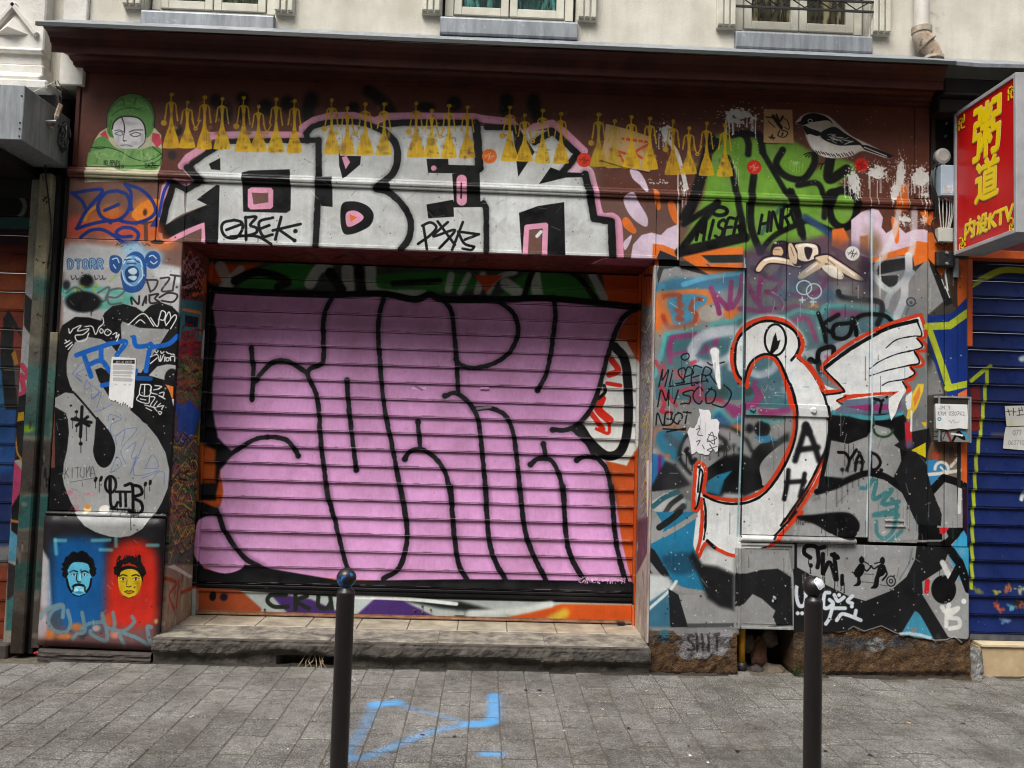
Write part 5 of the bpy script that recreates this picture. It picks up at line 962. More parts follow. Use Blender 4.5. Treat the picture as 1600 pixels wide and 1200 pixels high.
PLASTW = plain('pale_plastic', (196, 198, 190), (176, 178, 170), 9, .5)
PLASTB = plain('pale_blue_metal', (176, 196, 210), (164, 184, 198), 6, .4)
ORANGE = plain('orange_frame_paint', (206, 92, 36), (180, 74, 30), 7, .42, bump=.1, dirt=((90, 40, 30), 14, .66))
REDP = plain('red_acrylic', (200, 24, 24), (186, 20, 22), 3, .3, stretch=(1, 4, .6), dirt=((120, 30, 26), 9, .68))
YELP = plain('yellow_vinyl', (246, 214, 16), (240, 204, 12), 3, .4)
PAPER = plain('white_paper', (226, 226, 224), (206, 206, 204), 20, .85, bump=.35, bscale=16)
INK = plain('black_ink', (30, 30, 32), (44, 44, 46), 30, .7)
YPIPE = plain('yellow_gas_pipe', (206, 150, 20), (176, 122, 16), 10, .4)
SAND = plain('joint_sand', (100, 92, 78), (72, 66, 56), 30, .95, bump=.6, bscale=120)
ASPH = plain('asphalt', (70, 70, 72), (54, 54, 56), 40, .9, bump=.6, bscale=160)
BEIGE = plain('beige_stone', (190, 168, 132), (174, 150, 116), 10, .7, bump=.2, bscale=60, dirt=((120, 100, 76), 9, .64))
CREAMP = plain('peeling_cream_paint', (176, 168, 140), (160, 150, 122), 5, .6, bump=.4, bscale=26, dirt=((66, 48, 36), 6, .62))
TRIM = WOODW
def paver_mat():
    k = NB('granite_setts'); im = gm.image()
    oi = k.n('ShaderNodeObjectInfo')
    base = k.ramp(oi.outputs['Random'], [(0, lin((80, 78, 74))), (.5, lin((98, 95, 90))), (1, lin((116, 113, 106)))])
    sp_ = k.ramp(k.noise(120, 3, .85), [(.34, lin((20, 20, 20))), (.5, lin((104, 103, 100))), (.64, lin((226, 225, 222)))]); col = k.mix(.6, base, sp_)
    d = k.ramp(k.noise(1.7, 6, .65), [(.40, (1.06, 1.05, 1.03, 1)), (.64, (.48, .45, .42, 1))]); col = k.mix(.9, col, d, 'MULTIPLY')
    d2 = k.ramp(k.noise(17, 5, .75), [(.36, (.55, .53, .50, 1)), (.52, (1, 1, 1, 1)), (.68, (1.25, 1.24, 1.22, 1))]); col = k.mix(.8, col, d2, 'MULTIPLY')
    w_ = k.ramp(k.noise(46, 5, .7), [(.74, (0, 0, 0, 1)), (.78, (1, 1, 1, 1))]); col = k.mix(k.math('MULTIPLY', w_, .5), col, lin((44, 40, 38)))
    sp = k.n('ShaderNodeSeparateXYZ'); k.l(k.pos(), sp.inputs[0])
    u = k.math('DIVIDE', k.math('SUBTRACT', sp.outputs[0], gm.u0), gm.u1-gm.u0); v = k.math('DIVIDE', k.math('SUBTRACT', sp.outputs[1], gm.v0), gm.v1-gm.v0)
    cb = k.n('ShaderNodeCombineXYZ'); k.l(u, cb.inputs[0]); k.l(v, cb.inputs[1])
    t = k.n('ShaderNodeTexImage'); t.image = im; t.extension = 'CLIP'; k.l(cb.outputs[0], t.inputs[0])
    gr = k.ramp(k.noise(150, 4, .8), [(.36, (.15, .15, .15, 1)), (.6, (1, 1, 1, 1))])
    f = k.math('MULTIPLY', t.outputs['Color'], gr)
    col = k.mix(f, col, lin((64, 168, 236)))
    k.bump(k.noise(170, 5, .75), .55, .006)
    return k.fin(col, .82, 0, .35)
PAVE = paver_mat()
def glass_mat(name, tint):
    k = NB(name); f = k.noise(5, 4, .6, stretch=(3, 1, .6)); col = k.ramp(f, [(.35, lin(tint)), (.5, lin(tuple(v*.5 for v in tint))), (.65, lin(tuple(min(v*1.9, 255) for v in tint)))])
    return k.fin(col, .12, 0, .8)
GLASS1 = glass_mat('lace_behind_glass', (70, 80, 60)); GLASS2 = glass_mat('teal_curtain_behind_glass', (44, 74, 70)); GLASS3 = glass_mat('striped_curtain_behind_glass', (74, 70, 54))
# ------------------------------------------------------------------ mesh helpers
COL = sc.collection
class MB:
    def __init__(s): s.v = []; s.f = []
    def add(s, v, f):
        o = len(s.v); s.v += [tuple(map(float, p)) for p in v]; s.f += [tuple(i+o for i in q) for q in f]; return s
    def box(s, x0, x1, y0, y1, z0, z1):
        return s.add([(x0,y0,z0),(x1,y0,z0),(x1,y1,z0),(x0,y1,z0),(x0,y0,z1),(x1,y0,z1),(x1,y1,z1),(x0,y1,z1)], [(0,3,2,1),(4,5,6,7),(0,1,5,4),(1,2,6,5),(2,3,7,6),(3,0,4,7)])
    def extr(s, prof, x0, x1, n=1, fx0=None, fx1=None):
        """profile of (y, z) points, counter-clockwise seen from +x, swept along x"""
        m = len(prof); xs = np.linspace(0, 1, n+1); v = []
        for t in xs:
            for (y, z) in prof:
                a = x0 if fx0 is None else fx0(y); b = x1 if fx1 is None else fx1(y)
                v.append((a+(b-a)*t, y, z))
        f = []
        for i in range(n):
            for j in range(m):
                k = (j+1) % m; f.append((i*m+j, i*m+k, (i+1)*m+k, (i+1)*m+j))
        f.append(tuple(range(m-1, -1, -1))); f.append(tuple(n*m+j for j in range(m)))
        return s.add(v, f)
    def prism(s, pts, y0, y1):
        """outline of (x, z) points, given thickness between y0 (front) and y1"""
        m = len(pts); v = [(x, y0, z) for x, z in pts]+[(x, y1, z) for x, z in pts]
        f = [tuple(range(m)), tuple(range(2*m-1, m-1, -1))]+[(i, i+m, (i+1) % m+m, (i+1) % m) for i in range(m)]
        return s.add(v, f)
    def lathe(s, prof, cx, cy, n=24):
        """profile of (r, z), about a vertical axis"""
        m = len(prof); v = []
        for i in range(n):
            a = 2*math.pi*i/n
            v += [(cx+r*math.cos(a), cy+r*math.sin(a), z) for r, z in prof]
        f = [((i*m+j), ((i+1) % n*m+j), ((i+1) % n*m+j+1), (i*m+j+1)) for i in range(n) for j in range(m-1)]
        return s.add(v, f)
    def tube(s, pts, r, n=8):
        pts = [Vector(p) for p in pts]; v = []; up = Vector((0.13, 0.21, 1)).normalized()
        rs = r if isinstance(r, (list, tuple)) else [r]*len(pts)
        for i, p in enumerate(pts):
            t = (pts[min(i+1, len(pts)-1)]-pts[max(i-1, 0)]).normalized()
            u = t.cross(up if abs(t.dot(up)) < .95 else Vector((1, 0, 0))).normalized(); w_ = t.cross(u)
            for j in range(n):
                a = 2*math.pi*j/n; v.append(p+u*math.cos(a)*rs[i]+w_*math.sin(a)*rs[i])
        f = [(i*n+j, i*n+(j+1) % n, (i+1)*n+(j+1) % n, (i+1)*n+j) for i in range(len(pts)-1) for j in range(n)]
        f.append(tuple(range(n-1, -1, -1))); f.append(tuple((len(pts)-1)*n+j for j in range(n)))
        return s.add(v, f)
    def grid(s, P):
        """P[i][j] points"""
        h, w_ = len(P), len(P[0]); v = [p for r in P for p in r]
        return s.add(v, [(i*w_+j, i*w_+j+1, (i+1)*w_+j+1, (i+1)*w_+j) for i in range(h-1) for j in range(w_-1)])
    def mesh(s, name, o=(0, 0, 0)):
        me = bpy.data.meshes.new(name); o = Vector(o)
        me.from_pydata([tuple(Vector(p)-o) for p in s.v], [], s.f); me.update()
        bm = bmesh.new(); bm.from_mesh(me); bmesh.ops.recalc_face_normals(bm, faces=bm.faces); bm.to_mesh(me); bm.free()
        return me
    def build(s, name, mat, parent=None, origin=None, bevel=0.0, smooth=False, seg=1):
        wo = Vector(parent.location) if parent is not None else Vector((0, 0, 0))
        if parent is not None and parent.parent is not None: wo = wo+Vector(parent.parent.location)
        vs = np.array(s.v)
        if origin is None: origin = ((vs[:, 0].min()+vs[:, 0].max())/2, (vs[:, 1].min()+vs[:, 1].max())/2, vs[:, 2].min())
        me = s.mesh(name, origin); me.materials.append(mat)
        ob = bpy.data.objects.new(name, me); COL.objects.link(ob); ob.location = Vector(origin)-wo
        if parent is not None: ob.parent = parent
        if smooth:
            for p in me.polygons: p.use_smooth = True
        if bevel:
            b = ob.modifiers.new('bevel', 'BEVEL'); b.width = bevel; b.segments = seg; b.limit_method = 'ANGLE'
        return ob
def tag(o, label=None, cat=None, group=None, kind=None):
    for k_, v_ in (('label', label), ('category', cat), ('group', group), ('kind', kind)):
        if v_: o[k_] = v_
    return o
def thing(name, label, cat, loc=(0, 0, 0), group=None):
    o = bpy.data.objects.new(name, None); COL.objects.link(o); o.location = loc; o.empty_display_size = .1
    return tag(o, label, cat, group)
from mathutils import noise as mnoise
def nz(x, y, z=0.0, sc_=1.0, oct_=4): return mnoise.fractal(Vector((x*sc_, y*sc_, z*sc_)), 1.0, 2.0, oct_)
def BX(*a): return MB().box(*a)
# ------------------------------------------------------------------ the ground: road, kerb, pavement and its setts
road = BX(-30, 30, -40, -2.62, -.16, -.12).build('road', ASPH); tag(road, kind='structure')
kerb = thing('kerb', 'pale granite kerb at the edge of the pavement', 'kerb', (0, -2.5, 0)); del kerb['category']; tag(kerb, kind='structure')
for i in range(-7, 8): BX(i*1.0+.004, i*1.0+.996, -2.62, -2.42, -.13, .0).build('kerb_stone', CONC, kerb, bevel=.012)
pavement = BX(-12, 12, -2.42, .75, -.15, -.0042).build('pavement', SAND); tag(pavement, kind='structure')
PW, PL = .182, .262
def paver_mesh(seed):
    r = random.Random(seed); w_, l_ = PW-.004-r.uniform(0, .004), PL-.010-r.uniform(0, .010); h = .05; b = .004
    x, y = w_/2, l_/2
    cs = [(-x+r.uniform(-.002, .002), -y+r.uniform(-.002, .002)), (x+r.uniform(-.002, .002), -y+r.uniform(-.002, .002)), (x+r.uniform(-.002, .002), y+r.uniform(-.002, .002)), (-x+r.uniform(-.002, .002), y+r.uniform(-.002, .002))]
    m = MB(); v = [(a, b_, -h) for a, b_ in cs]+[(a, b_, -b) for a, b_ in cs]+[(a*(1-b/x), b_*(1-b/y), r.uniform(-.0012, .0012)) for a, b_ in cs]
    m.add(v, [(0,1,5,4),(1,2,6,5),(2,3,7,6),(3,0,4,7),(4,5,9,8),(5,6,10,9),(6,7,11,10),(7,4,8,11),(8,9,10,11)])
    me = m.mesh('sett'); me.materials.append(PAVE); return me
PM = [paver_mesh(i) for i in range(10)]
spare = MB(); cnt = 0; cands = []
for ci, x in enumerate(np.arange(-5.6, 5.6, PW)):
    st_ = (ci % 2)*PL*.5+random.uniform(-.08, .08)
    for y in np.arange(-2.55, .02, PL):
        yy = y+st_
        if yy-PL/2 < -2.42 or yy+PL/2 > (.12 if x < 3.5 else .25): continue
        d = np.array([x, yy, 0])-_C; de = d@_F; px, py = 800+FPX*(d@_R)/de, 600-FPX*(d@_U)/de
        cands.append((-60 < px < 1660 and py < 1245, de, x, yy))
cands.sort(key=lambda q: (not q[0], q[1]))
for vis, de, x, yy in cands:
    zz = random.gauss(0, .0008)+.0012*nz(x, yy, 0, .7, 2)
    if vis and cnt < 300:
        o = bpy.data.objects.new('sett', random.choice(PM)); COL.objects.link(o); o.parent = pavement
        o.location = Vector((x, yy, zz))-pavement.location; o.rotation_euler = (random.gauss(0, .003), random.gauss(0, .004), random.gauss(0, .006)); cnt += 1
    else:
        spare.box(x-PW/2+.005, x+PW/2-.005, yy-PL/2+.005, yy+PL/2-.005, -.05, zz)
sp_o = spare.build('setts_beyond', PAVE, pavement); tag(sp_o, kind='stuff')
# the other side of the street, behind the viewer
far = BX(-30, 30, -12.5, -12.0, -.1, 13.0).build('opposite_house_row', STUCCO); tag(far, kind='structure')
# ------------------------------------------------------------------ the house above
house = thing('apartment_house', 'cream rendered house front with white windows above the painted shop', 'house', (0.6, 0.15, 0))
WINS = [(-2.605, -1.655, 4.675, GLASS1), (-.432, .575, 4.725, GLASS2), (1.765, 2.785, 4.715, GLASS3)]
zt = 6.6
wall = MB(); xs = [-3.0]; 
for a, b, z, g in WINS: xs += [a, b]
xs.append(6.0)
for i in range(0, len(xs), 2): wall.box(xs[i], xs[i+1], 0, .35, 4.33, zt)
for a, b, z, g in WINS: wall.box(a, b, 0.0, .35, 4.33, z-.14); wall.box(a, b, 0.0, .35, z+1.55, zt)
wall.build('wall', STUCCO, house)
BX(-3.175, -3.003, -.035, .35, 4.1, zt).build('quoin', STUCCO2, house, bevel=.006)
BX(-3.15, 6, .36, .5, 4.3, zt).build('back_wall', BLACKV, house)
for wi, (a, b, z, g) in enumerate(WINS):
    fm = MB(); fy0, fy1 = .075, .14; cxm = (a+b)/2
    for q in ((a+.02, a+.085, z+.015, z+1.53), (b-.085, b-.02, z+.015, z+1.53), (a+.02, b-.02, z+1.46, z+1.53), (a+.02, b-.02, z+.015, z+.07)): fm.box(q[0], q[1], fy0, fy1, q[2], q[3])
    win = fm.build('window', WOODW, house, bevel=.004)
    for s0, s1 in ((a+.09, cxm-.004), (cxm+.004, b-.09)):
        cm = MB(); z0 = z+.072
        for q in ((s0, s0+.058, z0, z+1.45), (s1-.058, s1, z0, z+1.45), (s0+.058, s1-.058, z0, z0+.065), (s0+.058, s1-.058, z+.75, z+.785), (s0+.058, s1-.058, z+1.39, z+1.45)): cm.box(q[0], q[1], .06, .105, q[2], q[3])
        cm.build('casement', WOODW, win, bevel=.005)
        BX(s0+.05, s1-.05, .088, .094, z0+.05, z+1.40).build('pane', g, win)
    MB().extr([(.30, z-.135), (-.048, z-.135), (-.054, z-.12), (-.054, z-.012), (-.04, z+.004), (.06, z+.012), (.30, z+.012)], a-.005, b+.005, 1).build('sill', ZINC, win, bevel=.004)
    for sx in (a-.145, b+.005):
        sm = MB().box(sx, sx+.14, -.035, -.001, z+.02, z+1.62)
        for t0 in (.004, .05, .098): sm.box(sx+t0, sx+t0+.036, -.062, -.034, z+.035, z+1.615)
        sm.build('surround', WOODW, win, bevel=.005)
    if wi == 2:
        rm = MB(); ry = -.05; gz = z+.185
        for zz in (gz, gz+.075, gz+.7): rm.box(a-.02, b+.02, ry-.008, ry+.008, zz-.007, zz+.007)
        for j in range(5):
            cx = a+.12+j*(b-a-.24)/4
            for sgn in (-1, 1):
                pts = [(cx+sgn*(.01+.10*math.sin(t_)*(1-t_/8)), ry, gz+.08+.30*(1-math.cos(t_))/2) for t_ in np.linspace(0, 5.2, 18)]; rm.tube(pts, .006, 6)
            rm.tube([(cx-.10, ry, gz+.075), (cx, ry, gz+.012), (cx+.10, ry, gz+.075)], .005, 5)
        rm.build('window_guard', CABLE, win)
# drainpipe
dp = thing('drainpipe', 'white cast-iron drainpipe with rusty collars to the right of the windows', 'drainpipe', (3.14, -.09, 4.55))
MB().lathe([(.054, 4.76), (.054, zt)], 3.142, -.085, 20).build('pipe', plain('pipe_white', (214, 210, 202), (190, 184, 174), 5, .5, dirt=((140, 100, 70), 12, .66)), dp, smooth=True)
PIPE2 = plain('pipe_rusty', (190, 180, 164), (150, 128, 104), 14, .7, bump=.3, dirt=((116, 74, 44), 18, .55))
MB().lathe([(.056, 4.73), (.07, 4.735), (.072, 4.775), (.056, 4.78)], 3.142, -.085, 20).build('collar', PIPE2, dp)
MB().tube([(3.142, -.085, 4.77), (3.142, -.085, 4.71), (3.165, -.09, 4.655), (3.205, -.10, 4.61), (3.225, -.10, 4.57), (3.225, -.10, 4.50)], [.056, .066, .062, .06, .058, .06], 18).build('bend', PIPE2, dp, smooth=True)
MB().tube([(3.166, -.088, 4.668), (3.182, -.092, 4.650)], .078, 18).build('collar', PIPE2, dp)
MB().lathe([(.06, 4.53), (.072, 4.532), (.072, 4.552), (.06, 4.555)], 3.225, -.10, 18).build('collar', PIPE2, dp)
# neighbouring stone front, top left
lh = thing('neighbour_house', 'white stone house front with a triangular relief, top left corner', 'house', (-4.0, 0, 0))
BX(-6, -3.262, -.10, .35, 4.20, 6.6).build('wall', STUCCO2, lh, bevel=.01)
BX(-3.262, -3.178, .0, .35, 4.1, 6.6).build('wall_return', STUCCO, lh)
MB().extr([(.3, 4.06), (-.16, 4.06), (-.17, 4.10), (-.13, 4.13), (-.13, 4.195), (.3, 4.195)], -6, -3.24).build('cornice', STUCCO2, lh, bevel=.008)
MB().extr([(0, 4.28), (-.125, 4.285), (-.14, 4.30), (-.125, 4.32), (-.0, 4.325)], -6, -3.255).build('moulding', STUCCO2, lh, bevel=.004)
tx = aty(22, 30, -.12); TRI = [(tx[0]-.30, tx[2]-.12), (tx[0]+.20, tx[2]-.12), (tx[0]-.02, tx[2]+.13)]
q0 = aty(-10, 52, -.12); q1 = aty(42, 52, -.12); q2 = aty(21, 22, -.12)
tri = MB(); pk = ((q0[0]+q1[0]+q2[0])/3, -.17, (q0[2]+q1[2]+q2[2])/3-.02)
tri.add([(q0[0], -.10, q0[2]), (q1[0], -.10, q1[2]), (q2[0], -.10, q2[2]), pk], [(0, 1, 3), (1, 2, 3), (2, 0, 3)]).build('diamond_point', STUCCO2, lh)
r0 = aty(60, 52, -.12); r1 = aty(21, 2, -.12); r2 = aty(-22, 52, -.12)
for p_, q_ in ((r0, r1), (r1, r2)):
    dx, dz = q_[0]-p_[0], q_[2]-p_[2]; L_ = math.hypot(dx, dz); nx, nzv = -dz/L_*.035, dx/L_*.035
    MB().prism([(p_[0], p_[2]), (q_[0], q_[2]), (q_[0]+nx, q_[2]+nzv), (p_[0]+nx, p_[2]+nzv)], -.135, -.098).build('relief_band', STUCCO2, lh, bevel=.006)
# ------------------------------------------------------------------ the painted shopfront
shop = thing('shopfront', 'brown wooden shopfront covered in graffiti below a deep cornice', 'shopfront', (0.1, 0.0, 0))
prof = [(0.02, 4.20), (-.03, 4.212), (-.034, 4.232), (-.055, 4.236), (-.062, 4.255), (-.09, 4.262), (-.11, 4.28), (-.235, 4.272), (-.262, 4.232), (-.268, 4.236), (-.272, 4.288), (-.282, 4.292), (-.296, 4.325), (-.322, 4.352), (-.355, 4.366), (-.358, 4.378), (0.02, 4.42)]
cor = MB().extr(prof, 0, 1, 60, lambda y: -3.055+y*.22, lambda y: 3.243+y*.14); cor.v = [(x, y+.004*nz(x, z, 2, 1.1, 3), z+.005*nz(x, y*.3, 5, .8, 3)) for x, y, z in cor.v]
cor.build('cornice', BROWN, shop)
fl = MB().extr([(-.372, 4.372), (-.376, 4.396), (-.36, 4.408), (0.004, 4.606), (0.004, 4.592), (-.34, 4.386), (-.36, 4.374)], -3.17, 5.6, 24)
fl.v = [(x, y, z+.012*nz(x, y, 0, .9, 3)*(1 if y < -.2 else .3)-(.010 if x > 3.2 else 0)) for x, y, z in fl.v]
fl.build('flashing', ZINC, shop)
BX(-3.172, 3.235, -.384, -.3765, 4.366, 4.393).build('drip_edge', plain('dark_green_lip', (34, 44, 42), (24, 30, 30), 6, .5), shop)
fb = MB().grid([[(x, 0.0, z) for x in np.linspace(-3.052, 3.243, 40)] for z in np.linspace(3.505, 4.215, 6)])
BX(-3.052, 3.243, .0, .06, 3.505, 4.215).build('fascia_board', m_front, shop)
BX(-3.058, -3.026, -.012, .05, 3.512, 4.205).build('edge_bead', BROWN, shop, bevel=.004)
BX(3.135, 3.246, -.010, .05, 3.512, 4.205).build('end_board', m_front, shop, bevel=.003)
MB().extr([(.03, 3.432), (-.014, 3.432), (-.018, 3.440), (-.018, 3.450), (-.026, 3.454), (-.030, 3.468), (-.026, 3.480), (-.017, 3.484), (-.017, 3.494), (-.007, 3.507), (.03, 3.510)], -3.085, 3.262, 1).build('moulding', m_front, shop, bevel=.002)
def board(name, x0, x1, z0, z1, y=0.0, th=.03, bev=.004, mat=None): return BX(x0, x1, y, y+th, z0, z1).build(name, mat or m_front, shop, bevel=bev)
board('side_panel', -3.085, -2.2425, 1.034, 2.982, .0); board('side_panel', -3.075, -2.442, 2.9845, 3.430, .002); board('narrow_board', -2.4375, -2.236, 2.9845, 3.430, .006)
board('lintel_board', -2.232, 1.2035, 2.986, 3.430, .0); MB().extr([(.0, 2.986), (-.008, 2.990), (-.008, 3.008), (.0, 3.012)], -2.232, 1.2035).build('lintel_bead', m_front, shop)
board('narrow_board', 1.207, 1.378, 2.9845, 3.430, .004); board('top_panel', 1.382, 1.868, 2.94, 3.430, -.014)
MB().box(1.382, 1.868, -.02, -.0145, 2.94, 2.966).build('panel_edge', m_front, shop)
board('tall_panel', 1.212, 1.868, .270, 2.936, .0)
E4 = (1.873, 2.182, 2.492, 2.806, 3.240)
for i in range(4): board('door_plank', E4[i]+.0022, E4[i+1]-.0022, .992 if i < 3 else .962, 3.430, (.003, -.001, .004, -.005)[i], .03, .0035)
BX(1.878, 2.52, -.016, .0, 1.858, 1.948).build('door_strap', m_front, shop, bevel=.004)
for bx_ in (1.935, 2.385):
    MB().lathe([(0, .012), (.018, .009), (.026, 0)], 0, 0, 14); mb_ = MB()
    for i in range(14):
        a = 2*math.pi*i/14; mb_.v += [(bx_+.027*math.cos(a), -.0162, 1.905+.027*math.sin(a)), (bx_+.016*math.cos(a), -.030, 1.905+.016*math.sin(a))]
    mb_.f += [((2*i), (2*i+2) % 28, (2*i+3) % 28, 2*i+1) for i in range(14)]+[tuple(2*i+1 for i in range(14))]
    mb_.build('bolt_head', m_front, shop)
MB().extr([(.02, .942), (-.030, .944), (-.045, .958), (-.045, .972), (-.030, .986), (.02, .988)], 1.855, 2.70).build('threshold_rail', m_front, shop, bevel=.003)
for q in ((2.92, 3.06, 1.115, 1.130), (2.92, 3.06, 1.075, 1.088), (3.06, 3.075, 1.075, 1.24), (3.09, 3.10, 1.06, 1.25)): BX(q[0], q[1], -.016, -.0045, q[2], q[3]).build('panel_moulding', m_front, shop, bevel=.003)
hatch = board('meter_hatch', 1.850, 2.252, .322, .936, -.016, .03)
for q in ((1.850, 1.866, .322, .936), (2.236, 2.252, .322, .936), (1.866, 2.236, .322, .338), (1.866, 2.236, .920, .936)): BX(q[0], q[1], -.026, -.0155, q[2], q[3]).build('hatch_rim', m_front, hatch, bevel=.002)
for q in ((1.885, 1.889, .36, .90), (2.21, 2.214, .36, .90), (1.889, 2.21, .36, .364), (1.889, 2.21, .896, .90)): BX(q[0], q[1], -.0195, -.0155, q[2], q[3]).build('hatch_bead', m_front, hatch)
MB().tube([(2.112, -.016, .545), (2.112, -.034, .545)], [.013, .008], 12).build('lock', STEEL, hatch)
rag = [(2.258, .938)]
jag = [(2.258, .30)]+[tuple(aty(1220+x/5.333, 800+y/5.333, 0)[[0, 2]]) for x, y in ((150,1000),(240,1015),(330,1010),(420,990),(480,1000),(560,985),(600,960),(640,985),(690,1002),(740,985),(790,965),(830,957),(880,975),(960,1022),(1010,1030),(1060,1030),(1110,1040),(1160,1047),(1200,1055),(1230,1068),(1260,1060),(1280,1080),(1330,1072),(1370,1075),(1400,1050),(1440,1047),(1470,1075),(1500,1097),(1530,1080),(1560,1040))]
xe = jag[-1][0]
lowp = [(2.258, .938)]+[(x, z+random.uniform(-.006, .006)) for x, z in jag]+[(xe, .938)]
MB().prism(lowp[::-1], -.008, .012).build('lower_panel', m_front, shop)
XP = (3.245, 3.372, 3.467, 3.548)
for i in range(3): board('pilaster_board', XP[i]+.002, XP[i+1]-.002, .942, 3.43, (.012, .004, .014)[i], .03, .004)
MB().extr([(.02, 1.002), (-.030, 1.004), (-.034, 1.016), (-.026, 1.030), (.02, 1.032)], -3.09, -2.246).build('ledge', m_front, shop, bevel=.003)
lpn = MB().grid([[(x, -.006+.012*((z-.5)/.5)**2*(-1)+.004*nz(x, z, 3, 2, 2)-.006*(x+3.09), z-.028*(x+3.09)*(1-z)) for x in np.linspace(-3.088, -2.250, 14)] for z in np.linspace(.100, 1.0, 14)]); lpo = lpn.build('lower_side_panel', m_front, shop, smooth=True)
sd_ = lpo.modifiers.new('thick', 'SOLIDIFY'); sd_.thickness = .022; sd_.offset = -1
# doorway reveals and soffit
BX(-2.262, -2.240, .032, .66, .17, 2.984).build('reveal', m_rl, shop); BX(1.210, 1.232, .032, .66, .17, 2.984).build('reveal', m_rr, shop)
BX(-2.2385, 1.2085, .032, .66, 2.985, 3.02).build('soffit', m_soff, shop)
BX(1.196, 1.2095, -.002, .06, .20, 2.94).build('corner_bead', plain('worn_white_wood', (186, 178, 168), (110, 84, 80), 9, .6, bump=.4, stretch=(1, 1, .25)), shop, bevel=.003)
# rough render at the foot, with a broken hole below the hatch
def rough_face(name, x0, x1, z0, ztop, base, amp, mat, parent, sc_=9, nx=60, nzn=16, dep=.30):
    P = []
    for j, t in enumerate(np.linspace(0, 1, nzn)):
        row = []
        for x in np.linspace(x0, x1, nx):
            zt_ = ztop(x) if callable(ztop) else ztop
            z = z0+(zt_-z0)*t; n_ = nz(x, z, 1.7, sc_, 5)
            row.append((x, base-amp*n_-.012*(1-t)+(.05 if t > .99 else 0), z))
        P.append(row)
    P.append([(x, base+dep, p[2]) for x, p in zip(np.linspace(x0, x1, nx), P[-1])])
    o = MB().grid(P)
    for xe_, k_ in ((x0, 0), (x1, -1)):
        col = [r[k_] for r in P[:-1]]; b = [(p[0], base+dep, p[2]) for p in col]; o.grid([col, b])
    return o.build(name, mat, parent)
rough_face('render_plinth', 1.212, 1.843, -.02, .285, -.020, .016, m_plinth, shop, 16); rough_face('render_plinth', 2.262, 3.555, -.02, .40, .004, .014, m_plinth, shop, 14, 110)
cav = MB(); cav.box(1.845, 2.262, .34, .40, -.02, .42); cav.box(1.8445, 2.2605, .0, .34, .34, .36)
cav.build('cavity', BLACKV, shop)
BX(-3.10, 3.60, .67, .72, -.1, 3.1).build('inner_wall', BLACKV, shop)  # this and the blocks below: unseen dark backing, put in against light leaks
BX(-3.12, -2.262, .031, .67, .0, 3.43).build('masonry', BLACKV, shop); BX(1.234, 1.845, .05, .67, .0, 3.43).build('masonry', BLACKV, shop); BX(1.845, 3.545, .05, .67, .40, 3.43).build('masonry', BLACKV, shop); BX(2.262, 3.545, .32, .67, -.02, .40).build('masonry', BLACKV, shop); BX(-3.05, 3.24, .061, .67, 3.43, 4.3).build('masonry', BLACKV, shop)
# ------------------------------------------------------------------ roller shutters
def slat_prof(p, d):
    """one curled slat of height p bulging d towards the street; y is depth"""
    n = 9; front = [(-d*(.10+.90*(1-i/n)**1.35+.12*(i/n)**5), p*(.13+.85*i/n)) for i in range(n+1)]
    return [(.012, .002), (.004, .004), (-d*.80, p*.012), (-d*.96, p*.03), (-d*.96, p*.062), (-d*.55, p*.072), (-d*.60, p*.084), (-d*1.0, p*.094)]+front+[(.006, p*.995), (.012, p*.995)]
def shutter(root, x0, x1, y, z0, z1, p, mat, d=.021):
    me = MB().extr(slat_prof(p, d), x0, x1).mesh('slat', ((x0+x1)/2, 0, 0)); me.materials.append(mat)
    for pl in me.polygons: pl.use_smooth = False
    z = z0
    while z < z1:
        o = bpy.data.objects.new('slat', me); COL.objects.link(o); o.parent = root
        o.location = Vector(((x0+x1)/2, y+random.uniform(-.0015, .0015), z))-root.location; o.rotation_euler = (random.uniform(-.022, .022), random.uniform(-.0016, .0016), 0); z += p
main = thing('roller_shutter', 'pink painted roller shutter with black bubble letters in the doorway', 'roller shutter', (-.5, SHY, .2))
PIT = .1335
shutter(main, -2.205, 1.185, SHY, .438, 2.97, PIT, m_shut)
bz = .2
MB().extr([(y_+SHY, z_) for y_, z_ in [(.02, .405), (-.012, .405), (-.018, .412), (-.018, .428), (-.010, .437), (.02, .437)]], -2.205, 1.185).build('bottom_rib', m_shut, main)
MB().extr([(y_+SHY, z_) for y_, z_ in [(.02, .228), (-.008, .228), (-.010, .30), (-.008, .372), (-.020, .378), (-.022, .396), (-.010, .402), (.02, .404)]], -2.205, 1.185).build('bottom_bar', m_shut, main)
MB().extr([(y_+SHY, z_) for y_, z_ in [(.02, .205), (-.030, .205), (-.030, .213), (-.010, .216), (-.010, .2275), (.02, .2275)]], -2.205, 1.185).build('bottom_angle', plain('rusty_angle_iron', (150, 110, 84), (110, 74, 52), 16, .6, .2, .2, dirt=((196, 180, 160), 12, .62)), main)
for px, py in ((413, 953), (648, 954), (660, 948), (660, 957), (673, 953)):
    q = aty(px, py, SHY-.02); MB().tube([(q[0], SHY-.008, q[2]), (q[0], SHY-.022, q[2])], [.010, .006], 10).build('bolt', plain('brass_bolt', (150, 110, 60), (96, 66, 44), 20, .4, .6), main)
q = aty(718, 955, SHY-.02); MB().prism([(q[0]-.04, q[2]-.03), (q[0]+.04, q[2]-.03), (q[0]+.04, q[2]+.0), (q[0]+.02, q[2]+.035), (q[0]-.02, q[2]+.035), (q[0]-.04, q[2]+.0)], SHY-.020, SHY-.010).build('lock_plate', m_shut, main)
q = aty(757, 607, SHY); MB().box(q[0]-.035, q[0]+.035, SHY-.020, SHY-.010, q[2]-.010, q[2]+.010).build('slot_plate', m_shut, main, bevel=.003)
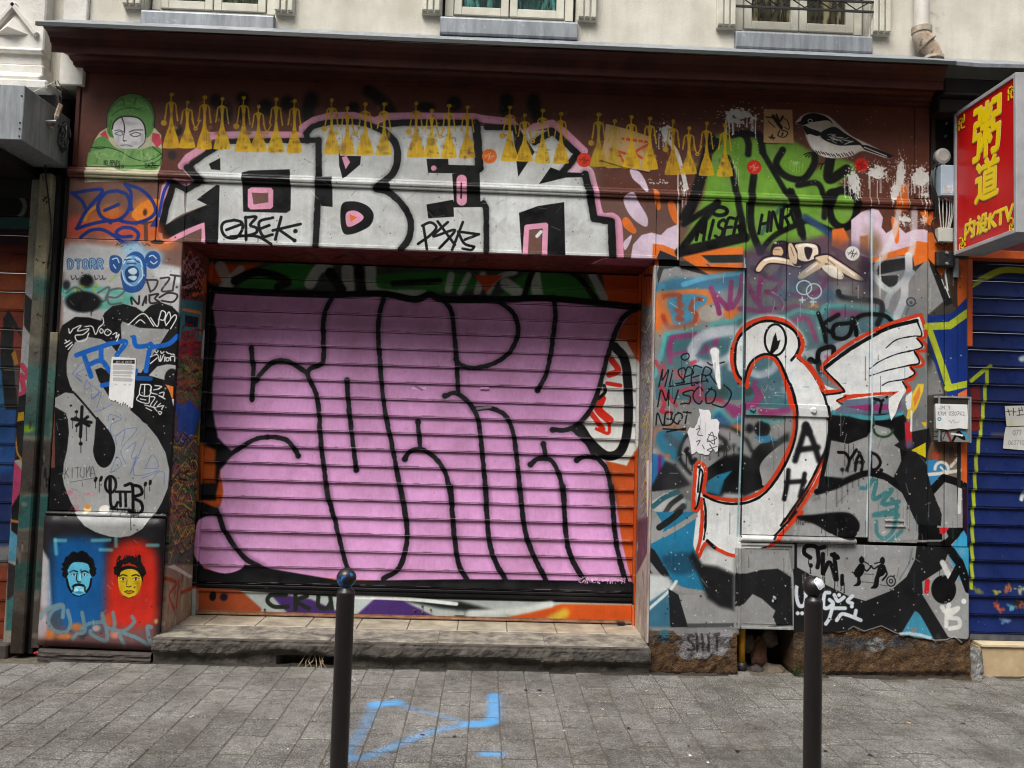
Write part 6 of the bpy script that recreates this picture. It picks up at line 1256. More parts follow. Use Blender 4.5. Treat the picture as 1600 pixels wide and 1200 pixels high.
for x0, x1 in ((-2.239, -2.206), (1.186, 1.209)): MB().box(x0, x1, SHY-.05, SHY+.03, .19, 2.98).build('guide_rail', m_shut, main, bevel=.004)
q = aty(970, 982, SHY-.06); BX(q[0]-.03, q[0]+.03, SHY-.07, SHY-.032, .207, .222).build('stop', IRON, main)
# ------------------------------------------------------------------ doorstep
step = thing('doorstep', 'broken concrete doorstep with cream tiles below the pink shutter', 'doorstep', (-.5, .2, 0))
def tread_y(px, py): return atz(px, py, .185)[1]
zs = .185
xa, xb = -2.275, 1.205
P = []
NXS = 230
for t in np.linspace(0, 1, 15):
    row = []
    for x in np.linspace(xa, xb, NXS):
        z = t*(zs-.004)
        crack = .085+.045*nz(x, 0, 4.0, 1.6, 3)+.012*nz(x, 0, 7.0, 12, 3)
        up = 1/(1+math.exp(-(z-crack)*160))
        y = -.055-.048*up-.018*nz(x, z, 2, 6, 5)*(0.4+.6*up)-.007*nz(x, z, 9, 24, 3)
        if -1.42 < x < -1.02 and z < .075: y += .13*min(1, (x+1.42)/.03, (-1.02-x)/.03)
        if z > zs-.02: y += .006
        row.append((x, y, z))
    P.append(row)
P.append([(x, p[1]+.014, zs) for x, p in zip(np.linspace(xa, xb, NXS), P[-1])]); P.append([(x, .30, zs) for x in np.linspace(xa, xb, NXS)])
sb = MB().grid(P); sb.grid([[r[0] for r in P], [(xa, .3, r[0][2]) for r in P]]); sb.grid([[r[-1] for r in P], [(xb, .3, r[-1][2]) for r in P]])
sb.build('front_block', CONC, step)
tr = [(xa+.02, -.78)]
for x0, x1 in ((-2.262, -1.62), (-1.616, -1.05), (-1.046, -.30), (-.296, .46), (.464, 1.198)):
    y0_ = -.070+random.uniform(-.004, .004); nn = 26; xs_ = np.linspace(x0, x1, nn); ed = [y0_+.014*max(0, nz(q_, 0, 6, 9, 4)) for q_ in xs_]; zt_ = zs+.006+random.uniform(0, .003); tm = MB()
    tm.grid([[(q_, e_, zs-.05) for q_, e_ in zip(xs_, ed)], [(q_, e_, zt_-.006) for q_, e_ in zip(xs_, ed)], [(q_, e_+.006, zt_) for q_, e_ in zip(xs_, ed)], [(q_, .268, zt_) for q_ in xs_], [(q_, .268, zs-.05) for q_ in xs_]]); tm.build('tread_slab', TREAD, step)
tx0 = atz(561, 975, zs+.01)[0]; tw = (atz(947, 988, zs+.01)[0]-tx0)/5
k0 = math.floor((-2.24-tx0)/tw)
for i in range(k0, 12):
    a, b = max(tx0+i*tw+.003, -2.238), min(tx0+(i+1)*tw-.003, 1.208)
    if b-a > .03: BX(a, b, .274, .64, zs-.04, zs+.010).build('tile', TILE, step, bevel=.003)
BX(-2.24, 1.21, .2, .66, zs-.06, zs+.003).build('tile_bed', SAND, step)
rts = thing('dry_roots', 'tuft of dry pale roots in the hollow under the doorstep', 'roots', (-1.16, -.06, 0))
for i in range(8):
    x = random.uniform(-1.25, -1.08); MB().tube([(x, -.03, .07), (x+random.uniform(-.04, .04), -.07, .04), (x+random.uniform(-.08, .06), -.10, .006)], [.003, .003, .0015], 5).build('root', plain('dry_root', (176, 160, 130), (130, 110, 84), 20, .8), rts)
# black stone under the left panel
ks = thing('base_stone', 'low black base stone under the panel with two painted faces', 'stone', (-2.66, 0, 0))
P = []
for t in np.linspace(0, 1, 7):
    P.append([(x, -.055-.012*nz(x, t, 3, 7, 4)+(.012 if t > .9 else 0)-.02*math.sin(min((x+3.07)/.08, 1)*1.57), t*(.078-.012*(x+3.07))) for x in np.linspace(-3.07, -2.285, 60)])
P.append([(p[0], .05, p[2]) for p in P[-1]])
g_ = MB().grid(P); g_.grid([[r[0] for r in P], [(r[0][0], .05, r[0][2]) for r in P]]); g_.build('block', STONE, ks)
# ------------------------------------------------------------------ the hole: gas pipe, rubble, weed
gp = thing('gas_pipe', 'yellow gas pipe standing in the dark hole below the meter hatch', 'pipe', (1.915, .12, 0))
MB().tube([(1.915, .10, .05), (1.915, .10, .40)], .026, 14).build('pipe', YPIPE, gp, smooth=True)
MB().tube([(1.915, .10, -.02), (1.915, .10, .055)], .036, 14).build('sleeve', CABLE, gp, smooth=True)
def stone_mb(cx, cy, cz, r, seed):
    bm = bmesh.new(); bmesh.ops.create_icosphere(bm, subdivisions=2, radius=1)
    m = MB(); m.v = []
    for v in bm.verts:
        k_ = 1+.35*mnoise.noise(v.co*1.6+Vector((seed, 0, 0))); m.v.append((cx+v.co.x*r[0]*k_, cy+v.co.y*r[1]*k_, cz+v.co.z*r[2]*k_))
    m.f = [tuple(v.index for v in f.verts) for f in bm.faces]; bm.free(); return m
RUB = plain('rubble_stone', (110, 98, 84), (74, 64, 56), 12, .9, bump=.6)
RUBR = plain('rubble_brick', (104, 70, 54), (76, 50, 40), 12, .9, bump=.6)
for i, (a, lab) in enumerate((((2.00, .22, .16, (.06, .05, .07)), 'grey rubble stone behind the yellow pipe'), ((2.07, .20, .10, (.075, .05, .12)), 'tall red-brown brick lump in the hole under the hatch'), ((2.16, .22, .20, (.07, .05, .07)), 'rounded grey stone high at the right of the hole'), ((2.17, .14, -.02, (.10, .12, .06)), 'pale mortar heap at the mouth of the hole'), ((2.02, .10, .0, (.06, .05, .035)), 'small dark stone beside the foot of the yellow pipe'))):
    tag(stone_mb(a[0], a[1], a[2], a[3], i*3.1).build('rubble_stone', (RUB, RUBR, RUB, RUB, STONE)[i]), lab, 'stone', 'rubble in the hole')
lf = MB()
for i in range(46):
    a = random.uniform(0, 6.28); r_ = random.uniform(.005, .055); x, y, z = 2.275+r_*math.cos(a), -.045+r_*.6*math.sin(a), random.uniform(.0, .06)
    dx, dy, dz = random.uniform(-.02, .02), random.uniform(-.02, .006), random.uniform(.004, .022); wx, wy = -dy*.35+.002, dx*.35
    lf.add([(x, y, z), (x+dx*.5+wx, y+dy*.5+wy, z+dz*.6), (x+dx, y+dy, z+dz), (x+dx*.5-wx, y+dy*.5-wy, z+dz*.6+.001)], [(0, 1, 2, 3)])
wd = thing('weed', 'small green weed growing at the foot of the wall beside the hole', 'weed', (2.275, -.04, 0))
lf.build('leaves', plain('weed_leaf', (70, 120, 44), (50, 90, 34), 40, .6), wd)
sm_ = MB()
for i in range(8): sm_.tube([(2.275, -.04, 0), (2.275+random.uniform(-.05, .05), -.05+random.uniform(-.02, .02), random.uniform(.02, .06))], .0015, 5)
sm_.build('stem', plain('weed_stem', (70, 100, 40)), wd)
# ------------------------------------------------------------------ bollards
BP = [(-.652, -1.95, 1.012, .0475, 'iron bollard with a blue-painted ball, in front of the pink shutter'), (1.624, -1.95, 1.030, .052, 'iron bollard with a white-splashed ball, in front of the right panel')]
CAPS = [(plain('ball_blue_spray', (34, 28, 28), (30, 100, 176), 17, .35, lo=.49, hi=.54)), IRON]
for i, (x, y, top, r_, lab) in enumerate(BP):
    b = thing('bollard', lab, 'bollard', (x, y, 0), 'iron bollards along the kerb')
    zc = top-r_; sl = (-.012, -.006)[i]
    MB().lathe([(r_*math.cos(a), zc+r_*math.sin(a)) for a in np.linspace(-1.05, math.pi/2, 18)], x, y, 32).build('ball', CAPS[i], b, smooth=True)
    zn = zc-r_*.87
    MB().lathe([(r_*.5, zn+.003), (r_*.56, zn-.008), (r_*.75, zn-.016), (.0415, zn-.022), (.043, zn-.03)], x, y, 32).build('collar', IRON, b, smooth=True)
    MB().lathe([(.043, zn-.03), (.0432, .06), (.043, -.03)], x, y, 32).build('post', IRON, b, smooth=True)
    MB().lathe([(.0435, .05), (.065, .035), (.075, .0), (.075, -.02)], x, y, 32).build('foot', IRON, b, smooth=True)
    if i == 1:
        cap = MB(); d_ = Vector((.34, -.80, .50)).normalized(); u_ = d_.cross(Vector((0, 0, 1))).normalized(); w2 = d_.cross(u_); ctr = Vector((x, y, zc)); ring0 = []
        pts = [ctr+d_*(r_*1.012)]
        for rr_ in (.5, 1.0):
          for a in np.linspace(0, 2*math.pi, 20, endpoint=False):
            s_ = rr_*(.60+.3*mnoise.noise(Vector((a*1.3, 2, 0)))); pts.append(ctr+(d_*math.cos(s_)+(u_*math.cos(a)+w2*math.sin(a))*math.sin(s_)).normalized()*(r_*1.012))
        cap.add(pts, [(0, 1+j, 1+(j+1) % 20) for j in range(20)]+[(1+j, 21+j, 21+(j+1) % 20, 1+(j+1) % 20) for j in range(20)]).build('paint_splash', plain('white_splash', (224, 226, 228), (190, 196, 204), 60, .5), b)
# ------------------------------------------------------------------ papers
def paper(name, pts, y, mat, label, cat='poster', th=.0012, parent=None):
    q = [tuple(aty(px, py, y)[[0, 2]]) for px, py in pts]
    if sum(a[0]*b[1]-b[0]*a[1] for a, b in zip(q, q[1:]+q[:1])) < 0: q = q[::-1]
    o = MB().prism(q, y, y+th)
    if parent is None: return tag(o.build(name, mat), label, cat)
    return o.build(name, mat, parent)
def Tp(f, t): n = [float(v) for v in t.replace(',', ' ').split()]; return [(f[0]+a/f[2], f[1]+b/f[2]) for a, b in zip(n[::2], n[1::2])]
paper('paper_cutout', Tp(T14, '590,1255 640,1180 720,1130 712,1010 760,900 850,810 960,775 1080,800 1170,880 1215,1000 1205,1130 1280,1210 1292,1400 1262,1520 500,1530 520,1480 560,1330'), -.004, m_front, 'paste-up of a frowning child in a green hood on the fascia', 'poster')
paper('kraft_paper', [(p[0], p[1]) for p in Tp(T1, '2825,215 2985,255 3108,300 3120,400 3100,518 2940,485 2790,440 2812,330')], -.004, m_front, 'crumpled kraft paper with red strokes behind the yellow figures', 'poster')
paper('kraft_paper', Tp(T1, '3812,122 3990,128 4000,338 3810,335'), -.004, m_front, 'square kraft paper with black drawing beside the painted bird', 'poster')
nc = Canvas('notice_print', 'y', -.004, -2.76, -2.48, 1.70, 2.18, 700, (228, 228, 228)); nc.k = 700/205
nc.fr(*T11); nc.poly('668,70 858,70 858,105 664,100', (30, 30, 32)); nc.text('AVIS AU VOLEUR', 692, 98, 18, 6.5, 2.2, (220, 220, 220), gap=.6)
for y0, y1 in ((115, 160), (172, 196), (206, 216), (230, 260)):
    for y in np.arange(y0, y1, 7): nc.st([(666, y), (858-random.uniform(0, 40), y+4)], 3.0, (110, 110, 112), op=.8)
for x in (680, 760, 805): nc.scrawl(x, 290, 20, 16, 5, 2.0, (120, 120, 122), .8)
m_not = painted(nc, 'XZ', .8, .1); 
paper('notice', Tp(T11, '655,42 872,55 862,250 842,495 826,500 818,480 806,505 800,470 786,480 778,455 764,470 760,440 740,482 734,450 720,470 712,440 700,450 690,425 672,440 655,425 645,435 632,410 626,425 640,200'), -.004, m_not, 'white printed notice with a black heading and torn foot on the left panel', 'notice')
tc = Canvas('torn_paper_print', 'y', -.004, 1.3, 1.8, 1.5, 2.1, 500, (226, 224, 228)); tc.k = 500/205; tc.fr(*T6)
for t in ('470,380 500,370 480,420 520,430','570,420 640,450 560,480 600,400 620,500 560,460','580,500 610,560 560,550 640,520','470,480 500,470 480,510','520,510 535,540','490,345 495,360'): tc.st(t, 6, (60,60,62))
for t in ('545,320 548,420','500,270 510,420'): tc.st(t, 5, (190,190,196))
m_torn = painted(tc, 'XZ', .85, .3, 14)
paper('torn_paper', Tp(T6, '490,205 530,215 575,215 592,250 590,295 640,290 662,320 655,370 662,385 650,420 655,480 648,560 630,570 612,540 590,560 570,590 540,592 520,580 490,580 470,560 450,580 430,585 420,500 410,450 395,400 415,360 450,370 475,330 485,290 500,260'), -.005, m_torn, 'torn white paper scraps stuck beside the red marker tags', 'poster')
paper('torn_paper', Tp(T7, '900,120 1030,30 1025,80 985,160 960,240 920,305 908,255 898,200'), -.011, PAPER, 'torn white paper hanging below the goose wing', 'poster')
# ------------------------------------------------------------------ meter cupboard with paper on the right pilaster
mb = thing('letter_box', 'grey metal letter box with a handwritten paper beside the blue shutter', 'letter box', (3.42, -.04, 1.70))
gx0, gx1, gz0, gz1 = 3.285, 3.528, 1.705, 2.040
bc = Canvas('letter_box_print', 'y', -.06, 3.2, 3.65, 1.62, 2.1, 500, (150, 152, 150)); bc.k = 500/205; bc.fr(1430, 380, 3.53)
bc.poly('80,1020 310,1020 310,1110 80,1110', (130, 130, 128)); bc.poly('80,840 110,840 105,1110 80,1110', (110, 140, 90), 8); bc.poly('120,852 292,850 292,890 125,888', (52, 46, 44)); bc.text('EWZ', 115, 1090, 50, 14, 3, K, jit=3); bc.st('200,1100 240,1040 270,1080 230,1060', 12, K, 4); bc.st('200,1050 260,1060', 10, (230,230,226)); bc.st('250,1030 300,1080', 14, (60,150,190), 4); bc.st('170,1030 200,1100', 12, (120,40,50), 4)
m_bc = painted(bc, 'XZ', .45, .08)
BX(gx0, gx1, -.06, .003, gz0, gz1).build('casing', m_bc, mb, bevel=.004)
for q in ((gx0, gx0+.012, gz0, gz1), (gx1-.012, gx1, gz0, gz1), (gx0+.012, gx1-.012, gz1-.012, gz1)): BX(q[0], q[1], -.067, -.0605, q[2], q[3]).build('rim', STEEL, mb)
pc = Canvas('box_paper_print', 'y', -.07, 3.2, 3.65, 1.62, 2.1, 600, (226, 226, 226)); pc.k = 600/205; pc.fr(1430, 380, 3.53)
pc.text('JM Y', 130, 915, 18, 12, 2.2, (110,110,112), jit=2); pc.text('KKM 030762', 125, 950, 20, 11, 2.4, (120,120,122), jit=2); pc.scrawl(180, 985, 60, 20, 8, 2, (130,130,130)); pc.ring(131, 970, 8, 8, 5, (50,130,150))
m_pc = painted(pc, 'XZ', .85, .3, 12)
paper('handwritten_paper', Tp((1430, 380, 3.53), '112,885 285,890 292,960 288,1025 240,1020 180,1028 116,1022'), -.0745, m_pc, 'crumpled handwritten paper stuck on the letter box', 'notice', .004)
# ------------------------------------------------------------------ blue shutter and its frame
bs = thing('roller_shutter', 'dark blue roller shutter with a yellow line, right edge of the picture', 'roller shutter', (4.1, .16, .2))
shutter(bs, 3.565, 5.3, .16, .292, 3.12, .1325, m_blue, .024)
BX(3.565, 5.3, .145, .175, .240, .2905).build('bottom_bar', plain('blue_bar', (44, 50, 70), (90, 92, 96), 8, .5), bs, bevel=.004)
fr_ = thing('steel_surround', 'orange steel surround round the dark blue shutter', 'surround', (4.2, .1, .2))
BX(3.552, 3.598, .03, .14, 2.42, 3.085).build('post', ORANGE, fr_, bevel=.004); BX(3.550, 3.563, .03, .20, .24, 2.42).build('post', plain('navy_frame', (24, 46, 110), (40, 30, 60), 6, .45), fr_, bevel=.002)
BX(3.552, 5.3, .02, .14, 3.087, 3.150).build('lintel', ORANGE, fr_, bevel=.005)
BX(3.552, 5.3, .15, .4, 3.152, 4.1).build('fascia', plain('dark_red_fascia', (86, 22, 20), (60, 18, 18), 5, .5), fr_)
bcn = Canvas('shutter_note_print', 'y', .13, 3.7, 4.3, 1.4, 2.1, 500, (222, 222, 218)); bcn.k = 500/205; bcn.fr(1430, 380, 3.53)
for t in ('510,915 520,950','500,930 530,925','540,910 540,950','535,930 555,930','570,910 575,950','565,925 590,920','560,950 595,945','585,905 590,925'): bcn.st(t, 4, (50,50,50))
bcn.text('0779', 540, 1058, 26, 12, 3, (130,130,128)); bcn.text('0637108', 515, 1112, 24, 11, 3, (150,150,148)); bcn.st('510,1000 620,1010', 10, (226,222,170), 6)
m_bn = painted(bcn, 'XZ', .85, .35, 9)
paper('shutter_note', Tp((1430, 380, 3.53), '495,898 640,895 640,1005 505,1010 500,960'), .128, m_bn, 'upper handwritten paper taped on the dark blue shutter', 'notice', .003)
paper('shutter_note', Tp((1430, 380, 3.53), '500,1015 640,1010 640,1145 485,1132 492,1060'), .132, m_bn, 'lower crumpled paper taped on the dark blue shutter', 'notice', .003)
sl_ = thing('shutter_sill', 'beige stone sill below the dark blue shutter', 'sill', (4.3, .1, 0))
BX(3.665, 5.3, .045, .62, .215, .238).build('sill_slab', plain('pale_sill', (206, 190, 158), (190, 172, 140), 8, .6), sl_, bevel=.004); BX(3.660, 5.3, .06, .60, -.02, .2145).build('sill_block', BEIGE, sl_, bevel=.004)
P = []
for t in np.linspace(0, 1, 12): P.append([(3.555+.11*u*(1)+.03*(1-t)*(u-1)*.8, .03-.03*math.sin(u*3.1)-.012*nz(u, t, 3, 8, 4)-.02*(1-t), -.01+t*(.235-.03*u)) for u in np.linspace(0, 1, 12)])
P.append([(p[0], .3, p[2]) for p in P[-1]])
g_ = MB().grid(P); g_.grid([[r[-1] for r in P], [(r[-1][0], .3, r[-1][2]) for r in P]])
tag(g_.build('mortar_lump', plain('grey_mortar', (138, 136, 134), (96, 94, 92), 20, .95, bump=.9, bscale=60)), 'rough grey mortar lump between the plinth and the beige sill', 'mortar')
# ------------------------------------------------------------------ dark recess with electrics beside the fascia
rec = thing('dark_recess', 'dark recess with neighbour cornice behind the red sign', 'facade', (4.2, .1, 3.2))
BX(3.250, 3.60, .07, .3, 3.432, 4.30).build('back_board', DARK, rec); BX(3.262, 3.30, -.0, .07, 3.435, 4.2).build('upright', DARK, rec, bevel=.006)  # recess boards in the near-black tone
BX(3.25, 5.5, -.20, .3, 4.235, 4.355).build('dark_cornice', DARK, rec, bevel=.01); BX(3.25, 5.5, -.13, .3, 4.13, 4.234).build('dark_cornice', DARK, rec, bevel=.01); BX(3.605, 5.5, .16, .4, 3.15, 4.13).build('back_board', DARK, rec)
for px, py in ((1478, 193), (1477, 213)):
    q = aty(px, py, .07); MB().tube([(q[0], .07, q[2]), (q[0], .055, q[2])], [.012, .009], 10).build('screw', STEEL, rec)
q = aty(1497, 160, .05); BX(q[0]-.022, q[0]+.022, .03, .069, q[2]-.13, q[2]+.10).build('conduit', plain('old_conduit', (120, 124, 116), (90, 94, 88), 8, .6), rec, bevel=.01)
tb = thing('transformer_box', 'pale blue metal transformer box with loose white wires beside the red sign', 'electric box', (3.37, -.04, 3.52))
BX(3.298, 3.440, -.075, .069, 3.520, 3.752).build('casing', PLASTB, tb, bevel=.006); BX(3.315, 3.432, -.0765, -.0752, 3.538, 3.60).build('printed_label', plain('box_print', (214, 218, 220), (150, 158, 164), 60, .6, stretch=(3, 1, 1)), tb)
for i, x in enumerate((3.305, 3.335, 3.362, 3.386, 3.398, 3.412)):
    MB().tube([(x, -.03, 3.522), (x+random.uniform(-.004, .004), -.035, 3.40), (x*.6+.4*3.35, -.03, 3.288)], .0042, 6).build('wire', PLASTW, tb)
MB().tube([(3.31, -.04, 3.52), (3.35, -.07, 3.488), (3.40, -.075, 3.475), (3.425, -.06, 3.50), (3.42, -.05, 3.525)], .004, 6).build('wire', plain('red_wire', (130, 40, 40)), tb)
jb = thing('junction_box', 'small square cream junction box below the transformer box', 'electric box', (3.35, -.02, 3.18))
BX(3.294, 3.408, -.045, .010, 3.180, 3.290).build('casing', PLASTW, jb, bevel=.008, seg=2); BX(3.298, 3.404, -.050, -.0455, 3.184, 3.286).build('lid', PLASTW, jb, bevel=.004)
sn = thing('round_lamp', 'round pale lamp head on the dark upright above the transformer box', 'lamp', (3.35, -.03, 3.84))
q = aty(1474, 243, -.04); MB().tube([(q[0], .068, q[2]), (q[0], -.02, q[2]), (q[0], -.035, q[2]), (q[0], -.045, q[2])], [.05, .058, .058, .040], 24).build('head', PLASTW, sn); MB().tube([(q[0]+.02, -.01, q[2]-.055), (q[0]+.025, -.01, 3.755)], .010, 8).build('stem', PLASTW, sn)
cb_ = thing('cable_bundle', 'black cables looping down the dark upright beside the pale boxes', 'cable', (3.29, 0, 3.2))
for k_ in range(6):
    x = 3.285-k_*.004; MB().tube(smooth_pts([(3.31, -.02, 3.80), (x-.012, -.03, 3.72), (x-.02+random.uniform(-.012, .012), -.05, 3.60), (x+.004, -.045, 3.50), (x+.02, -.02, 3.40+random.uniform(-.06, .06))], False, 4), .005, 6).build('cable', CABLE, cb_)
for t in ('1462,340 1456,350 1462,372 1470,382 1480,380','1466,398 1474,404 1486,396 1490,402 1478,410'):
    q = [tuple(aty(*[float(v) for v in p.split(',')], -.03)) for p in t.split()]; MB().tube(smooth_pts(q, False, 5), .006, 6).build('cable', CABLE, cb_)
hk = thing('cable_clamp', 'black cable clamp block below the junction box', 'clamp', (3.39, -.01, 3.05))
q = aty(1475, 405, -.0); BX(q[0]-.07, q[0]+.07, -.035, .012, q[2]-.065, q[2]+.06).build('block', CABLE, hk, bevel=.012)
for dz_ in (-.04, .04): MB().tube([(q[0], -.035, q[2]+dz_), (q[0], -.046, q[2]+dz_)], [.012, .009], 10).build('screw', STEEL, hk)
q = aty(1493, 418, .0); BX(q[0]-.018, q[0]+.018, -.012, .01, q[2]-.075, q[2]+.07).build('plate', STEEL, hk, bevel=.002)
# ------------------------------------------------------------------ projecting sign
sg = thing('shop_sign', 'red projecting sign box with yellow Chinese characters and grey frame', 'sign', (3.5, -.44, 3.08))
SX, SY0, SY1, SZ0, SZ1 = 3.40, -.800, -.075, 3.075, 4.138
BX(SX+.012, SX+.20, SY0+.004, SY1-.004, SZ0+.004, SZ1-.004).build('box', plain('sign_side', (176, 176, 172), (160, 160, 156), 5, .5), sg)
FRM = plain('grey_sign_frame', (176, 176, 178), (158, 158, 160), 6, .4, .1)
for y0, y1, z0, z1 in ((SY0, SY0+.028, SZ0, SZ1), (SY1-.028, SY1, SZ0, SZ1), (SY0+.028, SY1-.028, SZ0, SZ0+.028), (SY0+.028, SY1-.028, SZ1-.028, SZ1)): BX(SX-.010, SX+.206, y0, y1, z0, z1).build('frame', FRM, sg, bevel=.003)
BX(SX, SX+.011, SY0+.028, SY1-.028, SZ0+.028, SZ1-.028).build('face', REDP, sg)
def glyphs(txt, name, cy, cz, h, wsc, mat, bold, xx, shear=0.0):
    """writing on the sign face; strokes thickened by laying the glyphs a hair apart, each a fraction of a millimetre proud of the last"""
    cu = bpy.data.curves.new('glyph', 'FONT'); cu.body = txt; cu.align_x = 'CENTER'; cu.align_y = 'CENTER'; cu.size = 1.0; cu.shear = shear; cu.resolution_u = 6
    ob = bpy.data.objects.new('glyph', cu); COL.objects.link(ob); bpy.context.view_layer.update()
    dg = bpy.context.evaluated_depsgraph_get(); me = bpy.data.meshes.new_from_object(ob.evaluated_get(dg)); bpy.data.objects.remove(ob, do_unlink=True)
    co = np.array([v.co[:] for v in me.vertices]); lo, hi = co.min(0), co.max(0); sc1 = h/(hi[1]-lo[1]); md = (lo+hi)/2; fs = [tuple(p.vertices) for p in me.polygons]
    m = MB()
    for j in range(11):
        a_ = 2*math.pi*j/10; dy, dz = (bold*math.cos(a_), bold*math.sin(a_)) if j < 10 else (0, 0)
        m.add([(xx-.00015*j, cy-(p[0]-md[0])*sc1*wsc+dy, cz+(p[1]-md[1])*sc1+dz) for p in co], fs)
    bpy.data.meshes.remove(me)
    return m.build(name, mat, sg)
WHT = plain('cream_outline', (232, 220, 150), (226, 214, 140), 5, .4)
def sy(px, py): q = atx(px, py, SX-.004); return q[1], q[2]
def gly(txt, pa, pb, bold, nm='character', wsc_=1.0, shear=0.0):
    (ya, za), (yb, zb) = sy(*pa), sy(*pb); h = abs(za-zb)-2*bold
    glyphs(txt, 'outline', (ya+yb)/2, (za+zb)/2, h, wsc_, WHT, bold+.005, SX-.0015, shear); glyphs(txt, nm, (ya+yb)/2, (za+zb)/2, h, wsc_, YELP, bold, SX-.0042, shear)
gly('粥', (1541, 158), (1541, 246), .010, wsc_=.82, shear=.06); gly('道', (1541, 246), (1541, 313), .009, wsc_=.9, shear=.06); gly('内设KTV', (1543, 330), (1543, 362), .0045, wsc_=1.0, shear=.1)
def fret(cy, cz, s1, s2):
    m = MB(); u = .0095; bars = [(-4,-3,-5,4),(-4,2,3,4),(1,2,-1,4),(-4,4,-1,0),(3,4,-1,6),(-1,0,-5,2),(-1,4,-5,-4),(-1,2,1,2)]
    for a, b, c0, d0 in bars:
        ya, yb = sorted((cy-s1*a*u, cy-s1*b*u)); za, zb = sorted((cz+s2*c0*u, cz+s2*d0*u)); m.box(SX-.0035, SX-.001, ya, yb, za, zb)
    m.build('corner_ornament', YELP, sg)
for px, py, a, b in ((1502, 192, 1, 1), (1580, 143, 1, 1), (1503, 380, -1, -1), (1582, 350, -1, -1)):
    y_, z_ = sy(px, py); fret(y_, z_, a, b)
for z_ in (3.2, 4.0): BX(3.46, 3.50, SY1, .06, z_, z_+.03).build('bracket', IRON, sg)
# ------------------------------------------------------------------ left neighbour: shutter, jamb, post, shutter housing
l1 = thing('roller_shutter', 'painted roller shutter with a palm and sunset, left edge of the picture', 'roller shutter', (-4.0, .14, .1))
shutter(l1, -5.2, -3.365, .14, .08, 3.30, .14, m_ls, .010)
BX(-5.2, -3.30, -.02, .3, -.02, .095).build('base_block', STONE, l1, bevel=.01)
jm = thing('door_jamb', 'narrow paint-covered strip beside the palm shutter', 'jamb', (-3.34, .06, 0))
BX(-3.372, -3.285, .05, .2, .02, 3.42).build('strip', m_lp, jm, bevel=.006)
pt = thing('steel_post', 'peeling cream post stained with teal paint left of the shopfront', 'post', (-3.22, 0, 0))
pcv = Canvas('post_paint', 'y', 0.0, -3.4, -3.0, 0.0, 3.5, 220, (178, 170, 142)); pcv.fr(0, 290, 3.243)
for y0, cl in ((440, (60, 110, 104)), (760, (110, 106, 100)), (880, (60, 110, 106)), (1010, (50, 84, 82))): pcv.blob(200, y0+100, 160, 70, cl, .5, .85)
pcv.poly('140,540 240,560 240,800 140,760', (110,104,92), 30, False, .8); pcv.fr(0, 640, 3.0)
pcv.poly('80,0 250,0 240,140 80,120', (56,90,84), 40); pcv.poly('80,140 250,140 240,400 80,400', (70,64,60), 30); pcv.poly('80,400 250,400 240,560 80,560', (44,92,90), 30); pcv.poly('60,560 250,560 240,1200 40,1200', (84,78,72), 30); pcv.poly('70,700 200,720 190,860 60,840', (50,84,78), 30); pcv.blob(130, 90, 30, 16, (130,170,50), .6); pcv.poly('40,950 150,950 140,1200 40,1200', (60,50,44), 40)
for i in range(40): pcv.blob(random.uniform(60, 230), random.uniform(0, 1150), random.uniform(3, 14), random.uniform(4, 26), random.choice([(40,30,26),(96,70,50),(140,134,120)]), .5, .6)
pcv.text('PAK', 185, 250, 60, 14, 6, K, slope=3.4, jit=3); pcv.a *= .8; pcv.wear(.2)  # post paint also darkened for the shade at this corner
m_pp = painted(pcv, 'XZ', .55, .5, 16, chips=((58, 42, 32), 9, .60))
BX(-3.283, -3.188, -.02, .10, .03, 3.45).build('post_face', m_pp, pt, bevel=.01); BX(-3.186, -3.150, .03, .12, .02, 3.45).build('post_web', BLACKV, pt, bevel=.004); BX(-3.148, -3.092, .0, .09, .07, 2.30).build('filler_strip', m_pp, pt, bevel=.004)
BX(-3.30, -3.09, .12, .4, .0, 4.05).build('post_back', BLACKV, pt)
q = [tuple(aty(px, py, -.03)) for px, py in ((70, 246), (72, 280), (78, 330), (80, 370), (74, 420))]; tag(MB().tube(smooth_pts(q, False, 5), .0055, 6).build('cable', CABLE), 'single black cable hanging down the cream post', 'cable')
hs = thing('shutter_housing', 'grey sheet-metal shutter housing jutting out at the upper left', 'housing', (-3.6, -.25, 3.5))
BX(-5.2, -3.113, -.56, .04, 3.505, 3.872).build('casing', STEEL, hs, bevel=.004); BX(-5.2, -3.29, .16, .4, 3.2, 3.98).build('rear_board', DARK, hs); BX(-5.2, -3.35, -.50, .12, 3.44, 3.504).build('underside', DARK, hs)
BX(-5.2, -3.16, -.22, -.0, 3.985, 4.055).build('stone_ledge', STUCCO2, hs, bevel=.012); BX(-5.2, -3.12, -.12, .1, 3.88, 3.982).build('dark_board', DARK, hs)  # near-black board between ledge and casing
for zz in (3.53, 3.58, 3.62, 3.80): MB().tube([(-3.13, -.560, zz), (-3.13, -.566, zz)], [.006, .004], 8).build('rivet', IRON, hs)
br = thing('broken_bracket', 'rusty white bracket hanging by a wire beside the housing', 'bracket', (-3.08, -.2, 3.7))
qa, qb = aty(95, 163, -.25), aty(80, 200, -.25)
MB().tube([tuple(qa), tuple((qa+qb)/2+np.array([.006, 0, 0])), tuple(qb)], [.016, .018, .02], 6).build('arm', plain('rusty_white', (196, 184, 166), (120, 80, 60), 14, .7, bump=.3), br)
qc, qd = aty(62, 190, -.30), aty(88, 190, -.26); MB().tube([tuple(qc), tuple(qd)], .011, 8).build('rod', STEEL, br)
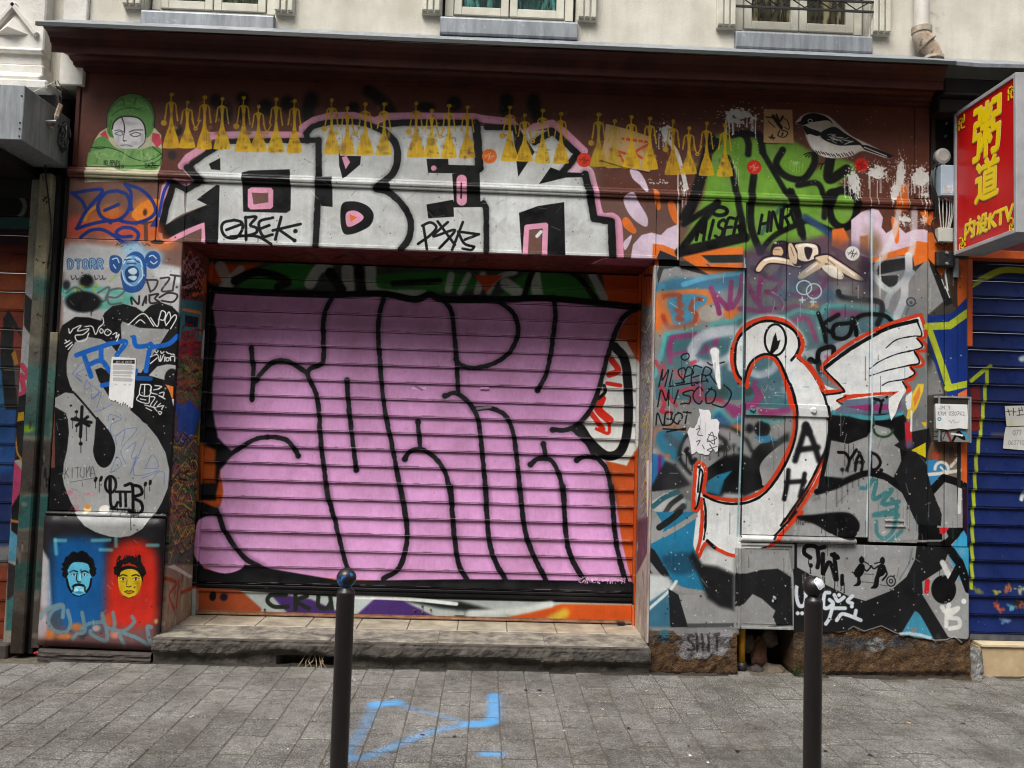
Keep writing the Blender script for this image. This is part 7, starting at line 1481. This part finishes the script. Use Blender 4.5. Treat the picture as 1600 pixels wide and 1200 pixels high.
for t in ('86,126 90,145 94,165','90,126 96,140 95,165','86,128 70,135 52,144'):
    q = [tuple(aty(*[float(v) for v in p.split(',')], -.25)) for p in t.split()]; MB().tube(smooth_pts(q, False, 4), .003, 5).build('wire', CABLE if '94' in t or '96' in t else PLASTW, br)
cl_ = thing('cable_coil', 'coil of old black cables in the gap left of the fascia', 'cable', (-3.07, -.1, 3.7))
for k_ in range(7):
    r_ = random.uniform(.03, .06); cz = 3.70+random.uniform(-.04, .04); cx = -3.085+random.uniform(-.012, .012); MB().tube([(cx+r_*.6*math.cos(a), -.10+random.uniform(-.02, .02)*0+.03*math.sin(a+k_), cz+r_*1.6*math.sin(a)) for a in np.linspace(0, 5.9, 18)], .004, 5).build('cable', CABLE, cl_)
# ------------------------------------------------------------------ litter and gum on the paving
scr = [(942, 1109), (844, 1088), (1078, 1181), (1106, 1192), (450, 1171), (881, 1143), (1304, 1072)]
for px, py in scr:
    p = atz(px, py, .004); m = MB(); n_ = 6; r_ = random.uniform(.006, .014)
    m.add([(p[0]+r_*random.uniform(.5, 1.3)*math.cos(6.28*i/n_), p[1]+r_*random.uniform(.5, 1.4)*math.sin(6.28*i/n_), .005+random.uniform(0, .006)) for i in range(n_)]+[(p[0], p[1], .012)], [(i, (i+1) % n_, n_) for i in range(n_)])
    tag(m.build('litter_scrap', PAPER), 'tiny white scrap of litter lying on the grey setts', 'litter', 'white litter on the paving')
gum = [(843, 1078), (495+530-500, 1000)][:1]+[(1010+px, 1000+py) for px, py in ((-28, 137), (4, 160), (66, 165), (142, 173), (-189, 78), (280, 173), (350, 180), (390, 130), (500, 75), (495, 130))]+[(660, 1148), (710, 1150)]
for px, py in gum:
    p = atz(px, py, .004); r_ = random.uniform(.010, .017); n_ = 10
    m = MB().add([(p[0]+r_*random.uniform(.8, 1.1)*math.cos(6.28*i/n_), p[1]+r_*random.uniform(.7, 1.0)*math.sin(6.28*i/n_), .0045) for i in range(n_)]+[(p[0], p[1], .0075)], [(i, (i+1) % n_, n_) for i in range(n_)])
    tag(m.build('gum_spot', CABLE), 'flattened black spot of old gum on the grey setts', 'gum', 'gum spots on the paving')
# red rag by the left post
tag(stone_mb(*aty(60, 1020, -.02), (.03, .012, .012), 5).build('red_wrapper', plain('red_plastic', (190, 20, 30), (150, 14, 24), 20, .4)), 'crumpled red wrapper at the foot of the cream post', 'litter')
# swept-up dirt where the paving meets the walls
for nm, x0, x1, yb in (('a', -3.05, -2.28, -.075), ('b', -2.28, 1.205, -.075), ('c', 1.205, 1.85, -.045), ('d', 2.26, 3.55, -.02), ('e', 3.55, 4.8, .055)):
    g_ = []
    for t_ in np.linspace(0, 1, 5): g_.append([(x, yb+.03-(.03+.05*(.5+nz(x, 0, 3, 2.3, 4)))*t_, .016*(1-t_)**2*(1+nz(x, t_, 1, 9, 3))-.0035*t_-.001) for x in np.linspace(x0, x1, int((x1-x0)*40)+4)])
    if nm == 'a': GM = MB()
    GM.grid(g_)
tag(GM.build('grit', plain('street_grit', (58, 52, 44), (36, 33, 29), 40, .95, bump=.8, bscale=120)), 'dark grit swept against the foot of the walls', 'grit', kind='stuff')
BUTT = plain('cigarette_filter', (190, 150, 96), (206, 200, 190), 90, .8, lo=.45, hi=.55)
for px, py, a in ((612, 1090, .3), (300, 1120, 1.2), (1420, 1130, 2.0), (1010, 1080, .9)):
    p = atz(px, py, .004); tag(MB().tube([(p[0]-.013*math.cos(a), p[1]-.013*math.sin(a), .0065), (p[0]+.013*math.cos(a), p[1]+.013*math.sin(a), .0065)], .004, 7).build('cigarette_end', BUTT), 'cigarette end lying on the grey setts', 'litter', 'cigarette ends on the paving')
